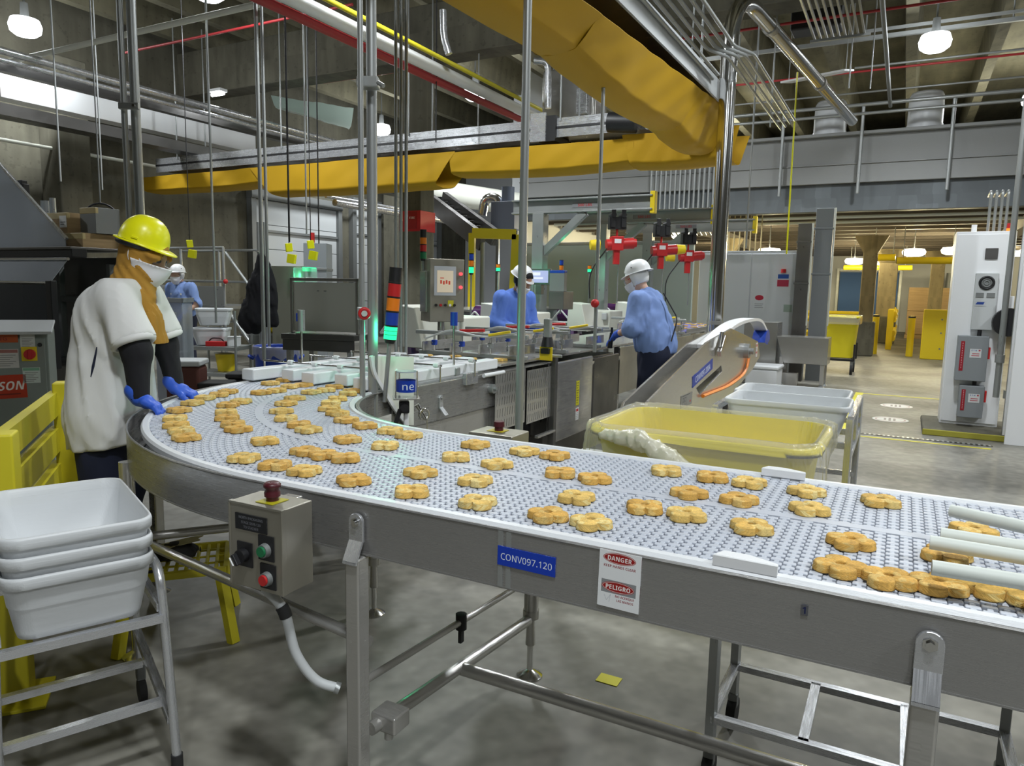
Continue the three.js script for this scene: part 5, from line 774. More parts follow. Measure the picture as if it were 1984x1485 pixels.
// wrapping machines with purple printed film
{
  const filmTex = canvasTex(128, 64, (g, W, H) => { g.fillStyle = '#4a1f55'; g.fillRect(0, 0, W, H); g.fillStyle = '#8a6a96'; g.fillRect(20, 0, 10, H); g.fillRect(70, 8, 34, 20); g.fillStyle = '#c9a46a'; g.beginPath(); g.arc(88, 40, 12, 0, 7); g.fill(); g.fillStyle = '#d8cfe0'; g.fillRect(36, 20, 22, 8); g.fillRect(38, 36, 16, 6); });
  const mk = (a, b, label) => {
    const t = thing('flow_wrapper', label, 'machine', F(a, b)); part(t, 'body', box(0.62, 1.12, 0.5, 0, 0, -0.3, 0, 0, 0, 0.02), M.offWhite); part(t, 'hood', extr([[0, 0], [0.28, 0], [0.2, 0.34], [0.02, 0.36]], 0.4, 0.006).translate(-0.14, 0.86, -0.04), M.offWhite); part(t, 'cover_panel', box(0.4, 0.4, 0.02, 0.1, 0.5, -0.04), M.greyPaint); part(t, 'switch_box', box(0.07, 0.09, 0.05, 0.24, 1.0, -0.02), M.lightGrey);
    const roll = part(t, 'film_roll', rod(V3(-0.42, 1.06, -0.05), V3(-0.12, 1.06, -0.05), 0.13, 28), printed(filmTex, 0.25), 'roll of purple printed film'); part(roll, 'core', rod(V3(-0.45, 1.06, -0.05), V3(-0.1, 1.06, -0.05), 0.04, 14), M.card); part(roll, 'flange', rod(V3(-0.11, 1.06, -0.05), V3(-0.10, 1.06, -0.05), 0.135, 24), M.offWhite); part(t, 'web', sweep([V3(-0.28, 0.95, 0.0), V3(-0.2, 0.86, 0.12), V3(0.0, 0.83, 0.18)], rect(0.002, 0.26)), printed(filmTex, 0.25)); part(t, 'bracket', tube([V3(-0.5, 0.95, 0.12), V3(-0.34, 1.12, 0.14), V3(-0.18, 0.95, 0.12), V3(-0.5, 0.95, 0.12)], 0.012, 0.02), M.white);
    part(t, 'motor', [rod(V3(0.0, 0.72, 0.04), V3(0.0, 0.72, 0.2), 0.06, 18), box(0.16, 0.14, 0.14, 0.34, 0.74, 0.06, 0.4)], M.galv); return t;
  };
  mk(-2.55, 4.35, 'white flow wrapper with purple film roll left of the stout worker'); mk(-2.35, 2.55, 'white flow wrapper with purple film roll behind the operator panel'); mk(-2.3, 6.2, 'white flow wrapper with purple film roll behind the stout worker'); mk(-2.3, 8.0, 'white flow wrapper with purple film roll near the white cabinet');
  const m = thing('monitor', 'small lit operator monitor on the counter behind the smock worker', 'monitor', atZ(1046, 552, 9.2)); part(m, 'case', box(0.3, 0.2, 0.05, 0, 0, 0), M.steelDark); const sx = canvasTex(64, 40, (g, W, H) => { g.fillStyle = '#a9b0d8'; g.fillRect(0, 0, W, H); g.fillStyle = '#e4e6f4'; g.fillRect(6, 6, 30, 10); g.fillRect(6, 22, 40, 6); }); plate(m, 'screen', 0.25, 0.15, sx, 0, 0.1, 0.027).material = new THREE.MeshStandardMaterial({ map: sx, emissiveMap: sx, emissive: new THREE.Color(0.8, 0.8, 0.8) }); part(m, 'stand', box(0.08, 0.12, 0.08, 0, -0.12, 0), M.steelDark);
  const d = thing('display_unit', 'dark display unit with blue header beside the grey hoist post', 'monitor', atZ(1081, 565, 9)); part(d, 'case', box(0.2, 0.24, 0.08, 0, 0, 0), M.galvDark); part(d, 'header', box(0.2, 0.035, 0.084, 0, 0.22, 0), M.blue); part(d, 'foot', box(0.2, 0.22, 0.3, 0, -0.22, -0.1), M.steelDark);
  const c = thing('machine_counter', 'grey machine counter with steel top behind the infeed', 'counter', F(-3.5, 5.9)); part(c, 'cabinet', box(0.7, 1.1, 2.6, 0, 0, 0), M.greyPaint); part(c, 'top', box(0.76, 0.03, 2.7, 0, 1.1, 0), M.steel);
}
// hoist gantries
{
  const gantry = (p, len, label, txt) => {
    const t = thing('jib_gantry', label, 'gantry', p); const y = 2.36; part(t, 'column', box(0.16, y, 0.16, 0, 0, 0), M.galv); part(t, 'base_plate', box(0.34, 0.03, 0.34, 0, 0, 0), M.galv); const b = part(t, 'beam', [box(len, 0.02, 0.13, len / 2 - 0.4, y + 0.16, 0), box(len, 0.02, 0.13, len / 2 - 0.4, y, 0), box(len, 0.16, 0.02, len / 2 - 0.4, y, 0)], M.galv); part(t, 'brace', sweep([V3(0.05, y - 0.5, 0), V3(0.62, y, 0)], rect(0.09, 0.09)), M.galv);
    plate(t, 'load_plate', 0.34, 0.06, canvasTex(128, 24, (g, W, H) => { g.fillStyle = '#77787a'; g.fillRect(0, 0, W, H); g.fillStyle = '#a02024'; g.font = 'bold 20px sans-serif'; g.textAlign = 'center'; g.fillText('500 LBS', 64, 19); }), 0.62, y + 0.09, 0.014); part(t, 'end_stop', box(0.06, 0.26, 0.1, len - 0.4, y - 0.04, 0), M.yellow); return t;
  };
  gantry(F(-2.75, 5.6).setY(0), 1.9, 'grey jib gantry with load plate nearest the smock worker', ''); gantry(F(-2.5, 7.2).setY(0), 2.0, 'grey jib gantry with load plate behind the stout worker'); gantry(F(-2.35, 8.9).setY(0), 2.1, 'grey jib gantry nearest the white electrical cabinet');
  const hoist = (p, label, flip) => {
    const t = thing('chain_hoist', label, 'hoist', p, 0.1, 'red chain hoists'); part(t, 'trolley', [box(0.2, 0.14, 0.1, 0, 0.1, 0), ...[-1, 1].map(e => rod(V3(e * 0.06, 0.26, -0.08), V3(e * 0.06, 0.26, 0.08), 0.03, 14)), box(0.05, 0.2, 0.02, -0.06, 0.12, 0.06), box(0.05, 0.2, 0.02, 0.06, 0.12, 0.06)], M.black); part(t, 'hook', tube([V3(0, 0.1, 0), V3(0, 0.03, 0), V3(0.0, 0.0, 0)], 0.014, 0.02), M.red);
    part(t, 'body', [rod(V3(-0.12, -0.08, 0), V3(0.2, -0.05, 0), 0.065, 20), box(0.14, 0.16, 0.13, 0, -0.14, 0), rod(V3(0.2, -0.05, 0), V3(0.23, -0.048, 0), 0.05, 18)], M.red); part(t, 'end_cover', rod(V3(flip * 0.2, -0.065 + flip * 0.012, 0), V3(flip * 0.31, -0.065 + flip * 0.02, 0), 0.066, 20, 0.055), M.yellow, 'yellow end cover'); part(t, 'label', box(0.08, 0.05, 0.004, 0.0, -0.06, 0.067), M.white);
    part(t, 'chain_bag', box(0.07, 0.18, 0.07, 0, -0.3, 0), M.red); part(t, 'chain', cyl(0.007, 0.007, 0.5, 0.03, -0.75, 0, 6), M.galvDark); part(t, 'cable', tube([V3(-0.1, -0.1, 0.02), V3(-0.32, -0.4, 0.02), V3(-0.3, -0.7, 0.02)], 0.008, 0.15, 8), M.black); return t;
  };
  hoist(atZ(1195, 462, 8.6), 'red chain hoist with yellow left end above the stout worker', -1); hoist(atZ(1281, 475, 9.4), 'red chain hoist with yellow right end behind the stout worker', 1); hoist(atZ(1333, 488, 10.4), 'smallest looking red chain hoist near the white cabinet', -1);
}
{ // inclined take-away conveyor
  const ap = 0.16, poly = [[1245, 800], [1252, 778], [1366, 664], [1414, 637], [1438, 648], [1466, 662], [1470, 690], [1455, 716], [1392, 790], [1370, 815]].map(([x, y]) => { const p = atA(x, y, ap), [, b] = abOf(p); return [b, p.y]; });
  const t = line('incline_conveyor', 'stainless incline conveyor with blue name plate rising beside the packing table', 'conveyor'); const slot = [[1345, 752], [1352, 766], [1396, 720], [1394, 708]].map(([x, y]) => { const p = atA(x, y, ap), [, b] = abOf(p); return [b, p.y]; });
  part(t, 'side_plate', extr(poly, 0.012, 0.002, [slot]).rotateY(Math.PI / 2).translate(ap, 0, 0), M.steel); part(t, 'side_plate', extr(poly.map(([b, y]) => [b, y - 0.02]), 0.012, 0.002).rotateY(Math.PI / 2).translate(ap - 0.15, 0, 0), M.steel);
  const L = ([x, y], a = ap) => { const p = atA(x, y, a), [A, b] = abOf(p); return V3(A, p.y, -b); }; const dir = L([1395, 690]).sub(L([1325, 755])), ang = Math.atan2(dir.y, -dir.z);
  const np = (name, x, y, w, h, tex, label) => { const c = L([x, y]); const m = plate(t, name, w, h, tex, c.x + 0.016, c.y, c.z, 0, 0, 0, label); m.rotation.set(0, Math.PI / 2, 0); m.rotation.order = 'YXZ'; m.rotation.z = ang; return m; };
  np('name_plate', 1358, 722, 0.62, 0.085, canvasTex(512, 72, (g, W, H) => { g.fillStyle = '#12389f'; g.fillRect(0, 0, W, H); g.fillStyle = '#cfd8ee'; g.font = 'bold 54px sans-serif'; g.textAlign = 'center'; g.textBaseline = 'middle'; g.fillText('CONV097.200A', W / 2, H / 2 + 3, 480); }), 'blue name plate reading CONV097.200A');
  np('maker_mark', 1326, 775, 0.3, 0.09, canvasTex(256, 80, (g, W, H) => { g.fillStyle = '#8d8c88'; g.fillRect(0, 0, W, H); g.fillStyle = '#3c3c40'; g.font = '68px sans-serif'; g.fillText('PFI', 30, 66); g.fillRect(20, 4, 180, 5); g.fillStyle = '#b03030'; g.fillRect(196, 50, 30, 12); }), 'maker mark reading PFI').rotation.z = 0.0;
  part(t, 'belt', sweep(smooth([[1366, 672], [1392, 648], [1412, 632], [1436, 622], [1464, 622], [1476, 642]].map(q => L(q, ap - 0.07)), 24), rect(0.13, 0.03)), M.white, 'white cleated belt'); part(t, 'blue_guard', new THREE.CylinderGeometry(0.17, 0.17, 0.14, 24, 1, false, 0.2, 2.6).rotateZ(Math.PI / 2).translate(...L([1474, 668], ap - 0.07).toArray()), M.blue, 'blue end guard');
  part(t, 'hose', sweep(smooth([[1451, 692], [1446, 715], [1420, 742], [1362, 768]].map(q => L(q, ap + 0.03)), 20), ring(0.014, 8)), M.orange, 'orange air hose'); const c = L([1440, 680]); part(t, 'bearing', [rod(c.clone(), c.clone().add(V3(0.06, 0, 0)), 0.07, 20), rod(c.clone(), c.clone().add(V3(0.1, 0, 0)), 0.03, 14)], M.galv); const k = L([1388, 672]); part(t, 'handle_clamp', [box(0.04, 0.06, 0.2, k.x + 0.04, k.y - 0.02, k.z, 0, 0.7), rod(k.clone().add(V3(0.05, 0.0, 0.1)), k.clone().add(V3(0.05, 0.12, 0.05)), 0.016, 10)], M.chrome);
  plate(t, 'warning_label', 0.1, 0.15, canvasTex(48, 72, (g, W, H) => { g.fillStyle = '#dcd6d6'; g.fillRect(0, 0, W, H); g.fillStyle = '#b24a4a'; g.fillRect(6, 8, 36, 12); g.fillRect(6, 44, 36, 10); g.fillStyle = '#aaa'; g.fillRect(6, 26, 36, 4); g.fillRect(6, 34, 30, 4); }), ...L([1463, 678], ap).add(V3(0.016, 0, 0)).toArray(), Math.PI / 2); const f = L([1420, 720], ap - 0.07); part(t, 'support_leg', [box(0.05, f.y, 0.05, f.x + 0.02, 0, f.z), box(0.05, f.y, 0.05, f.x - 0.05, 0, f.z), box(0.5, 0.04, 0.3, f.x, 0, f.z)], M.steelDark);
  const w = thing('lidded_box', 'small white lidded box on the floor behind the incline conveyor', 'box', atY(1478, 752, 0.0)); part(w, 'box', box(0.45, 0.3, 0.5, 0, 0, 0, 0, 0, 0, 0.03), M.whitePlastic); part(w, 'lid', box(0.49, 0.05, 0.54, 0, 0.3, 0, 0, 0, 0, 0.02), M.whitePlastic);
  const r = thing('scrap_tray', 'white plastic scrap tray on a bent rod beside the yellow tub', 'tray', atZ(1160, 862, 4.35).setY(0.0), -TH); part(r, 'tray', box(0.3, 0.1, 0.22, 0, 0.3, 0, 0, 0, 0, 0.02), M.whitePlastic); part(r, 'rod', tube([V3(-0.02, 0.0, 0.12), V3(-0.02, 0.38, 0.12), V3(0.3, 0.46, 0.1)], 0.008, 0.02), M.chrome); part(r, 'stand', [box(0.03, 0.3, 0.03, -0.1, 0, 0), box(0.03, 0.3, 0.03, 0.1, 0, 0)], M.galv);
}
{ // discharge end: stainless hopper stand, tall grey columns
  const t = thing('discharge_stand', 'stainless discharge stand on levelling feet at the end of the line', 'machine', atY(1560, 748, 0)); part(t, 'hopper', extr([[-0.42, 0.75], [0.3, 0.75], [0.3, 0.36], [-0.3, 0.36]], 0.5, 0.004).translate(0, 0, -0.25), M.steel); for (const x of [-0.34, 0.24]) for (const z of [-0.2, 0.2]) { part(t, 'leg', box(0.06, 0.4, 0.06, x, 0.05, z), M.steel); part(t, 'foot', cyl(0.06, 0.02, 0.05, x, 0, z, 12), M.galv); } part(t, 'guard_tube', [cyl(0.05, 0.05, 0.62, -0.95, 0.0, 0.15, 16), sph(0.05, -0.95, 0.62, 0.15)], M.chrome); part(t, 'floor_guide', box(0.9, 0.2, 0.14, -0.55, 0.0, 0.12), M.steel); part(t, 'side_case', box(0.5, 0.7, 0.5, -0.7, 0.25, -0.2), M.steel);
  const col = (p, w, h, m, label) => { const c = thing('machine_column', label, 'column', p); part(c, 'shaft', box(w, h, w, 0, 0, 0), m); part(c, 'collar', [box(w + 0.03, 0.03, w + 0.03, 0, h * 0.62, 0), box(w + 0.03, 0.03, w + 0.03, 0, h * 0.88, 0)], m); part(c, 'cable', tube([V3(w / 2 + 0.02, h, w / 2), V3(w / 2 + 0.02, h * 0.5, w / 2), V3(w / 2 + 0.02, 0.9, w / 2)], 0.014, 0.05), M.offWhite); return c; };
  col(F(0.28, 9.75), 0.26, 2.75, M.greyPaint, 'tall grey box column beside the yellow bin truck'); col(F(0.02, 9.5), 0.2, 2.5, M.steelDark, 'tall dark steel column behind the discharge stand');
}
{ // white electrical cabinet beyond the line
  const t = thing('electrical_cabinet', 'tall white electrical cabinet with red tags and round red logo beyond the line', 'cabinet', F(-0.82, 10.0)); const w = 1.75, h = 2.1; part(t, 'body', box(w, h, 0.5, 0, 0, 0), M.wallWhite); part(t, 'door', box(w * 0.5 - 0.02, h - 0.1, 0.02, w * 0.25, 0.05, 0.255), M.wallWhite); part(t, 'door', box(w * 0.5 - 0.02, h - 0.1, 0.02, -w * 0.25, 0.05, 0.255), M.wallWhite); part(t, 'handle', box(0.03, 0.2, 0.03, 0.72, 0.9, 0.28), M.black); part(t, 'handle', box(0.03, 0.2, 0.03, 0.78, 1.5, 0.28), M.black); part(t, 'red_lamp', [cyl(0.04, 0.04, 0.06, 0.52, 1.74, 0.28, 14)], M.red);
  const tg = (n, x, y, a, b, c) => plate(t, n, a, b, canvasTex(16, 16, g => { g.fillStyle = c; g.fillRect(0, 0, 16, 16); }), x, y, 0.267); tg('tag_plate', 0.52, 1.68, 0.17, 0.07, '#2450a0'); tg('tag_plate', 0.52, 1.57, 0.18, 0.11, '#b02a48'); plate(t, 'logo_plate', 0.2, 0.26, canvasTex(64, 84, (g, W, H) => { g.fillStyle = '#cfd2d6'; g.fillRect(0, 0, W, H); g.fillStyle = '#b02038'; g.beginPath(); g.ellipse(32, 18, 22, 14, 0, 0, 7); g.fill(); g.fillStyle = '#8f9296'; g.fillRect(10, 50, 44, 3); g.fillRect(10, 60, 40, 3); g.fillRect(10, 70, 44, 3); }), 0.16, 1.25, 0.267); tg('tag_plate', 0.62, 1.16, 0.13, 0.12, '#98a89c');
  const p = thing('partition_panel', 'large pale green partition panel behind the hoists', 'partition', F(-3.3, 9.3)); part(p, 'panel', box(1.6, 2.2, 0.08, -0.82, 0, 0), M.paleGreen); part(p, 'panel', box(1.6, 2.2, 0.08, 0.82, 0, 0), M.paleGreen); part(p, 'top_cap', box(3.3, 0.05, 0.12, 0, 2.2, 0), M.galv);
}
// ================================================================ left: case packer, its control cabinet, and the clutter behind
{
  const t = thing('case_packer', 'dark glazed case packing machine behind the worker in the white coat', 'machine', F(-5.15, 0.3)); const W = 2.1;
  part(t, 'base', box(W, 0.72, 0.5, 0, 0, -0.25), M.steelDark); part(t, 'top_beam', box(W, 0.07, 0.12, 0, 1.56, -0.06), M.black); part(t, 'handle_rail', rod(V3(-W / 2, 1.545, 0.03), V3(W / 2, 1.545, 0.03), 0.012, 12), M.chrome, 'bright door rail');
  part(t, 'slanted_window', place(box(1.28, 0.006, 0.22, 0, 0, 0), 0.38, 1.455, 0.08, 0, 0.9), M.smoke, 'slanted clear window'); part(t, 'slanted_window', place(box(0.7, 0.006, 0.22, 0, 0, 0), -0.68, 1.455, 0.08, 0, 0.9), M.smoke, 'slanted clear window'); part(t, 'lower_rail', rod(V3(-W / 2, 1.365, 0.16), V3(W / 2, 1.365, 0.16), 0.008, 10), M.chrome);
  part(t, 'door_window', box(1.3, 0.62, 0.012, 0.37, 0.73, 0.15), M.darkGlass, 'dark glass door'); part(t, 'door_window', box(0.62, 0.56, 0.012, -0.68, 0.76, 0.15), M.smoke, 'clear door'); for (const x of [-0.33, -1.02, 1.02]) part(t, 'door_post', box(0.07, 0.66, 0.05, x, 0.72, 0.15), M.black); part(t, 'inner_frame', [box(0.05, 0.8, 0.05, 0.2, 0.72, -0.4), box(0.05, 0.8, 0.05, 0.9, 0.72, -0.4), box(W, 0.05, 0.05, 0, 1.2, -0.4)], M.galvDark); part(t, 'back_panel', box(W, 0.86, 0.02, 0, 0.72, -0.5), M.steelDark);
  part(t, 'roof', box(W, 0.02, 0.52, 0, 1.62, -0.25), M.steelDark);
  // guards on top
  const pg = [[-1.14, 1.64], [0.9, 1.64], [0.9, 1.72], [-0.15, 2.46], [-1.14, 2.46]]; part(t, 'guard_sheet', extr(pg, 0.006).translate(0, 0, -0.05), M.smoke, 'clear sloping guard sheet'); part(t, 'guard_edge', sweep([V3(0.93, 1.7, -0.04), V3(-0.15, 2.47, -0.04), V3(-1.14, 2.47, -0.04)], rect(0.02, 0.02)), M.alu); part(t, 'hinge_plate', extr([[-0.12, -0.1], [0.1, -0.16], [0.14, -0.06], [-0.02, 0.16], [-0.12, 0.15]], 0.01).translate(-0.22, 2.2, -0.03), M.white, 'white hinge plate');
  part(t, 'guard_frame', [box(0.05, 0.52, 0.05, 0.3, 1.63, -0.1), box(0.05, 0.52, 0.05, -0.28, 1.63, -0.1), box(1.3, 0.04, 0.05, -0.35, 2.14, -0.1)], M.black); part(t, 'guard_window', box(0.56, 0.48, 0.006, 0.01, 1.65, -0.1), M.smoke); part(t, 'cylinder_drive', [cyl(0.04, 0.04, 0.42, 0.05, 1.64, -0.4, 14), cyl(0.025, 0.025, 0.44, 0.15, 1.64, -0.4, 12)], M.galv);
  const box1 = (x, y, z, w, h, d, l) => { const c = thing('carton', l, 'carton', F(-5.15 + x, 0.3 - z, y), -TH, 'cartons on the case packer'); part(c, 'box', box(w, h, d, 0, 0, 0, 0, 0, 0, 0.002), M.card); part(c, 'tape', box(w + 0.002, 0.05, 0.03, 0, h - 0.049, d / 2 - 0.013), mat('tape', [0.5, 0.4, 0.2], 0.4)); return c; };
  box1(0.78, 1.64, -0.27, 0.5, 0.11, 0.34, 'lower flat carton on the case packer roof'); const c2 = box1(0.66, 1.752, -0.27, 0.3, 0.16, 0.3, 'upper carton with white label on the case packer roof'); plate(c2, 'label', 0.09, 0.09, canvasTex(32, 32, g => { g.fillStyle = '#d8d8d4'; g.fillRect(0, 0, 32, 32); g.fillStyle = '#777'; g.fillRect(4, 16, 24, 3); g.fillRect(4, 22, 18, 3); }), 0.1, 0.09, 0.152);
  const c3 = box1(0.95, 1.752, -0.3, 0.2, 0.2, 0.2, 'grey carton at the end of the case packer roof'); c3.children[0].material = M.galvDark;
}
{
  const t = thing('control_cabinet', 'grey control cabinet with red sign lettered RSON and warning labels', 'cabinet', V3(-3.43, 0, -4.66), 0.45); const h = 1.06; part(t, 'body', box(0.8, h, 0.34, 0, 0, 0, 0, 0, 0, 0.01), M.greenGrey); part(t, 'door', box(0.76, h - 0.1, 0.012, 0, 0.05, 0.174), M.greenGrey); part(t, 'top_ledge', place(box(0.86, 0.02, 0.2, 0, 0, 0), 0, h + 0.012, 0.13, 0, 0.35), M.lightGrey);
  const lines = (c, hd) => canvasTex(64, 80, (g, W, H) => { g.fillStyle = c; g.fillRect(0, 0, W, H); if (hd) { g.fillStyle = hd; g.fillRect(2, 2, 60, 14); } g.fillStyle = '#8a8a86'; for (let i = 0; i < 6; i++) g.fillRect(8, 24 + i * 9, 48 - (i % 3) * 8, 3); });
  const Z = 0.182; plate(t, 'warning_strip', 0.4, 0.05, canvasTex(160, 24, (g, W, H) => { g.fillStyle = '#b2501e'; g.fillRect(0, 0, W, H); g.fillStyle = '#8a2c18'; g.font = 'bold 16px sans-serif'; g.fillText('WARNING', 60, 18); }), 0.04, 1.012, Z); plate(t, 'label', 0.08, 0.085, lines('#c9cac6'), 0.29, 0.995, Z); plate(t, 'label', 0.125, 0.12, lines('#c8c6c2', '#a06a62'), 0.175, 0.885, Z); plate(t, 'label', 0.1, 0.1, lines('#bfc0bc'), 0.05, 0.89, Z); plate(t, 'label', 0.095, 0.1, lines('#c6d0ca', '#7fae92'), 0.3, 0.775, Z);
  plate(t, 'maker_sign', 0.56, 0.15, canvasTex(512, 124, (g, W, H) => { g.fillStyle = '#b83410'; g.fillRect(0, 0, W, H); g.fillStyle = '#ece6e0'; g.font = 'italic bold 64px sans-serif'; g.textAlign = 'right'; g.fillText('RSON', 500, 80, 170); g.fillStyle = '#7a2410'; g.fillRect(300, 98, 180, 7); }), -0.01, 0.7, Z, 0, 0, 0.03, 'red maker sign lettered RSON');
  const sw = part(t, 'rotary_switch', box(0.085, 0.09, 0.008, 0.295, 0.868, Z), M.yellow, 'yellow and red rotary switch'); part(sw, 'knob', [rod(V3(0.3, 0.912, Z), V3(0.3, 0.912, Z + 0.035), 0.032, 18), box(0.02, 0.06, 0.02, 0.3, 0.88, Z + 0.03)], M.red); part(t, 'keyhole', rod(V3(0.355, 0.97, Z - 0.01), V3(0.355, 0.97, Z + 0.006), 0.013, 12), M.black);
}
{ const m = thing('convex_mirror', 'round convex safety mirror hanging from a rod', 'mirror', atZ(196, 425, 9), 0.3); const g = new THREE.SphereGeometry(0.32, 32, 12, 0, Math.PI * 2, 0, 0.62); g.rotateX(Math.PI / 2).translate(0, 0, -0.26); part(m, 'dome', g, M.chrome); part(m, 'rim', new THREE.TorusGeometry(0.187, 0.012, 8, 32), M.black); part(m, 'rod', cyl(0.008, 0.008, 3.6, 0, 0.18, 0, 8), M.galvDark); }
{ // stainless board on a table
  const t = thing('inspection_board', 'upright pale panel in a stainless frame on a work table', 'board', atZ(630, 640, 6.6).setY(0), -TH * 0.5); part(t, 'table_top', box(0.72, 0.05, 0.5, 0, 0.9, -0.1), M.steelDark); part(t, 'apron', box(0.7, 0.1, 0.02, 0, 0.8, 0.13), M.steelDark); for (const x of [-0.3, 0.3]) for (const z of [-0.3, 0.1]) part(t, 'leg', box(0.05, 0.9, 0.05, x, 0, z), M.steel); part(t, 'panel', box(0.62, 0.44, 0.02, 0, 0.97, 0.0), mat('boardGrey', [0.56, 0.56, 0.52], 0.6)); part(t, 'frame', [box(0.03, 0.5, 0.04, -0.325, 0.95, 0), box(0.03, 0.5, 0.04, 0.325, 0.95, 0), box(0.68, 0.03, 0.04, 0, 1.42, 0)], M.steel);
  part(t, 'hole_pair', [box(0.02, 0.008, 0.004, -0.06, 1.33, 0.011), box(0.025, 0.008, 0.004, 0.01, 1.33, 0.011)], M.galvDark);
  const c = thing('machine_enclosure', 'olive grey machine enclosure with a green lit corner left of the pale panel', 'machine', atZ(572, 640, 9.5).setY(0), -TH * 0.5); part(c, 'body', box(0.42, 1.62, 0.4, 0, 0, 0), mat('olive', [0.2, 0.2, 0.16], 0.5)); part(c, 'glass_corner', box(0.17, 0.2, 0.3, 0.22, 1.4, 0.1), M.smoke); const gl = part(c, 'green_lamp', box(0.16, 0.05, 0.2, 0.22, 1.56, 0.06), M.greenGlow, 'glowing green lamp'); gl.castShadow = false; const l = new THREE.PointLight(new THREE.Color(0.1, 1, 0.4), 0.35); l.position.set(0.22, 1.5, 0.24); l.castShadow = true; c.add(l);
}
function drumBin(name, label, p, r, h, m, liner) { const t = thing(name, label, 'bin', p, 0.3); part(t, 'body', new THREE.LatheGeometry([[0, 0.01], [r * 0.8, 0], [r * 0.82, 0.02], [r * 0.97, h * 0.84], [r * 1.03, h * 0.86], [r * 1.04, h * 0.98], [r, h], [r * 0.95, h * 0.97], [r * 0.8, 0.04], [0, 0.03]].map(q => new THREE.Vector2(...q)), 36), m); part(t, 'handle', [-1, 1].map(e => tube([V3(e * r, h * 0.8, -0.07), V3(e * (r + 0.05), h * 0.84, -0.07), V3(e * (r + 0.05), h * 0.84, 0.07), V3(e * r, h * 0.8, 0.07)], 0.014, 0.03)), m); if (liner) part(t, 'liner', gridSurf(80, 8, (s, v) => { const a = s * 6.2832, k = n3(Math.cos(a) * 5, Math.sin(a) * 5, 2), rr2 = v < 0.4 ? r * (0.8 + 0.5 * v) : r * (1.06 + 0.03 * k), y = v < 0.4 ? h * (0.75 + 0.66 * v) : h * (1.03 - (v - 0.4) * (0.3 + 0.25 * k)); return V3(Math.cos(a) * rr2, y, Math.sin(a) * rr2); }), liner); return t; }
drumBin('waste_bin', 'blue round waste bin with a clear liner beyond the lane guides', atZ(536, 700, 8).setY(0), 0.235, 0.72, M.blue, M.film); drumBin('waste_bin', 'round bin with a grey plastic bag under the pale panel', atZ(662, 690, 6.1).setY(0), 0.25, 0.74, M.greyPaint, M.smoke);
{ const t = thing('utility_bin', 'tall clear grey bin with a label in front of the distant worker', 'bin', atZ(338, 640, 8).setY(0), 0.1); part(t, 'body', [box(0.28, 1.16, 0.012, 0, 0.02, 0.16), box(0.012, 1.16, 0.32, -0.14, 0.02, 0), box(0.012, 1.16, 0.32, 0.14, 0.02, 0), box(0.28, 0.012, 0.32, 0, 0.01, 0)], M.smoke); part(t, 'rim', [box(0.32, 0.05, 0.02, 0, 1.17, 0.17), box(0.02, 0.05, 0.36, -0.15, 1.17, 0), box(0.02, 0.05, 0.36, 0.15, 1.17, 0)], M.greyPaint); part(t, 'filling', box(0.25, 0.6, 0.28, 0, 0.03, 0, 0, 0, 0, 0.02), M.galvDark); plate(t, 'label', 0.13, 0.34, canvasTex(32, 80, g => { g.fillStyle = '#a9adb0'; g.fillRect(0, 0, 32, 80); g.fillStyle = '#555'; g.fillRect(10, 34, 10, 20); }), 0.02, 0.9, 0.168); part(t, 'foot', [-1, 1].map(x => box(0.04, 0.02, 0.3, x * 0.1, 0, 0)), M.rubber); }
{ const t = thing('fibre_drum', 'maroon square drum lettered CHIP behind the worker hands', 'drum', atZ(362, 720, 7.4).setY(0), 0.15); part(t, 'body', box(0.33, 0.55, 0.33, 0, 0, 0, 0, 0, 0, 0.04), M.maroon); part(t, 'lid', box(0.36, 0.06, 0.36, 0, 0.55, 0, 0, 0, 0, 0.02), M.lightGrey); plate(t, 'lettering', 0.28, 0.12, canvasTex(160, 64, (g, W, H) => { g.fillStyle = '#5a3028'; g.fillRect(0, 0, W, H); g.fillStyle = '#24110e'; g.font = 'bold 46px serif'; g.fillText('CHIP', 14, 48); g.fillText('H', 138, 48); }), 0, 0.28, 0.167); }
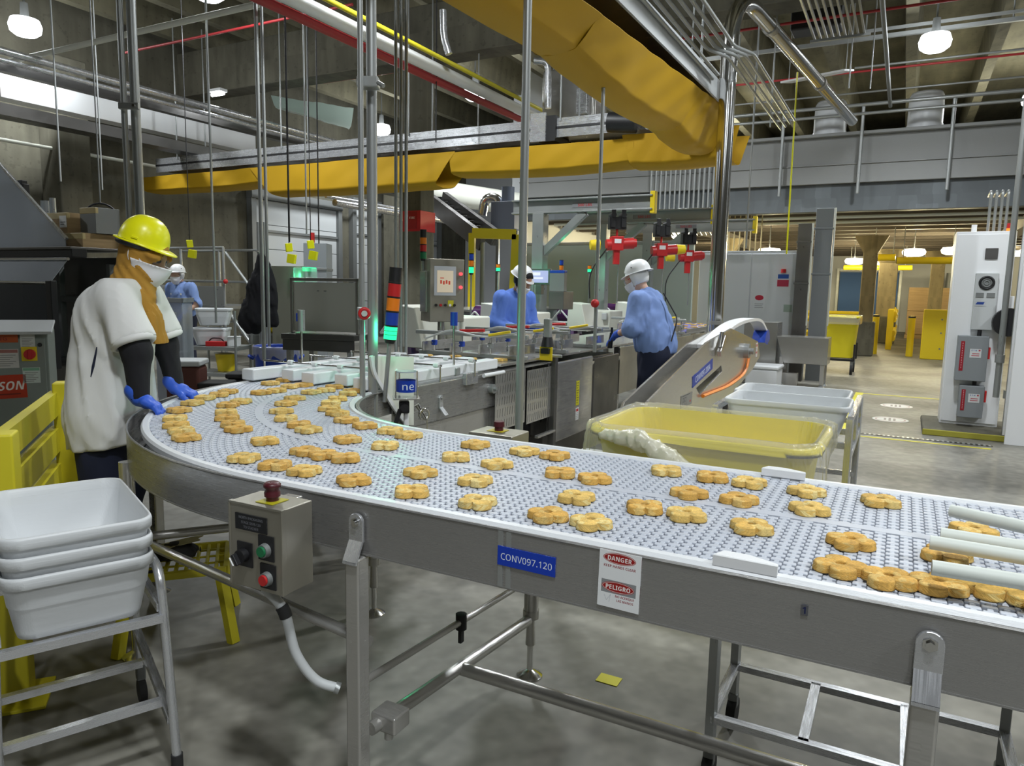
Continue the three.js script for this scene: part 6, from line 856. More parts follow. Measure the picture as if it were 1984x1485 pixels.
{ // steel cart with tubs, tools and bottles
  const t = thing('utility_cart', 'steel utility cart holding white tubs beside the black coat', 'cart', atZ(430, 690, 9.3).setY(0), -0.1); const w = 0.6, d = 0.45; for (const x of [-1, 1]) for (const z of [-1, 1]) { part(t, 'post', cyl(0.016, 0.016, 0.95, x * w / 2, 0.1, z * d / 2, 10), M.galv); const k = part(t, 'castor', box(0.03, 0.06, 0.04, x * w / 2, 0.06, z * d / 2), M.galvDark); part(k, 'wheel', place(new THREE.CylinderGeometry(0.05, 0.05, 0.03, 16), x * w / 2, 0.05, z * d / 2, 0, 0, Math.PI / 2), M.rubber); } for (const y of [0.22, 0.55]) part(t, 'shelf', box(w, 0.05, d, 0, y, 0), M.galv);
  const b0 = t.position, put = (dx, y, dz) => V3(b0.x + dx, y, b0.z + dz); const tb = (p, ry, rx, l, m) => { const o = solo('tub', l, 'tub', toteGeo(0.42, 0.3, 0.22, 0.8), m, 'tubs on the utility cart'); o.position.copy(p); o.rotation.set(rx, ry, 0); return o; };
  tb(put(-0.12, 0.605, 0), 0.1, 0, 'white tub standing on the utility cart shelf', M.whitePlastic); tb(put(-0.1, 0.85, -0.05), 0.25, 0, 'white tub nested on top of another tub on the cart', M.whitePlastic); const y = tb(put(0.44, 0.75, -0.45), 0, 0, 'yellow tub beside the white tubs', M.yellow); { const s = thing('crate_stand', 'grey crate under the yellow tub', 'crate', put(0.44, 0, -0.45), 0); part(s, 'crate', box(0.4, 0.74, 0.3, 0, 0, 0), M.galvDark); part(s, 'rail', box(0.42, 0.03, 0.32, 0, 0.715, 0), M.galv); }
  const bt = thing('tool_caddy', 'red tool caddy on the cart shelf', 'caddy', put(0.0, 0.602, 0.16), 0); part(bt, 'tray', box(0.24, 0.06, 0.1, 0, 0, 0), M.red); part(bt, 'grip', tube([V3(-0.1, 0.05, 0), V3(-0.06, 0.1, 0), V3(0.06, 0.1, 0), V3(0.1, 0.05, 0)], 0.008, 0.03), M.black); const pa = thing('yellow_pail', 'yellow pail on the lower cart shelf', 'pail', put(0.05, 0.272, 0), 0); part(pa, 'pail', cyl(0.1, 0.13, 0.22, 0, 0, 0, 24), M.yellow); part(pa, 'bail', tube([V3(-0.12, 0.2, 0), V3(-0.13, 0.24, 0.08), V3(0.13, 0.24, 0.08), V3(0.12, 0.2, 0)], 0.004, 0.05, 6), M.galv);
  for (const [dx, l] of [[0.2, 'white paper stack on the cart shelf']]) { const o = thing('paper_stack', l, 'paper', put(dx, 0.602, 0.1), 0.3); part(o, 'stack', box(0.16, 0.12, 0.12, 0, 0, 0), M.white); part(o, 'top_sheet', box(0.15, 0.002, 0.13, 0.01, 0.121, 0.01, 0.2), M.white); }
  for (const [x, yy, z, l] of [[421, 738, 7.4, 'black lidded tool case on the floor beside the maroon drum'], [470, 718, 8.2, 'black tool case on the floor beside the blue bin']]) { const o = thing('tool_case', l, 'case', atZ(x, yy, z).setY(0), 0.1); part(o, 'shell', box(0.3, 0.34, 0.3, 0, 0, 0, 0, 0, 0, 0.05), M.black); part(o, 'latch', box(0.05, 0.05, 0.02, 0, 0.2, 0.15), M.galvDark); part(o, 'lid', box(0.31, 0.06, 0.31, 0, 0.33, 0, 0, 0, 0, 0.02), M.rubber); }
}
{ // black coat on a rail stand
  const t = thing('coat_stand', 'twin tube stand carrying a black coat', 'stand', atZ(508, 640, 8.6).setY(0), 0); part(t, 'tube', cyl(0.016, 0.016, 2.1, -0.02, 0, 0, 10), M.galv); part(t, 'tube', cyl(0.016, 0.016, 2.1, 0.05, 0, 0, 10), M.galv); part(t, 'foot', [box(0.3, 0.03, 0.06, 0, 0, 0), box(0.06, 0.03, 0.3, 0, 0, 0)], M.galvDark); part(t, 'peg', rod(V3(0, 1.74, 0.01), V3(0.0, 1.76, 0.12), 0.01, 8), M.galv);
  const c = solo('hanging_coat', 'black coat hanging from the twin tube stand', 'coat', sdfMesh(fold(uni(0.06, chain([[0.05, 1.68, 0.1], [0.03, 1.35, 0.12], [-0.06, 0.98, 0.13]], [0.06, 0.12, 0.17], 0.05, 1, 0.5), chain([[0.09, 1.6, 0.1], [0.14, 1.2, 0.12], [0.18, 0.94, 0.12]], [0.05, 0.07, 0.06], 0.04, 1, 0.6)), 0.02, 12), [-0.42, 0.72, -0.06], [0.34, 1.86, 0.34], 0.018), M.blackCloth); c.position.copy(t.position);
}
{ // steel platform with stair and hand rails by the dock doors
  const t = thing('stair_platform', 'stainless stair and platform with tube hand rails near the dock doors', 'stairs', atZ(440, 600, 12.2).setY(0), -TH); const R = (p, q, r = 0.022, n = 'hand_rail') => part(t, n, rod(V3(...p), V3(...q), r, 10), M.galv);
  part(t, 'deck', box(2.2, 0.06, 0.9, -1.1, 0.96, -0.4), M.galvDark); for (const x of [-2.15, -1.1, -0.05]) { for (const z of [-0.8, 0.0]) R([x, 0, z], [x, 1.98, z], 0.022, 'post'); } for (const y of [1.42, 1.98]) { R([-2.15, y, 0], [-0.05, y, 0]); R([-2.15, y, -0.8], [-0.05, y, -0.8]); } part(t, 'kick_panel', box(2.1, 0.34, 0.02, -1.1, 1.0, 0.01), M.galv);
  for (const z of [-0.8, 0]) { R([0, 0.96, z], [0.95, 0.0, z], 0.03, 'stringer'); R([0, 1.9, z], [0.95, 0.94, z]); R([0.95, 0, z], [0.95, 0.94, z], 0.022, 'post'); } for (let i = 0; i < 4; i++) part(t, 'tread', box(0.26, 0.03, 0.8, 0.16 + i * 0.22, 0.74 - i * 0.21, -0.4), M.galv); part(t, 'red_knob', sph(0.04, 0.02, 1.42, 0.03), M.red);
}
// yellow pendant markers on cords
for (const [x, y, z, l] of [[368, 480, 10, 'pair of yellow hanging markers above the stair'], [560, 488, 9, 'yellow hanging marker above the olive enclosure'], [602, 482, 9.2, 'yellow hanging marker cluster beside the dark tank']]) { const t = thing('pendant_marker', l, 'marker', atZ(x, y, z), 0.2, 'yellow pendant markers'); part(t, 'block', box(0.08, 0.1, 0.06, 0, 0, 0, 0.2, 0, 0.1), M.hat); part(t, 'block', box(0.1, 0.11, 0.06, 0.03, -0.14, 0.01, -0.3, 0, -0.15), M.hat); part(t, 'cord', rod(V3(0, 0.08, 0), V3(0, 5.4 - t.position.y, 0), 0.006, 6), M.black); }
{ const t = thing('dark_tank', 'dark grey upright tank with a small red beacon near the dock door', 'tank', atZ(617, 560, 11).setY(0), 0); part(t, 'shell', box(0.34, 2.0, 0.34, 0, 0, 0), M.greyPaint); part(t, 'beacon', cyl(0.035, 0.035, 0.16, -0.08, 2.0, 0, 12), M.red); part(t, 'band', box(0.36, 0.04, 0.36, 0, 1.6, 0), M.galvDark); }
{ // far incline conveyor, yellow bridge and ducts at the back
  const t = thing('far_incline', 'dark inclined conveyor descending from the overhead line at the back', 'conveyor', V3(0, 0, 0), 0); const p = atZ(835, 392, 14.5), q = atZ(935, 470, 12.8); part(t, 'rail', sweep([p, q], rect(0.1, 0.3)), M.steelDark); part(t, 'rail', sweep([p.clone().add(V3(0.2, 0.12, -0.5)), q.clone().add(V3(0.2, 0.12, -0.5))], rect(0.1, 0.3)), M.steelDark); for (let i = 0; i < 8; i++) { const c = p.clone().lerp(q, (i + 0.5) / 8); part(t, 'cleat', box(0.1, 0.05, 0.5, c.x + 0.1, c.y + 0.1, c.z - 0.25), M.black); } part(t, 'trestle', [rod(q.clone(), q.clone().setY(0), 0.04, 8), rod(p.clone(), p.clone().setY(0), 0.04, 8)], M.galvDark);
  const d = solo('insulated_duct', 'large pale insulated duct crossing below the yellow drip tarp', 'duct', tube([atZ(770, 360, 16.5), atZ(1015, 398, 17)], 0.26, 0.1, 20), M.offWhite);
  const y = thing('yellow_bridge', 'yellow steel bridge frame behind the smock worker', 'frame', V3(0, 0, 0), 0); const a = atZ(915, 452, 12.2), b = atZ(1000, 455, 12.2), c = atZ(990, 530, 12.2); part(y, 'beam', sweep([a, b], rect(0.14, 0.16)), M.yellow); part(y, 'post', sweep([b, c.clone().setY(0)], rect(0.14, 0.14)), M.yellow); part(y, 'post', sweep([a, a.clone().setY(0)], rect(0.1, 0.1)), M.yellow);
  const k = thing('blower_unit', 'blue grey blower with a bent silver duct on the back platform', 'machine', atZ(965, 448, 14), -TH); part(k, 'case', [box(0.5, 0.5, 0.4, 0.2, 0.02, 0), cyl(0.12, 0.12, 0.3, 0.2, 0.5, 0, 16)], mat('slate', [0.10, 0.12, 0.17], 0.5)); part(k, 'duct', tube([V3(-0.35, 0.3, 0), V3(-0.3, 0.62, 0), V3(0.0, 0.62, 0), V3(0.08, 0.1, 0)], 0.09, 0.2, 14), M.chrome); part(k, 'stand', [-1, 1].map(x => box(0.06, k.position.y, 0.06, 0.2 + x * 0.2, -k.position.y, 0)), M.galvDark);
}
// ================================================================ right: power pillar, aisle, low bay
{
  const cb = thing('concrete_curb', 'low concrete curb with yellow painted edge under the white power cabinet', 'curb', F(2.12, 5.85)); part(cb, 'kerb', box(0.9, 0.06, 1.0, 0.08, 0, 0, 0, 0, 0, 0.02), M.concrete); part(cb, 'painted_edge', box(0.9, 0.058, 0.03, 0.08, 0, 0.5), mat('mossYellow', [0.36, 0.33, 0.04], 0.8));
  const t = thing('power_cabinet', 'tall white power cabinet with cooling unit and two grey switch boxes', 'cabinet', F(2.17, 6.02, 0.06)); const w = 0.52, h = 2.0; part(t, 'body', box(w, h, 0.34, 0, 0, 0), M.white); part(t, 'door', box(w - 0.03, h - 0.06, 0.014, 0, 0.03, 0.175), M.white); const Z = 0.185;
  part(t, 'vent_cover', box(0.11, 0.11, 0.02, 0.06, 1.72, Z), M.steelDark); const ac = part(t, 'cooling_unit', box(0.2, 0.58, 0.1, 0.04, 1.0, Z, 0, 0, 0, 0.008), M.lightGrey); part(ac, 'fan_ring', new THREE.TorusGeometry(0.06, 0.012, 8, 24).translate(0.04, 1.48, Z + 0.052), M.black); part(ac, 'fan_grille', [0.02, 0.04].map(r => new THREE.TorusGeometry(r, 0.004, 6, 20).translate(0.04, 1.48, Z + 0.054)), M.galvDark); part(ac, 'fan_disc', rod(V3(0.04, 1.48, Z + 0.045), V3(0.04, 1.48, Z + 0.051), 0.056, 20), M.galvDark); part(ac, 'louvre', [box(0.07, 0.05, 0.01, -0.01, 1.33, Z + 0.05), box(0.07, 0.05, 0.01, 0.085, 1.33, Z + 0.05)], M.galvDark); plate(ac, 'emblem', 0.1, 0.05, canvasTex(64, 32, (g, W, H) => { g.fillStyle = '#b9bcc0'; g.fillRect(0, 0, W, H); g.fillStyle = '#23408c'; g.beginPath(); g.moveTo(6, 22); g.lineTo(16, 6); g.lineTo(56, 6); g.lineTo(50, 22); g.fill(); }), 0.0, 1.27, Z + 0.052);
  const sb = (y, w2, h2, x) => { const s = part(t, 'switch_box', box(w2, h2, 0.15, x, y, Z + 0.06, 0, 0, 0, 0.006), M.greyPaint, 'grey disconnect switch box'); plate(s, 'danger_strip', 0.035, h2 * 0.66, canvasTex(32, 160, (g, W, H) => { g.fillStyle = '#9c1426'; g.fillRect(0, 0, W, H); g.fillStyle = '#d8a8ac'; for (let i = 0; i < 11; i++) g.fillRect(13, 8 + i * 13, 6, 8); }), x - w2 * 0.33, y + h2 * 0.55, Z + 0.137); plate(s, 'rating_label', 0.1, 0.09, canvasTex(64, 56, (g, W, H) => { g.fillStyle = '#d6d8da'; g.fillRect(0, 0, W, H); g.fillStyle = '#3a5aa0'; g.font = 'bold 13px sans-serif'; g.fillText('E T N', 8, 14); g.fillStyle = '#b03040'; g.fillRect(48, 4, 10, 9); g.fillRect(14, 28, 40, 5); g.fillRect(10, 40, 44, 5); }), x + w2 * 0.1, y + h2 * 0.62, Z + 0.137); part(s, 'lever', [box(0.02, 0.12, 0.03, x + w2 / 2 + 0.012, y + h2 * 0.5, Z + 0.08)], M.red); };
  sb(0.48, 0.27, 0.46, -0.03); sb(0.1, 0.22, 0.33, 0.0); part(t, 'link_nipple', [cyl(0.02, 0.02, 0.06, 0.02, 0.43, Z + 0.05, 10), cyl(0.02, 0.02, 0.07, 0.02, 0.93, Z + 0.05, 10)], M.black); const a = part(t, 'amber_beacon', [cyl(0.03, 0.03, 0.03, 0.2, h, 0.1, 14)], M.amberGlow, 'lit amber beacon'); a.castShadow = false; part(t, 'beacon_cap', cyl(0.03, 0.026, 0.05, 0.2, h + 0.03, 0.1, 14), M.red); part(t, 'hub', cyl(0.025, 0.025, 0.08, -0.1, h, 0.0, 12), M.white);
  for (const x of [0.02, 0.07, 0.12, 0.17]) part(t, 'top_conduit', tube([V3(x, h, 0), V3(x, h + 0.42, 0), V3(x + 0.02, h + 0.42, -0.5)], 0.014, 0.05, 10), M.galv);
  const c = thing('steel_column', 'white painted steel column with conduits at the aisle corner', 'column', F(2.56, 5.3)); c.userData.kind = 'structure'; part(c, 'flange', box(0.26, 4.9, 0.03, 0, 0, 0.1), M.white); part(c, 'flange', box(0.26, 4.9, 0.03, 0, 0, -0.1), M.white); part(c, 'web', box(0.03, 4.9, 0.2, 0, 0, 0), M.white);
  const d = (x0, z0, r, y0, y1, l) => { const o = solo('conduit', l, 'conduit', [cyl(r, r, y1 - y0, 0, 0, 0, 12), cyl(r * 1.5, r * 1.5, 0.08, 0, 0.35, 0, 12)], M.galv, 'conduits at the aisle column'); o.position.copy(F(x0, z0, y0)); return o; };
  d(2.37, 5.62, 0.028, 0.4, 5.2, 'thick grey conduit running down in front of the power cabinet'); d(2.47, 5.5, 0.036, 0.06, 5.4, 'thickest grey conduit beside the white steel column'); const rl = thing('hose_reel', 'black hose reel between conduit and column', 'reel', F(2.42, 5.72, 1.15)); part(rl, 'drum', rod(V3(0, 0, -0.05), V3(0, 0, 0.06), 0.14, 24), M.black); part(rl, 'plate', box(0.06, 0.12, 0.02, 0, 0.14, 0), M.white);
}
{ // yellow bin truck in the aisle
  const t = thing('bin_truck', 'yellow plastic bin truck with liner on black castors in the aisle', 'bin truck', atY(1622, 722, 0)); const w = 0.6, d = 0.85, h = 0.72, y0 = 0.3; const loop = (k, y) => rpoly(w * k, d * k, 0.1, 5).map(([x, z]) => V3(x, y0 + y, z)); const rows = [[0.8, 0], [0.95, h * 0.9], [1.0, h], [1.09, h + 0.01], [1.08, h - 0.03], [1.02, h + 0.0], [0.93, h * 0.9], [0.8, 0.03]].map(r => loop(...r)), n = rows[0].length; part(t, 'tub', [gridSurf(n, rows.length - 1, (s, q) => rows[Math.round(q * (rows.length - 1))][Math.round(s * n) % n]), extr(rpoly(w * 0.8, d * 0.8, 0.08, 4), 0.02).rotateX(-Math.PI / 2).translate(0, y0, 0)], M.binYellow);
  part(t, 'frame', [box(w * 0.9, 0.04, 0.04, 0, 0.24, d * 0.38), box(w * 0.9, 0.04, 0.04, 0, 0.24, -d * 0.38), box(0.04, 0.04, d * 0.8, w * 0.4, 0.24, 0), box(0.04, 0.04, d * 0.8, -w * 0.4, 0.24, 0)], M.black); for (const x of [-1, 1]) for (const z of [-1, 1]) { part(t, 'corner_post', box(0.03, 0.3, 0.03, x * w * 0.45, 0.24, z * d * 0.4), M.black); const k = part(t, 'castor', box(0.05, 0.12, 0.05, x * w * 0.4, 0.12, z * d * 0.36), M.galvDark); part(k, 'wheel', place(new THREE.CylinderGeometry(0.09, 0.09, 0.04, 20), x * w * 0.4, 0.09, z * d * 0.36, 0, 0, Math.PI / 2), M.rubber); } part(t, 'liner', gridSurf(60, 6, (s, v) => { const L = rpoly(w, d, 0.1, 14), p = L[Math.round(s * L.length) % L.length], k = v < 0.5 ? 0.96 + v * 0.1 : 1.09 + 0.02 * n3(s * 30, v, 1), y = v < 0.5 ? h - 0.1 + v * 0.25 : h + 0.02 - (v - 0.5) * 0.3; return V3(p[0] * k, y0 + y, p[1] * k); }), M.film, 'clear liner');
}
{ // bollards, rails and barrier plate in the low bay
  const bol = (p, l) => { const o = thing('bollard', l, 'bollard', p, -TH, 'yellow bollards in the aisle'); part(o, 'post', [cyl(0.075, 0.075, 0.92, 0, 0, 0, 18), sph(0.075, 0, 0.92, 0, 1, 0.4, 1, 14)], M.yellow); part(o, 'cap_band', cyl(0.078, 0.078, 0.04, 0, 0.9, 0, 18), M.black); }; bol(F(0.92, 16.6), 'yellow bollard beside the tan concrete column'); bol(F(1.68, 16.4), 'yellow bollard between guard rail and barrier plate');
  const p = thing('barrier_plate', 'broad flat yellow barrier plate in the aisle', 'barrier', F(2.12, 15.8)); part(p, 'plate', box(0.46, 1.12, 0.1, 0, 0, 0, 0, 0, 0, 0.02), M.yellow); part(p, 'bolt', [0.25, 0.6, 0.9].map(y => bolt(V3(0.14, y, 0.05), V3(0, 0, 1), 0.02, 0.015)), M.galvDark);
  const gr = (pos, turn, len, l) => { const t = thing('guard_rail', l, 'guard rail', pos, turn); const n = Math.max(2, Math.round(len / 1.6) + 1); for (let i = 0; i < n; i++) part(t, 'post', box(0.14, 1.05, 0.14, i * len / (n - 1), 0, 0), M.yellow); for (const y of [0.36, 0.86]) part(t, 'rail', sweep([V3(0, y, 0.1), V3(len, y, 0.1)], [[-0.03, -0.14], [0.02, -0.14], [0.05, -0.08], [0.01, 0], [0.05, 0.08], [0.02, 0.14], [-0.03, 0.14]]), M.yellow); return t; };
  gr(F(1.2, 18.6), -TH + Math.PI / 2, 5, 'long yellow guard rail running down the low bay aisle'); gr(F(-1.0, 17.2), -TH, 1.6, 'short yellow guard rail behind the yellow bin truck');
  const car = thing('yellow_cart', 'yellow platform cart with black handle rails behind the barrier plate', 'cart', F(2.9, 17.4)); part(car, 'deck', box(1.0, 0.1, 0.7, 0, 0.2, 0), M.yellow); part(car, 'panel', box(0.9, 0.5, 0.04, 0, 0.35, -0.3), M.yellow); part(car, 'handle', [box(1.0, 0.05, 0.04, 0, 0.95, 0.2), box(1.0, 0.05, 0.04, 0, 0.6, 0.2), box(0.04, 0.7, 0.04, -0.45, 0.3, 0.2)], M.black); for (const x of [-0.4, 0.4]) for (const z of [-0.28, 0.28]) part(car, 'wheel', place(new THREE.CylinderGeometry(0.1, 0.1, 0.05, 16), x, 0.1, z, 0, 0, Math.PI / 2), M.rubber);
  for (const [a, b, w, l] of [[0.72, 15.9, 0.3, 'tan column with broad concrete base beside the aisle bollard'], [1.0, 21.6, 0.5, 'wide tan column further down the low bay'], [2.3, 22.5, 0.36, 'slender tan column beside the stacked cartons'], [-2.6, 16.2, 0.3, 'tan column behind the white electrical cabinet']]) { const t = thing('tan_column', l, 'column', F(a, b)); t.userData.kind = 'structure'; part(t, 'shaft', box(w, 2.78, w, 0, 0, 0, 0, 0, 0, 0.02), M.tan); part(t, 'base', box(w + 0.12, 0.8, w + 0.12, 0, 0, 0, 0, 0, 0, 0.03), M.concrete); part(t, 'capital', extr([[-w / 2, 0], [w / 2, 0], [w * 1.2, 0.4], [-w * 1.2, 0.4]], w).translate(0, 2.37, -w / 2), M.tan); }
  for (const [a, b, l] of [[2.2, 25.5, 'tall tan carton stack beside the slender column'], [3.6, 25.5, 'tall tan carton stack behind the yellow cart']]) { const t = thing('carton_stack', l, 'cartons', F(a, b)); for (let j = 0; j < 2; j++) part(t, 'carton', box(1.2, 0.78, 1.0, 0, 0.14 + j * 0.79, 0), M.card); part(t, 'pallet', box(1.25, 0.13, 1.05, 0, 0, 0), M.card); }
  const yb = (p, len, l) => { const t = thing('clearance_bar', l, 'bar', p); part(t, 'tube', rod(V3(-len / 2, 0, 0), V3(len / 2, 0, 0), 0.08, 16), M.yellow); part(t, 'end_cap', rod(V3(-len / 2 - 0.01, 0, 0), V3(-len / 2, 0, 0), 0.07, 16), M.black); part(t, 'hanger', [-0.4, 0.4].map(k => rod(V3(k * len, 0.07, 0), V3(k * len, 3.0 - p.y, 0), 0.012, 6)), M.galvDark); }; yb(atZ(1797, 505, 17), 1.25, 'yellow hanging clearance bar beside the power cabinet'); yb(atZ(1712, 499, 17.5), 0.5, 'short yellow hanging clearance bar at the tan column'); yb(atZ(1700, 519, 24), 2.0, 'farthest yellow hanging clearance bar above the blue door');
  const tr = thing('pipe_rack', 'grey vertical pipe rack against the low bay back wall', 'rack', F(3.0, 28.6)); for (let i = 0; i < 6; i++) part(tr, 'pipe', cyl(0.09, 0.09, 2.3, -0.6 + i * 0.24, 0, 0, 12), M.galvDark); part(tr, 'box', box(0.5, 0.8, 0.3, 0.2, 0.2, 0.3), M.black); plate(tr, 'notice', 0.5, 0.6, canvasTex(16, 16, g => { g.fillStyle = '#c8c8c2'; g.fillRect(0, 0, 16, 16); }), 0.2, 1.4, 0.3);
  // pipes and strut under the low ceiling
  for (const [a, b, y, l] of [[-2, 12.98, 2.93, 'thin pale conduit along the mezzanine edge'], [-2, 13.3, 2.86, 'lower pale conduit below the mezzanine edge']]) solo('conduit', l, 'conduit', rod(F(-6, b, y), F(8, b, y), 0.03, 10), M.offWhite, 'conduits under the mezzanine'); for (let i = 0; i < 7; i++) solo('conduit', 'bent brass coloured conduit dropping below the mezzanine', 'conduit', tube([F(-1.9 + i * 0.11, 12.95, 3.32), F(-1.9 + i * 0.11, 12.98, 2.2)], 0.013, 0.05, 8), mat('brass', [0.5, 0.42, 0.24], 0.5, 0.4), 'conduits under the mezzanine');
}
// ================================================================ overhead
const vRun = (name, label, cat, px, py, a, b0, b1, r, m, group) => { const y = atA(px, py, a).y; return solo(name, label, cat, sweep([F(a, b0, y), F(a, b1, y)], typeof r === 'number' ? ring(r, 12) : r), m, group); };
const uRun = (name, label, cat, px, py, b, a0, a1, r, m, group) => { const y = atB(px, py, b).y; return solo(name, label, cat, sweep([F(a0, b, y), F(a1, b, y)], typeof r === 'number' ? ring(r, 12) : r), m, group); };
vRun('fire_pipe', 'thick red fire pipe running beside the white insulated pipe', 'pipe', 760, 117, -4.2, -2, 10, 0.05, M.redPipe);
vRun('insulated_pipe', 'white insulated pipe between the red and yellow pipes', 'pipe', 760, 92, -4.0, -2, 8.8, 0.075, M.white);
vRun('gas_pipe', 'yellow gas pipe running above the white insulated pipe', 'pipe', 760, 64, -3.8, -2, 9.5, 0.028, M.safety);
vRun('steel_duct', 'long white duct under the left lamps', 'duct', 230, 222, -10.6, 3.2, 8.0, rect(0.3, 0.34), M.white);
vRun('rail_track', 'dark overhead conveyor track above the white duct', 'track', 230, 187, -9.5, -1, 14, rect(0.14, 0.14), M.steelDark, 'dark overhead tracks'); vRun('rail_track', 'lower dark overhead conveyor track below the white duct', 'track', 230, 262, -9.8, -1, 14, rect(0.34, 0.16), M.steelDark, 'dark overhead tracks');
vRun('steam_pipe', 'upper silver pipe above the dark tracks', 'pipe', 230, 160, -9, -1, 13, 0.05, M.alu, 'silver pipes over the tracks'); vRun('steam_pipe', 'lower silver pipe beside the dark tracks', 'pipe', 230, 176, -9.1, -1, 13, 0.035, M.alu, 'silver pipes over the tracks'); vRun('wall_pipe', 'thin pale pipe along the left wall', 'pipe', 200, 305, -11.2, 1, 14, 0.03, M.offWhite);
vRun('silver_rail', 'silver pipe bundle under the yellow tarp', 'pipe', 560, 378, -7.2, 6.7, 14, 0.06, M.alu, 'silver pipes below the tarp'); vRun('silver_rail', 'thin silver pipe beside the pipe bundle under the tarp', 'pipe', 560, 368, -7.4, 6.7, 14, 0.03, M.alu, 'silver pipes below the tarp');
uRun('water_pipe', 'pale pipe crossing the ceiling below the left lamps', 'pipe', 250, 66, 3, -11.4, -4.0, 0.035, M.offWhite); uRun('sprinkler_pipe', 'thin red sprinkler pipe crossing below the pale pipe', 'pipe', 300, 90, 4.6, -9.6, -5, 0.018, M.redPipe, 'thin red sprinkler pipes'); uRun('sprinkler_pipe', 'thin red sprinkler pipe with a small glowing strip for its glint', 'pipe', 720, 146, 8.0, -8.6, -6.6, 0.02, M.redPipe, 'thin red sprinkler pipes'); uRun('sprinkler_pipe', 'upper thin red sprinkler pipe above the mezzanine', 'pipe', 1600, 35, 8.6, -2.6, 3.0, 0.02, M.redPipe, 'thin red sprinkler pipes'); uRun('sprinkler_pipe', 'lower thin red sprinkler pipe above the mezzanine lamp', 'pipe', 1700, 135, 11.8, -2.4, 4, 0.02, M.redPipe, 'thin red sprinkler pipes'); uRun('grey_conduit', 'thin grey conduit crossing beside the high bay lamp', 'conduit', 1850, 110, 11.6, 0.4, 5, 0.02, M.galv);
// plastic sheet hung under a lamp
solo('plastic_sheet', 'pale green plastic sheet hung under a high bay lamp', 'sheet', sheet(20, 8, (s, t) => { const p = atZ(525 + s * 160, 185 + s * 25, 14.2 + s * 0.2), q = atZ(545 + s * 130, 207 + s * 43, 13.4 + s * 0.2); return p.lerp(q, t).add(V3(0, -0.12 * Math.sin(Math.PI * t) + 0.03 * n3(s * 9, t * 9, 1), 0)); }, V3(0, -0.004, 0)), mat('sheetGreen', [0.62, 0.74, 0.68], 0.5, 0, { physical: true, transmission: 0.5, thickness: 0 }));
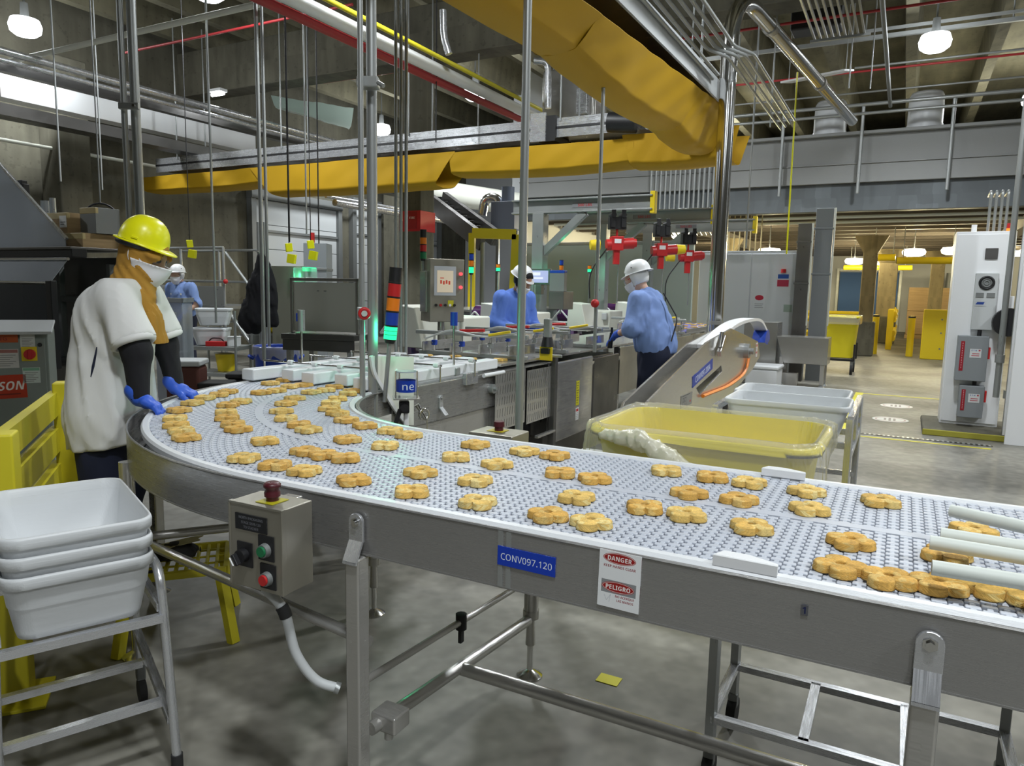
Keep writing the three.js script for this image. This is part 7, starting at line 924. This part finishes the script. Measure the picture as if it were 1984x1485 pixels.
// overhead conveyor along the hall and its yellow drip tarps
{
  const b = 6.1, t = thing('overhead_conveyor', 'galvanised overhead conveyor frame above the yellow drip tarps', 'conveyor', V3(0, 0, 0), 0); for (const [db, n] of [[-0.28, 'near'], [0.28, 'far']]) { part(t, 'side_rail', sweep([F(-10.6, b + db, 3.47), F(-1.2, b + db, 3.47)], rect(0.02, 0.24)), M.alu); part(t, 'chain_slot', sweep([F(-10.6, b + db - 0.012, 3.47), F(-1.2, b + db - 0.012, 3.47)], rect(0.008, 0.03)), M.black); } part(t, 'bed', sweep([F(-10.6, b, 3.4), F(-1.2, b, 3.4)], rect(0.52, 0.02)), M.steelDark); part(t, 'drive_motor', rod(F(-1.9, b - 0.4, 3.45), F(-1.55, b - 0.36, 3.42), 0.12, 20), M.black, 'black drive motor'); part(t, 'gear_box', slabGeo(-2.9, -2.65, b - 0.34, b + 0.1, 3.3, 3.62), M.black); part(t, 'end_plate', slabGeo(-3.0, -2.78, b - 0.36, b - 0.33, 3.3, 3.66), M.alu); for (const a of [-10, -7.5, -5, -2.6]) part(t, 'hanger', [rod(F(a, b - 0.3, 3.55), F(a, b - 0.3, 5.9), 0.012, 6), rod(F(a, b + 0.3, 3.55), F(a, b + 0.3, 5.9), 0.012, 6)], M.galv);
  // a hung sheet: straight near face, rounded bottom, straight far face
  const trough = v => v < 0.42 ? [1, v / 0.42 * 0.9] : v > 0.58 ? [-1, (1 - v) / 0.42 * 0.9] : [Math.cos((v - 0.42) / 0.16 * Math.PI), 0.9 + 0.1 * Math.sin((v - 0.42) / 0.16 * Math.PI)];
  const crease = (s, v, k) => 0.014 * n3(s * 6 + k, v * 3, 1) + 0.007 * Math.sin((s * 9 + v * 2.4 + k) * 3.1) * Math.sin(v * 7 + s * 4);
  const tarpU = (a0, a1, top, bot, sag, label, k, skew = 0) => solo('drip_tarp', label, 'tarp', sheet(50, 24, (s, v) => { const [q, h] = trough(v), e = skew * h * (s - 0.5) * -2; return F(a0 + (a1 - a0) * s + e, b - q * (0.31 - 0.06 * h) + crease(s, v, k), top - h * (top - bot + sag * Math.sin(Math.PI * s)) + 0.012 * n3(s * 5, k, 2)); }, V3(0, 0.004, 0)), M.tarp, 'yellow drip tarps');
  tarpU(-11.0, -7.9, 3.28, 3.03, 0.02, 'narrow yellow drip tarp at the far end of the overhead conveyor', 1); tarpU(-8.2, -4.2, 3.28, 2.84, 0.02, 'deep yellow drip tarp in the middle of the overhead conveyor', 3, 0.4); tarpU(-4.3, -1.6, 3.26, 2.97, 0.05, 'yellow drip tarp under the drive of the overhead conveyor', 5); tarpU(-1.75, -0.33, 3.3, 2.93, 0.02, 'yellow drip tarp at the corner of the overhead conveyor', 8, 0.1);
  // tarps along the other leg, towards the camera
  const tarpV = (b0, b1, label, k) => solo('drip_tarp', label, 'tarp', sheet(50, 24, (s, v) => { const bb = b0 + (b1 - b0) * s, [q, h] = trough(v), top = q > 0 ? 3.1 + 0.06 * bb : 3.4; return F(-0.70 + q * (0.27 - 0.1 * h) - 0.1 * h * (q > 0 ? 1 : 0.6) + crease(s, v, k), bb, top - h * (top - 2.99) - 0.06 * h * Math.sin(Math.PI * s)); }, V3(0, 0.004, 0)), M.tarp, 'yellow drip tarps');
  tarpV(-2.2, 1.72, 'nearest yellow drip tarp hanging above the packing line', 11); tarpV(1.7, 4.35, 'middle yellow drip tarp of the leg above the packing line', 14); tarpV(4.3, 5.78, 'far yellow drip tarp of the leg above the packing line', 17);
  const s = thing('overhead_conveyor', 'galvanised overhead conveyor frame above the packing line tarps', 'conveyor', V3(0, 0, 0), 0); for (const a of [-1.02, -0.4]) part(s, 'side_rail', sweep([F(a, -2.4, 3.4), F(a, 5.75, 3.5)], rect(0.02, 0.2)), M.lightGrey); part(s, 'bed', sweep([F(-0.72, -2.4, 3.42), F(-0.72, 5.75, 3.46)], rect(0.6, 0.02)), M.steelDark); for (const bb of [-1, 1.6, 4.2]) part(s, 'hanger', [rod(F(-0.4, bb, 3.6), F(-0.4, bb, 5.9), 0.012, 6), rod(F(-1.02, bb, 3.6), F(-1.02, bb, 5.9), 0.012, 6)], M.galv);
  // conduit bundle and tray right of it
  for (let i = 0; i < 6; i++) { const a = -0.37 + i * 0.055, y = 3.5 + i * 0.035; solo('grey_conduit', 'parallel grey conduit in the bundle beside the overhead conveyor', 'conduit', tube(i < 2 ? [F(a, -2.4, y), F(a, 4.55, y)] : [F(a, -2.4, y), F(a, 3.6 + i * 0.12, y), F(a + 0.12, 3.9 + i * 0.12, y), F(a + 0.12, 7.5, y)], 0.016, 0.08, 10), M.galv, 'conduit bundle beside the overhead conveyor'); }
  const tr = thing('cable_tray', 'wide galvanised cable tray above the conduit bundle', 'tray', V3(0, 0, 0), 0); for (let i = 0; i < 9; i++) part(tr, 'strut', sweep([F(0.25 + i * 0.07, 1.5, 4.55), F(0.25 + i * 0.07, 7.2, 4.55)], rect(0.022, 0.03)), M.galv); for (const bb of [1.7, 3.5, 5.3, 7.1]) part(tr, 'cross_strut', sweep([F(0.2, bb, 4.52), F(0.88, bb, 4.52)], rect(0.04, 0.03)), M.galv); for (const bb of [1.7, 5.3]) part(tr, 'hanger', [rod(F(0.22, bb, 4.55), F(0.22, bb, 5.9), 0.01, 6), rod(F(0.86, bb, 4.55), F(0.86, bb, 5.9), 0.01, 6)], M.galv);
  solo('dark_pipe', 'dark pipe with a yellow valve above the cable tray', 'pipe', sweep([F(1.0, 1, 4.75), F(1.0, 12, 4.75)], ring(0.03, 12)), M.galvDark);
}
// posts and rods
const pole = (name, label, cat, px, py, z, r, y0, y1, m = M.galv, group) => { const p = atZ(px, py, z); return solo(name, label, cat, cyl(r, r, y1 - y0, p.x, y0, p.z, 16), m, group); };
pole('steel_post', 'thick galvanised post rising inside the belt turn', 'post', 721, 400, 3.62, 0.0255, 0, 5.88); pole('steel_post', 'thinner galvanised post with a red stop button inside the belt turn', 'post', 700, 400, 3.48, 0.0135, 0, 5.88);
{ const p = atZ(701, 607, 3.45), t = thing('stop_button', 'red and green stop button clamped to the thinner post', 'button', p, 0.2); part(t, 'box', box(0.045, 0.06, 0.04, 0, -0.03, 0.02), M.galv); part(t, 'guard', new THREE.TorusGeometry(0.021, 0.009, 8, 20).translate(0.012, 0, 0.05), M.red); part(t, 'cap', rod(V3(0.012, 0, 0.04), V3(0.012, 0, 0.066), 0.014, 16), M.paleGreen); const c = thing('pipe_clamp', 'galvanised clamp joining the two posts', 'clamp', atZ(722, 172, 3.55), 0); part(c, 'saddle', box(0.1, 0.05, 0.07, -0.02, 0, 0), M.galv); part(c, 'screw', rod(V3(0.03, 0.02, 0.03), V3(0.06, 0, 0.05), 0.01, 8), M.galv); }
for (const [x, l] of [[767, 'first'], [777, 'second'], [787, 'third']]) pole('drop_conduit', `${l} of three slim conduits dropping behind the signal tower`, 'conduit', x, 300, 5.2, 0.0115, 0.9, 5.88, M.galv, 'slim drop conduits');
pole('strut_post', 'galvanised strut post left of its round partner behind the yellow hat', 'post', 240, 200, 6, 0.024, 0, 5.85); pole('strut_post', 'round galvanised post beside the strut post behind the yellow hat', 'post', 262, 200, 6.05, 0.036, 0, 5.85); { const c = thing('pipe_clamp', 'clamp plate joining the two posts behind the yellow hat', 'clamp', atZ(250, 212, 5.93), 0); part(c, 'plate', box(0.16, 0.05, 0.03, 0, 0, 0), M.galv); part(c, 'screw', bolt(V3(0.05, 0.025, 0.015), V3(0, 0, 1), 0.012, 0.02), M.chrome); }
pole('steel_post', 'steel pole standing inside the conveyor bend before the slotted guard', 'post', 1014, 420, 3.95, 0.0225, 0, 5.88, M.galv); pole('support_rod', 'steel rod with a red button standing on the packing table', 'rod', 1162, 380, 5.9, 0.0145, 0.888, 5.88); { const t = thing('stop_button', 'red button on the rod in front of the stout worker', 'button', atZ(1152, 588, 5.86), 0); part(t, 'cap', sph(0.034, 0, 0, 0.03, 1, 1, 0.8), M.red); part(t, 'clamp', box(0.04, 0.06, 0.04, 0, -0.03, 0), M.red); }
for (const [x, y, z, r, y0, l] of [[405, 200, 9, 0.014, 0.9, 'thin rod hanging beside the left lamp'], [500, 200, 7.6, 0.02, 0.6, 'slim post pair behind the coat stand, left post'], [511, 200, 7.9, 0.016, 0.6, 'slim post pair behind the coat stand, right post'], [556, 200, 9, 0.008, 1.9, 'thin dark rod above the olive enclosure'], [590, 200, 9, 0.01, 2.0, 'thin rod above the pale panel'], [614, 200, 9.2, 0.008, 1.9, 'thin dark rod above the dark tank'], [112, 250, 10, 0.012, 2.7, 'thin rod crossing the white duct at its left'], [190, 200, 10, 0.01, 2.6, 'thin rod crossing the white duct at its right'], [845, 200, 10, 0.008, 3.3, 'thin rod above the middle drip tarp'], [926, 250, 12, 0.01, 3.3, 'thin rod beneath the lamp at the red pipe'], [1462, 200, 10, 0.012, 2.0, 'thin rod behind the bent chrome pipe'], [1500, 120, 11, 0.01, 3.8, 'thin rod above the mezzanine near the chrome pipe'], [1650, 100, 11.5, 0.01, 4.5, 'thin rod between the white drums'], [1690, 120, 11.5, 0.009, 4.5, 'thin rod beside the bright ceiling bay'], [1340, 120, 8, 0.009, 3.5, 'thin rod left of the bent chrome pipe'], [1120, 60, 7.5, 0.009, 3.6, 'thin rod behind the near drip tarp']]) pole('hanger_rod', l, 'rod', x, y, z, r, y0, 5.88, r < 0.0085 ? M.black : M.galv);
solo('hanging_rope', 'thin yellow rope hanging before the mezzanine beam', 'rope', rod(atZ(1545, 140, 11), atZ(1524, 492, 11), 0.012, 8), M.hat);
// bent chrome vacuum pipe
{ const p0 = atZ(1384, 640, 7.85), t = thing('vacuum_pipe', 'big polished steel pipe rising from the line and bending over to the mezzanine', 'pipe', V3(0, 0, 0), 0); const top = 4.5, e = atZ(1652, 222, 12.55); const pts = [V3(p0.x, 0.0, p0.z), V3(p0.x, top, p0.z), V3(e.x, e.y - 0.1, e.z)]; part(t, 'pipe', sweep(bends(pts, 0.7, 14), ring(0.083, 24)), M.chrome); part(t, 'base_plate', box(0.34, 0.04, 0.34, p0.x, 0, p0.z), M.steel); for (const q of [0.22, 0.62]) { const c = V3(p0.x, top, p0.z).lerp(pts[2], q), d = pts[2].clone().sub(pts[1]).normalize(); part(t, 'coupling', rod(c.clone().addScaledVector(d, -0.05), c.clone().addScaledVector(d, 0.05), 0.094, 24), M.steel); } part(t, 'band', cyl(0.089, 0.089, 0.04, p0.x, 1.05, p0.z, 24), M.steel); }
// conduits over the fascia beam, rails and drums on the mezzanine
for (let i = 0; i < 15; i++) { const p = atB(1262 + i * 9.3, 350, 12.25); const o = solo('riser_conduit', 'slim vertical conduit in the row before the mezzanine beam', 'conduit', tube([V3(p.x, 4.9, p.z), V3(p.x, 2.72, p.z), V3(p.x, 2.6, p.z).addScaledVector(VV, 0.4)], 0.02, 0.06, 8), M.galv, 'row of riser conduits'); }
{ const t = thing('mezzanine_rail', 'galvanised pipe rails along the mezzanine edge', 'railing', V3(0, 0, 0), 0); for (const [y, r] of [[4.9, 0.035], [4.74, 0.03], [5.12, 0.018]]) part(t, 'rail', rod(F(-2.4, 12.34, y), F(5, 12.34, y), r, 12), M.galv); for (const [a, l] of [[-0.85, 1.3], [0.55, 1.3], [2.0, 1.35]]) part(t, 'post', rod(F(a, 12.36, 4.9), F(a, 12.36, 3.3), 0.03, 12), M.galv); const s = thing('strut_trapeze', 'galvanised strut trapeze carrying conduits above the mezzanine rail', 'strut', V3(0, 0, 0), 0); const y = atB(1700, 72, 10.6).y; part(s, 'strut', [sweep([F(-2.2, 10.6, y), F(4.6, 10.6, y)], rect(0.06, 0.06)), sweep([F(0.6, 10.5, y + 0.08), F(4.6, 10.5, y + 0.08)], rect(0.05, 0.04))], M.galv); for (const a of [-1.4, 0.6, 2.6]) part(s, 'hanger', rod(F(a, 10.6, y), F(a, 10.6, 5.9), 0.012, 6), M.galv); }
const drum = (px, l) => { const p = atB(px, 260, 13.2); const t = thing('drum', l, 'drum', V3(p.x, 4.3, p.z), 0, 'white drums on the mezzanine'); part(t, 'shell', new THREE.LatheGeometry([[0, 0], [0.3, 0], [0.31, 0.06], [0.3, 0.28], [0.315, 0.3], [0.3, 0.33], [0.3, 0.6], [0.315, 0.62], [0.3, 0.65], [0.29, 0.84], [0.26, 0.9], [0, 0.92]].map(q => new THREE.Vector2(...q)), 32), M.whitePlastic); part(t, 'bung', cyl(0.04, 0.04, 0.03, 0.15, 0.9, 0.1, 12), M.white); }; drum(1607, 'white plastic drum on the mezzanine beside the chrome pipe'); drum(1790, 'white plastic drum on the mezzanine under the lamp');
{ const t = thing('white_tank', 'stainless tank on the upper platform behind the drip tarp', 'tank', atZ(1112, 240, 11.2), -TH); part(t, 'shell', box(0.85, 0.75, 0.5, 0, 0, 0, 0, 0, 0, 0.05), M.steel); part(t, 'neck', box(0.16, 0.36, 0.1, 0.25, 0.05, 0.28), M.alu); part(t, 'hanger', [-0.35, 0.35].map(x => rod(V3(x, 0.7, 0), V3(x, 5.9 - t.position.y, 0), 0.014, 6)), M.galv); solo('silver_duct', 'bent silver pipe dropping beside the steel pole', 'duct', tube([atZ(1034, 118, 10.5), atZ(1062, 120, 10.5), atZ(1062, 210, 10.5)], 0.045, 0.2, 14), M.alu); solo('silver_duct', 'ribbed silver hose dropping near the yellow gas pipe', 'duct', tube([atZ(858, 20, 9.5), atZ(860, 75, 9.5), atZ(870, 105, 9.5)], 0.045, 0.1, 14), M.alu); }
{ const t = thing('fan_unit', 'dark unit heater hanging above the mezzanine', 'heater', atZ(1582, 62, 11.4), -TH); part(t, 'case', box(0.7, 0.5, 0.4, 0, 0, 0, 0, 0, 0, 0.03), M.black); part(t, 'hanger', [-0.3, 0.3].map(x => rod(V3(x, 0.48, 0), V3(x, 5.88 - t.position.y, 0), 0.012, 6)), M.galv); const u = thing('ceiling_panel', 'flat white panel hung below the ceiling near the chrome pipe', 'panel', atZ(1582, 150, 12), -TH - 0.3); part(u, 'panel', box(1.0, 0.03, 0.4, 0, 0, 0, 0, 0.2), M.white); part(u, 'wire', [-0.45, 0.45].map(x => rod(V3(x, 0.02, 0), V3(x, 5.88 - u.position.y, 0), 0.006, 6)), M.galv); }
renderer.render(scene, camera);
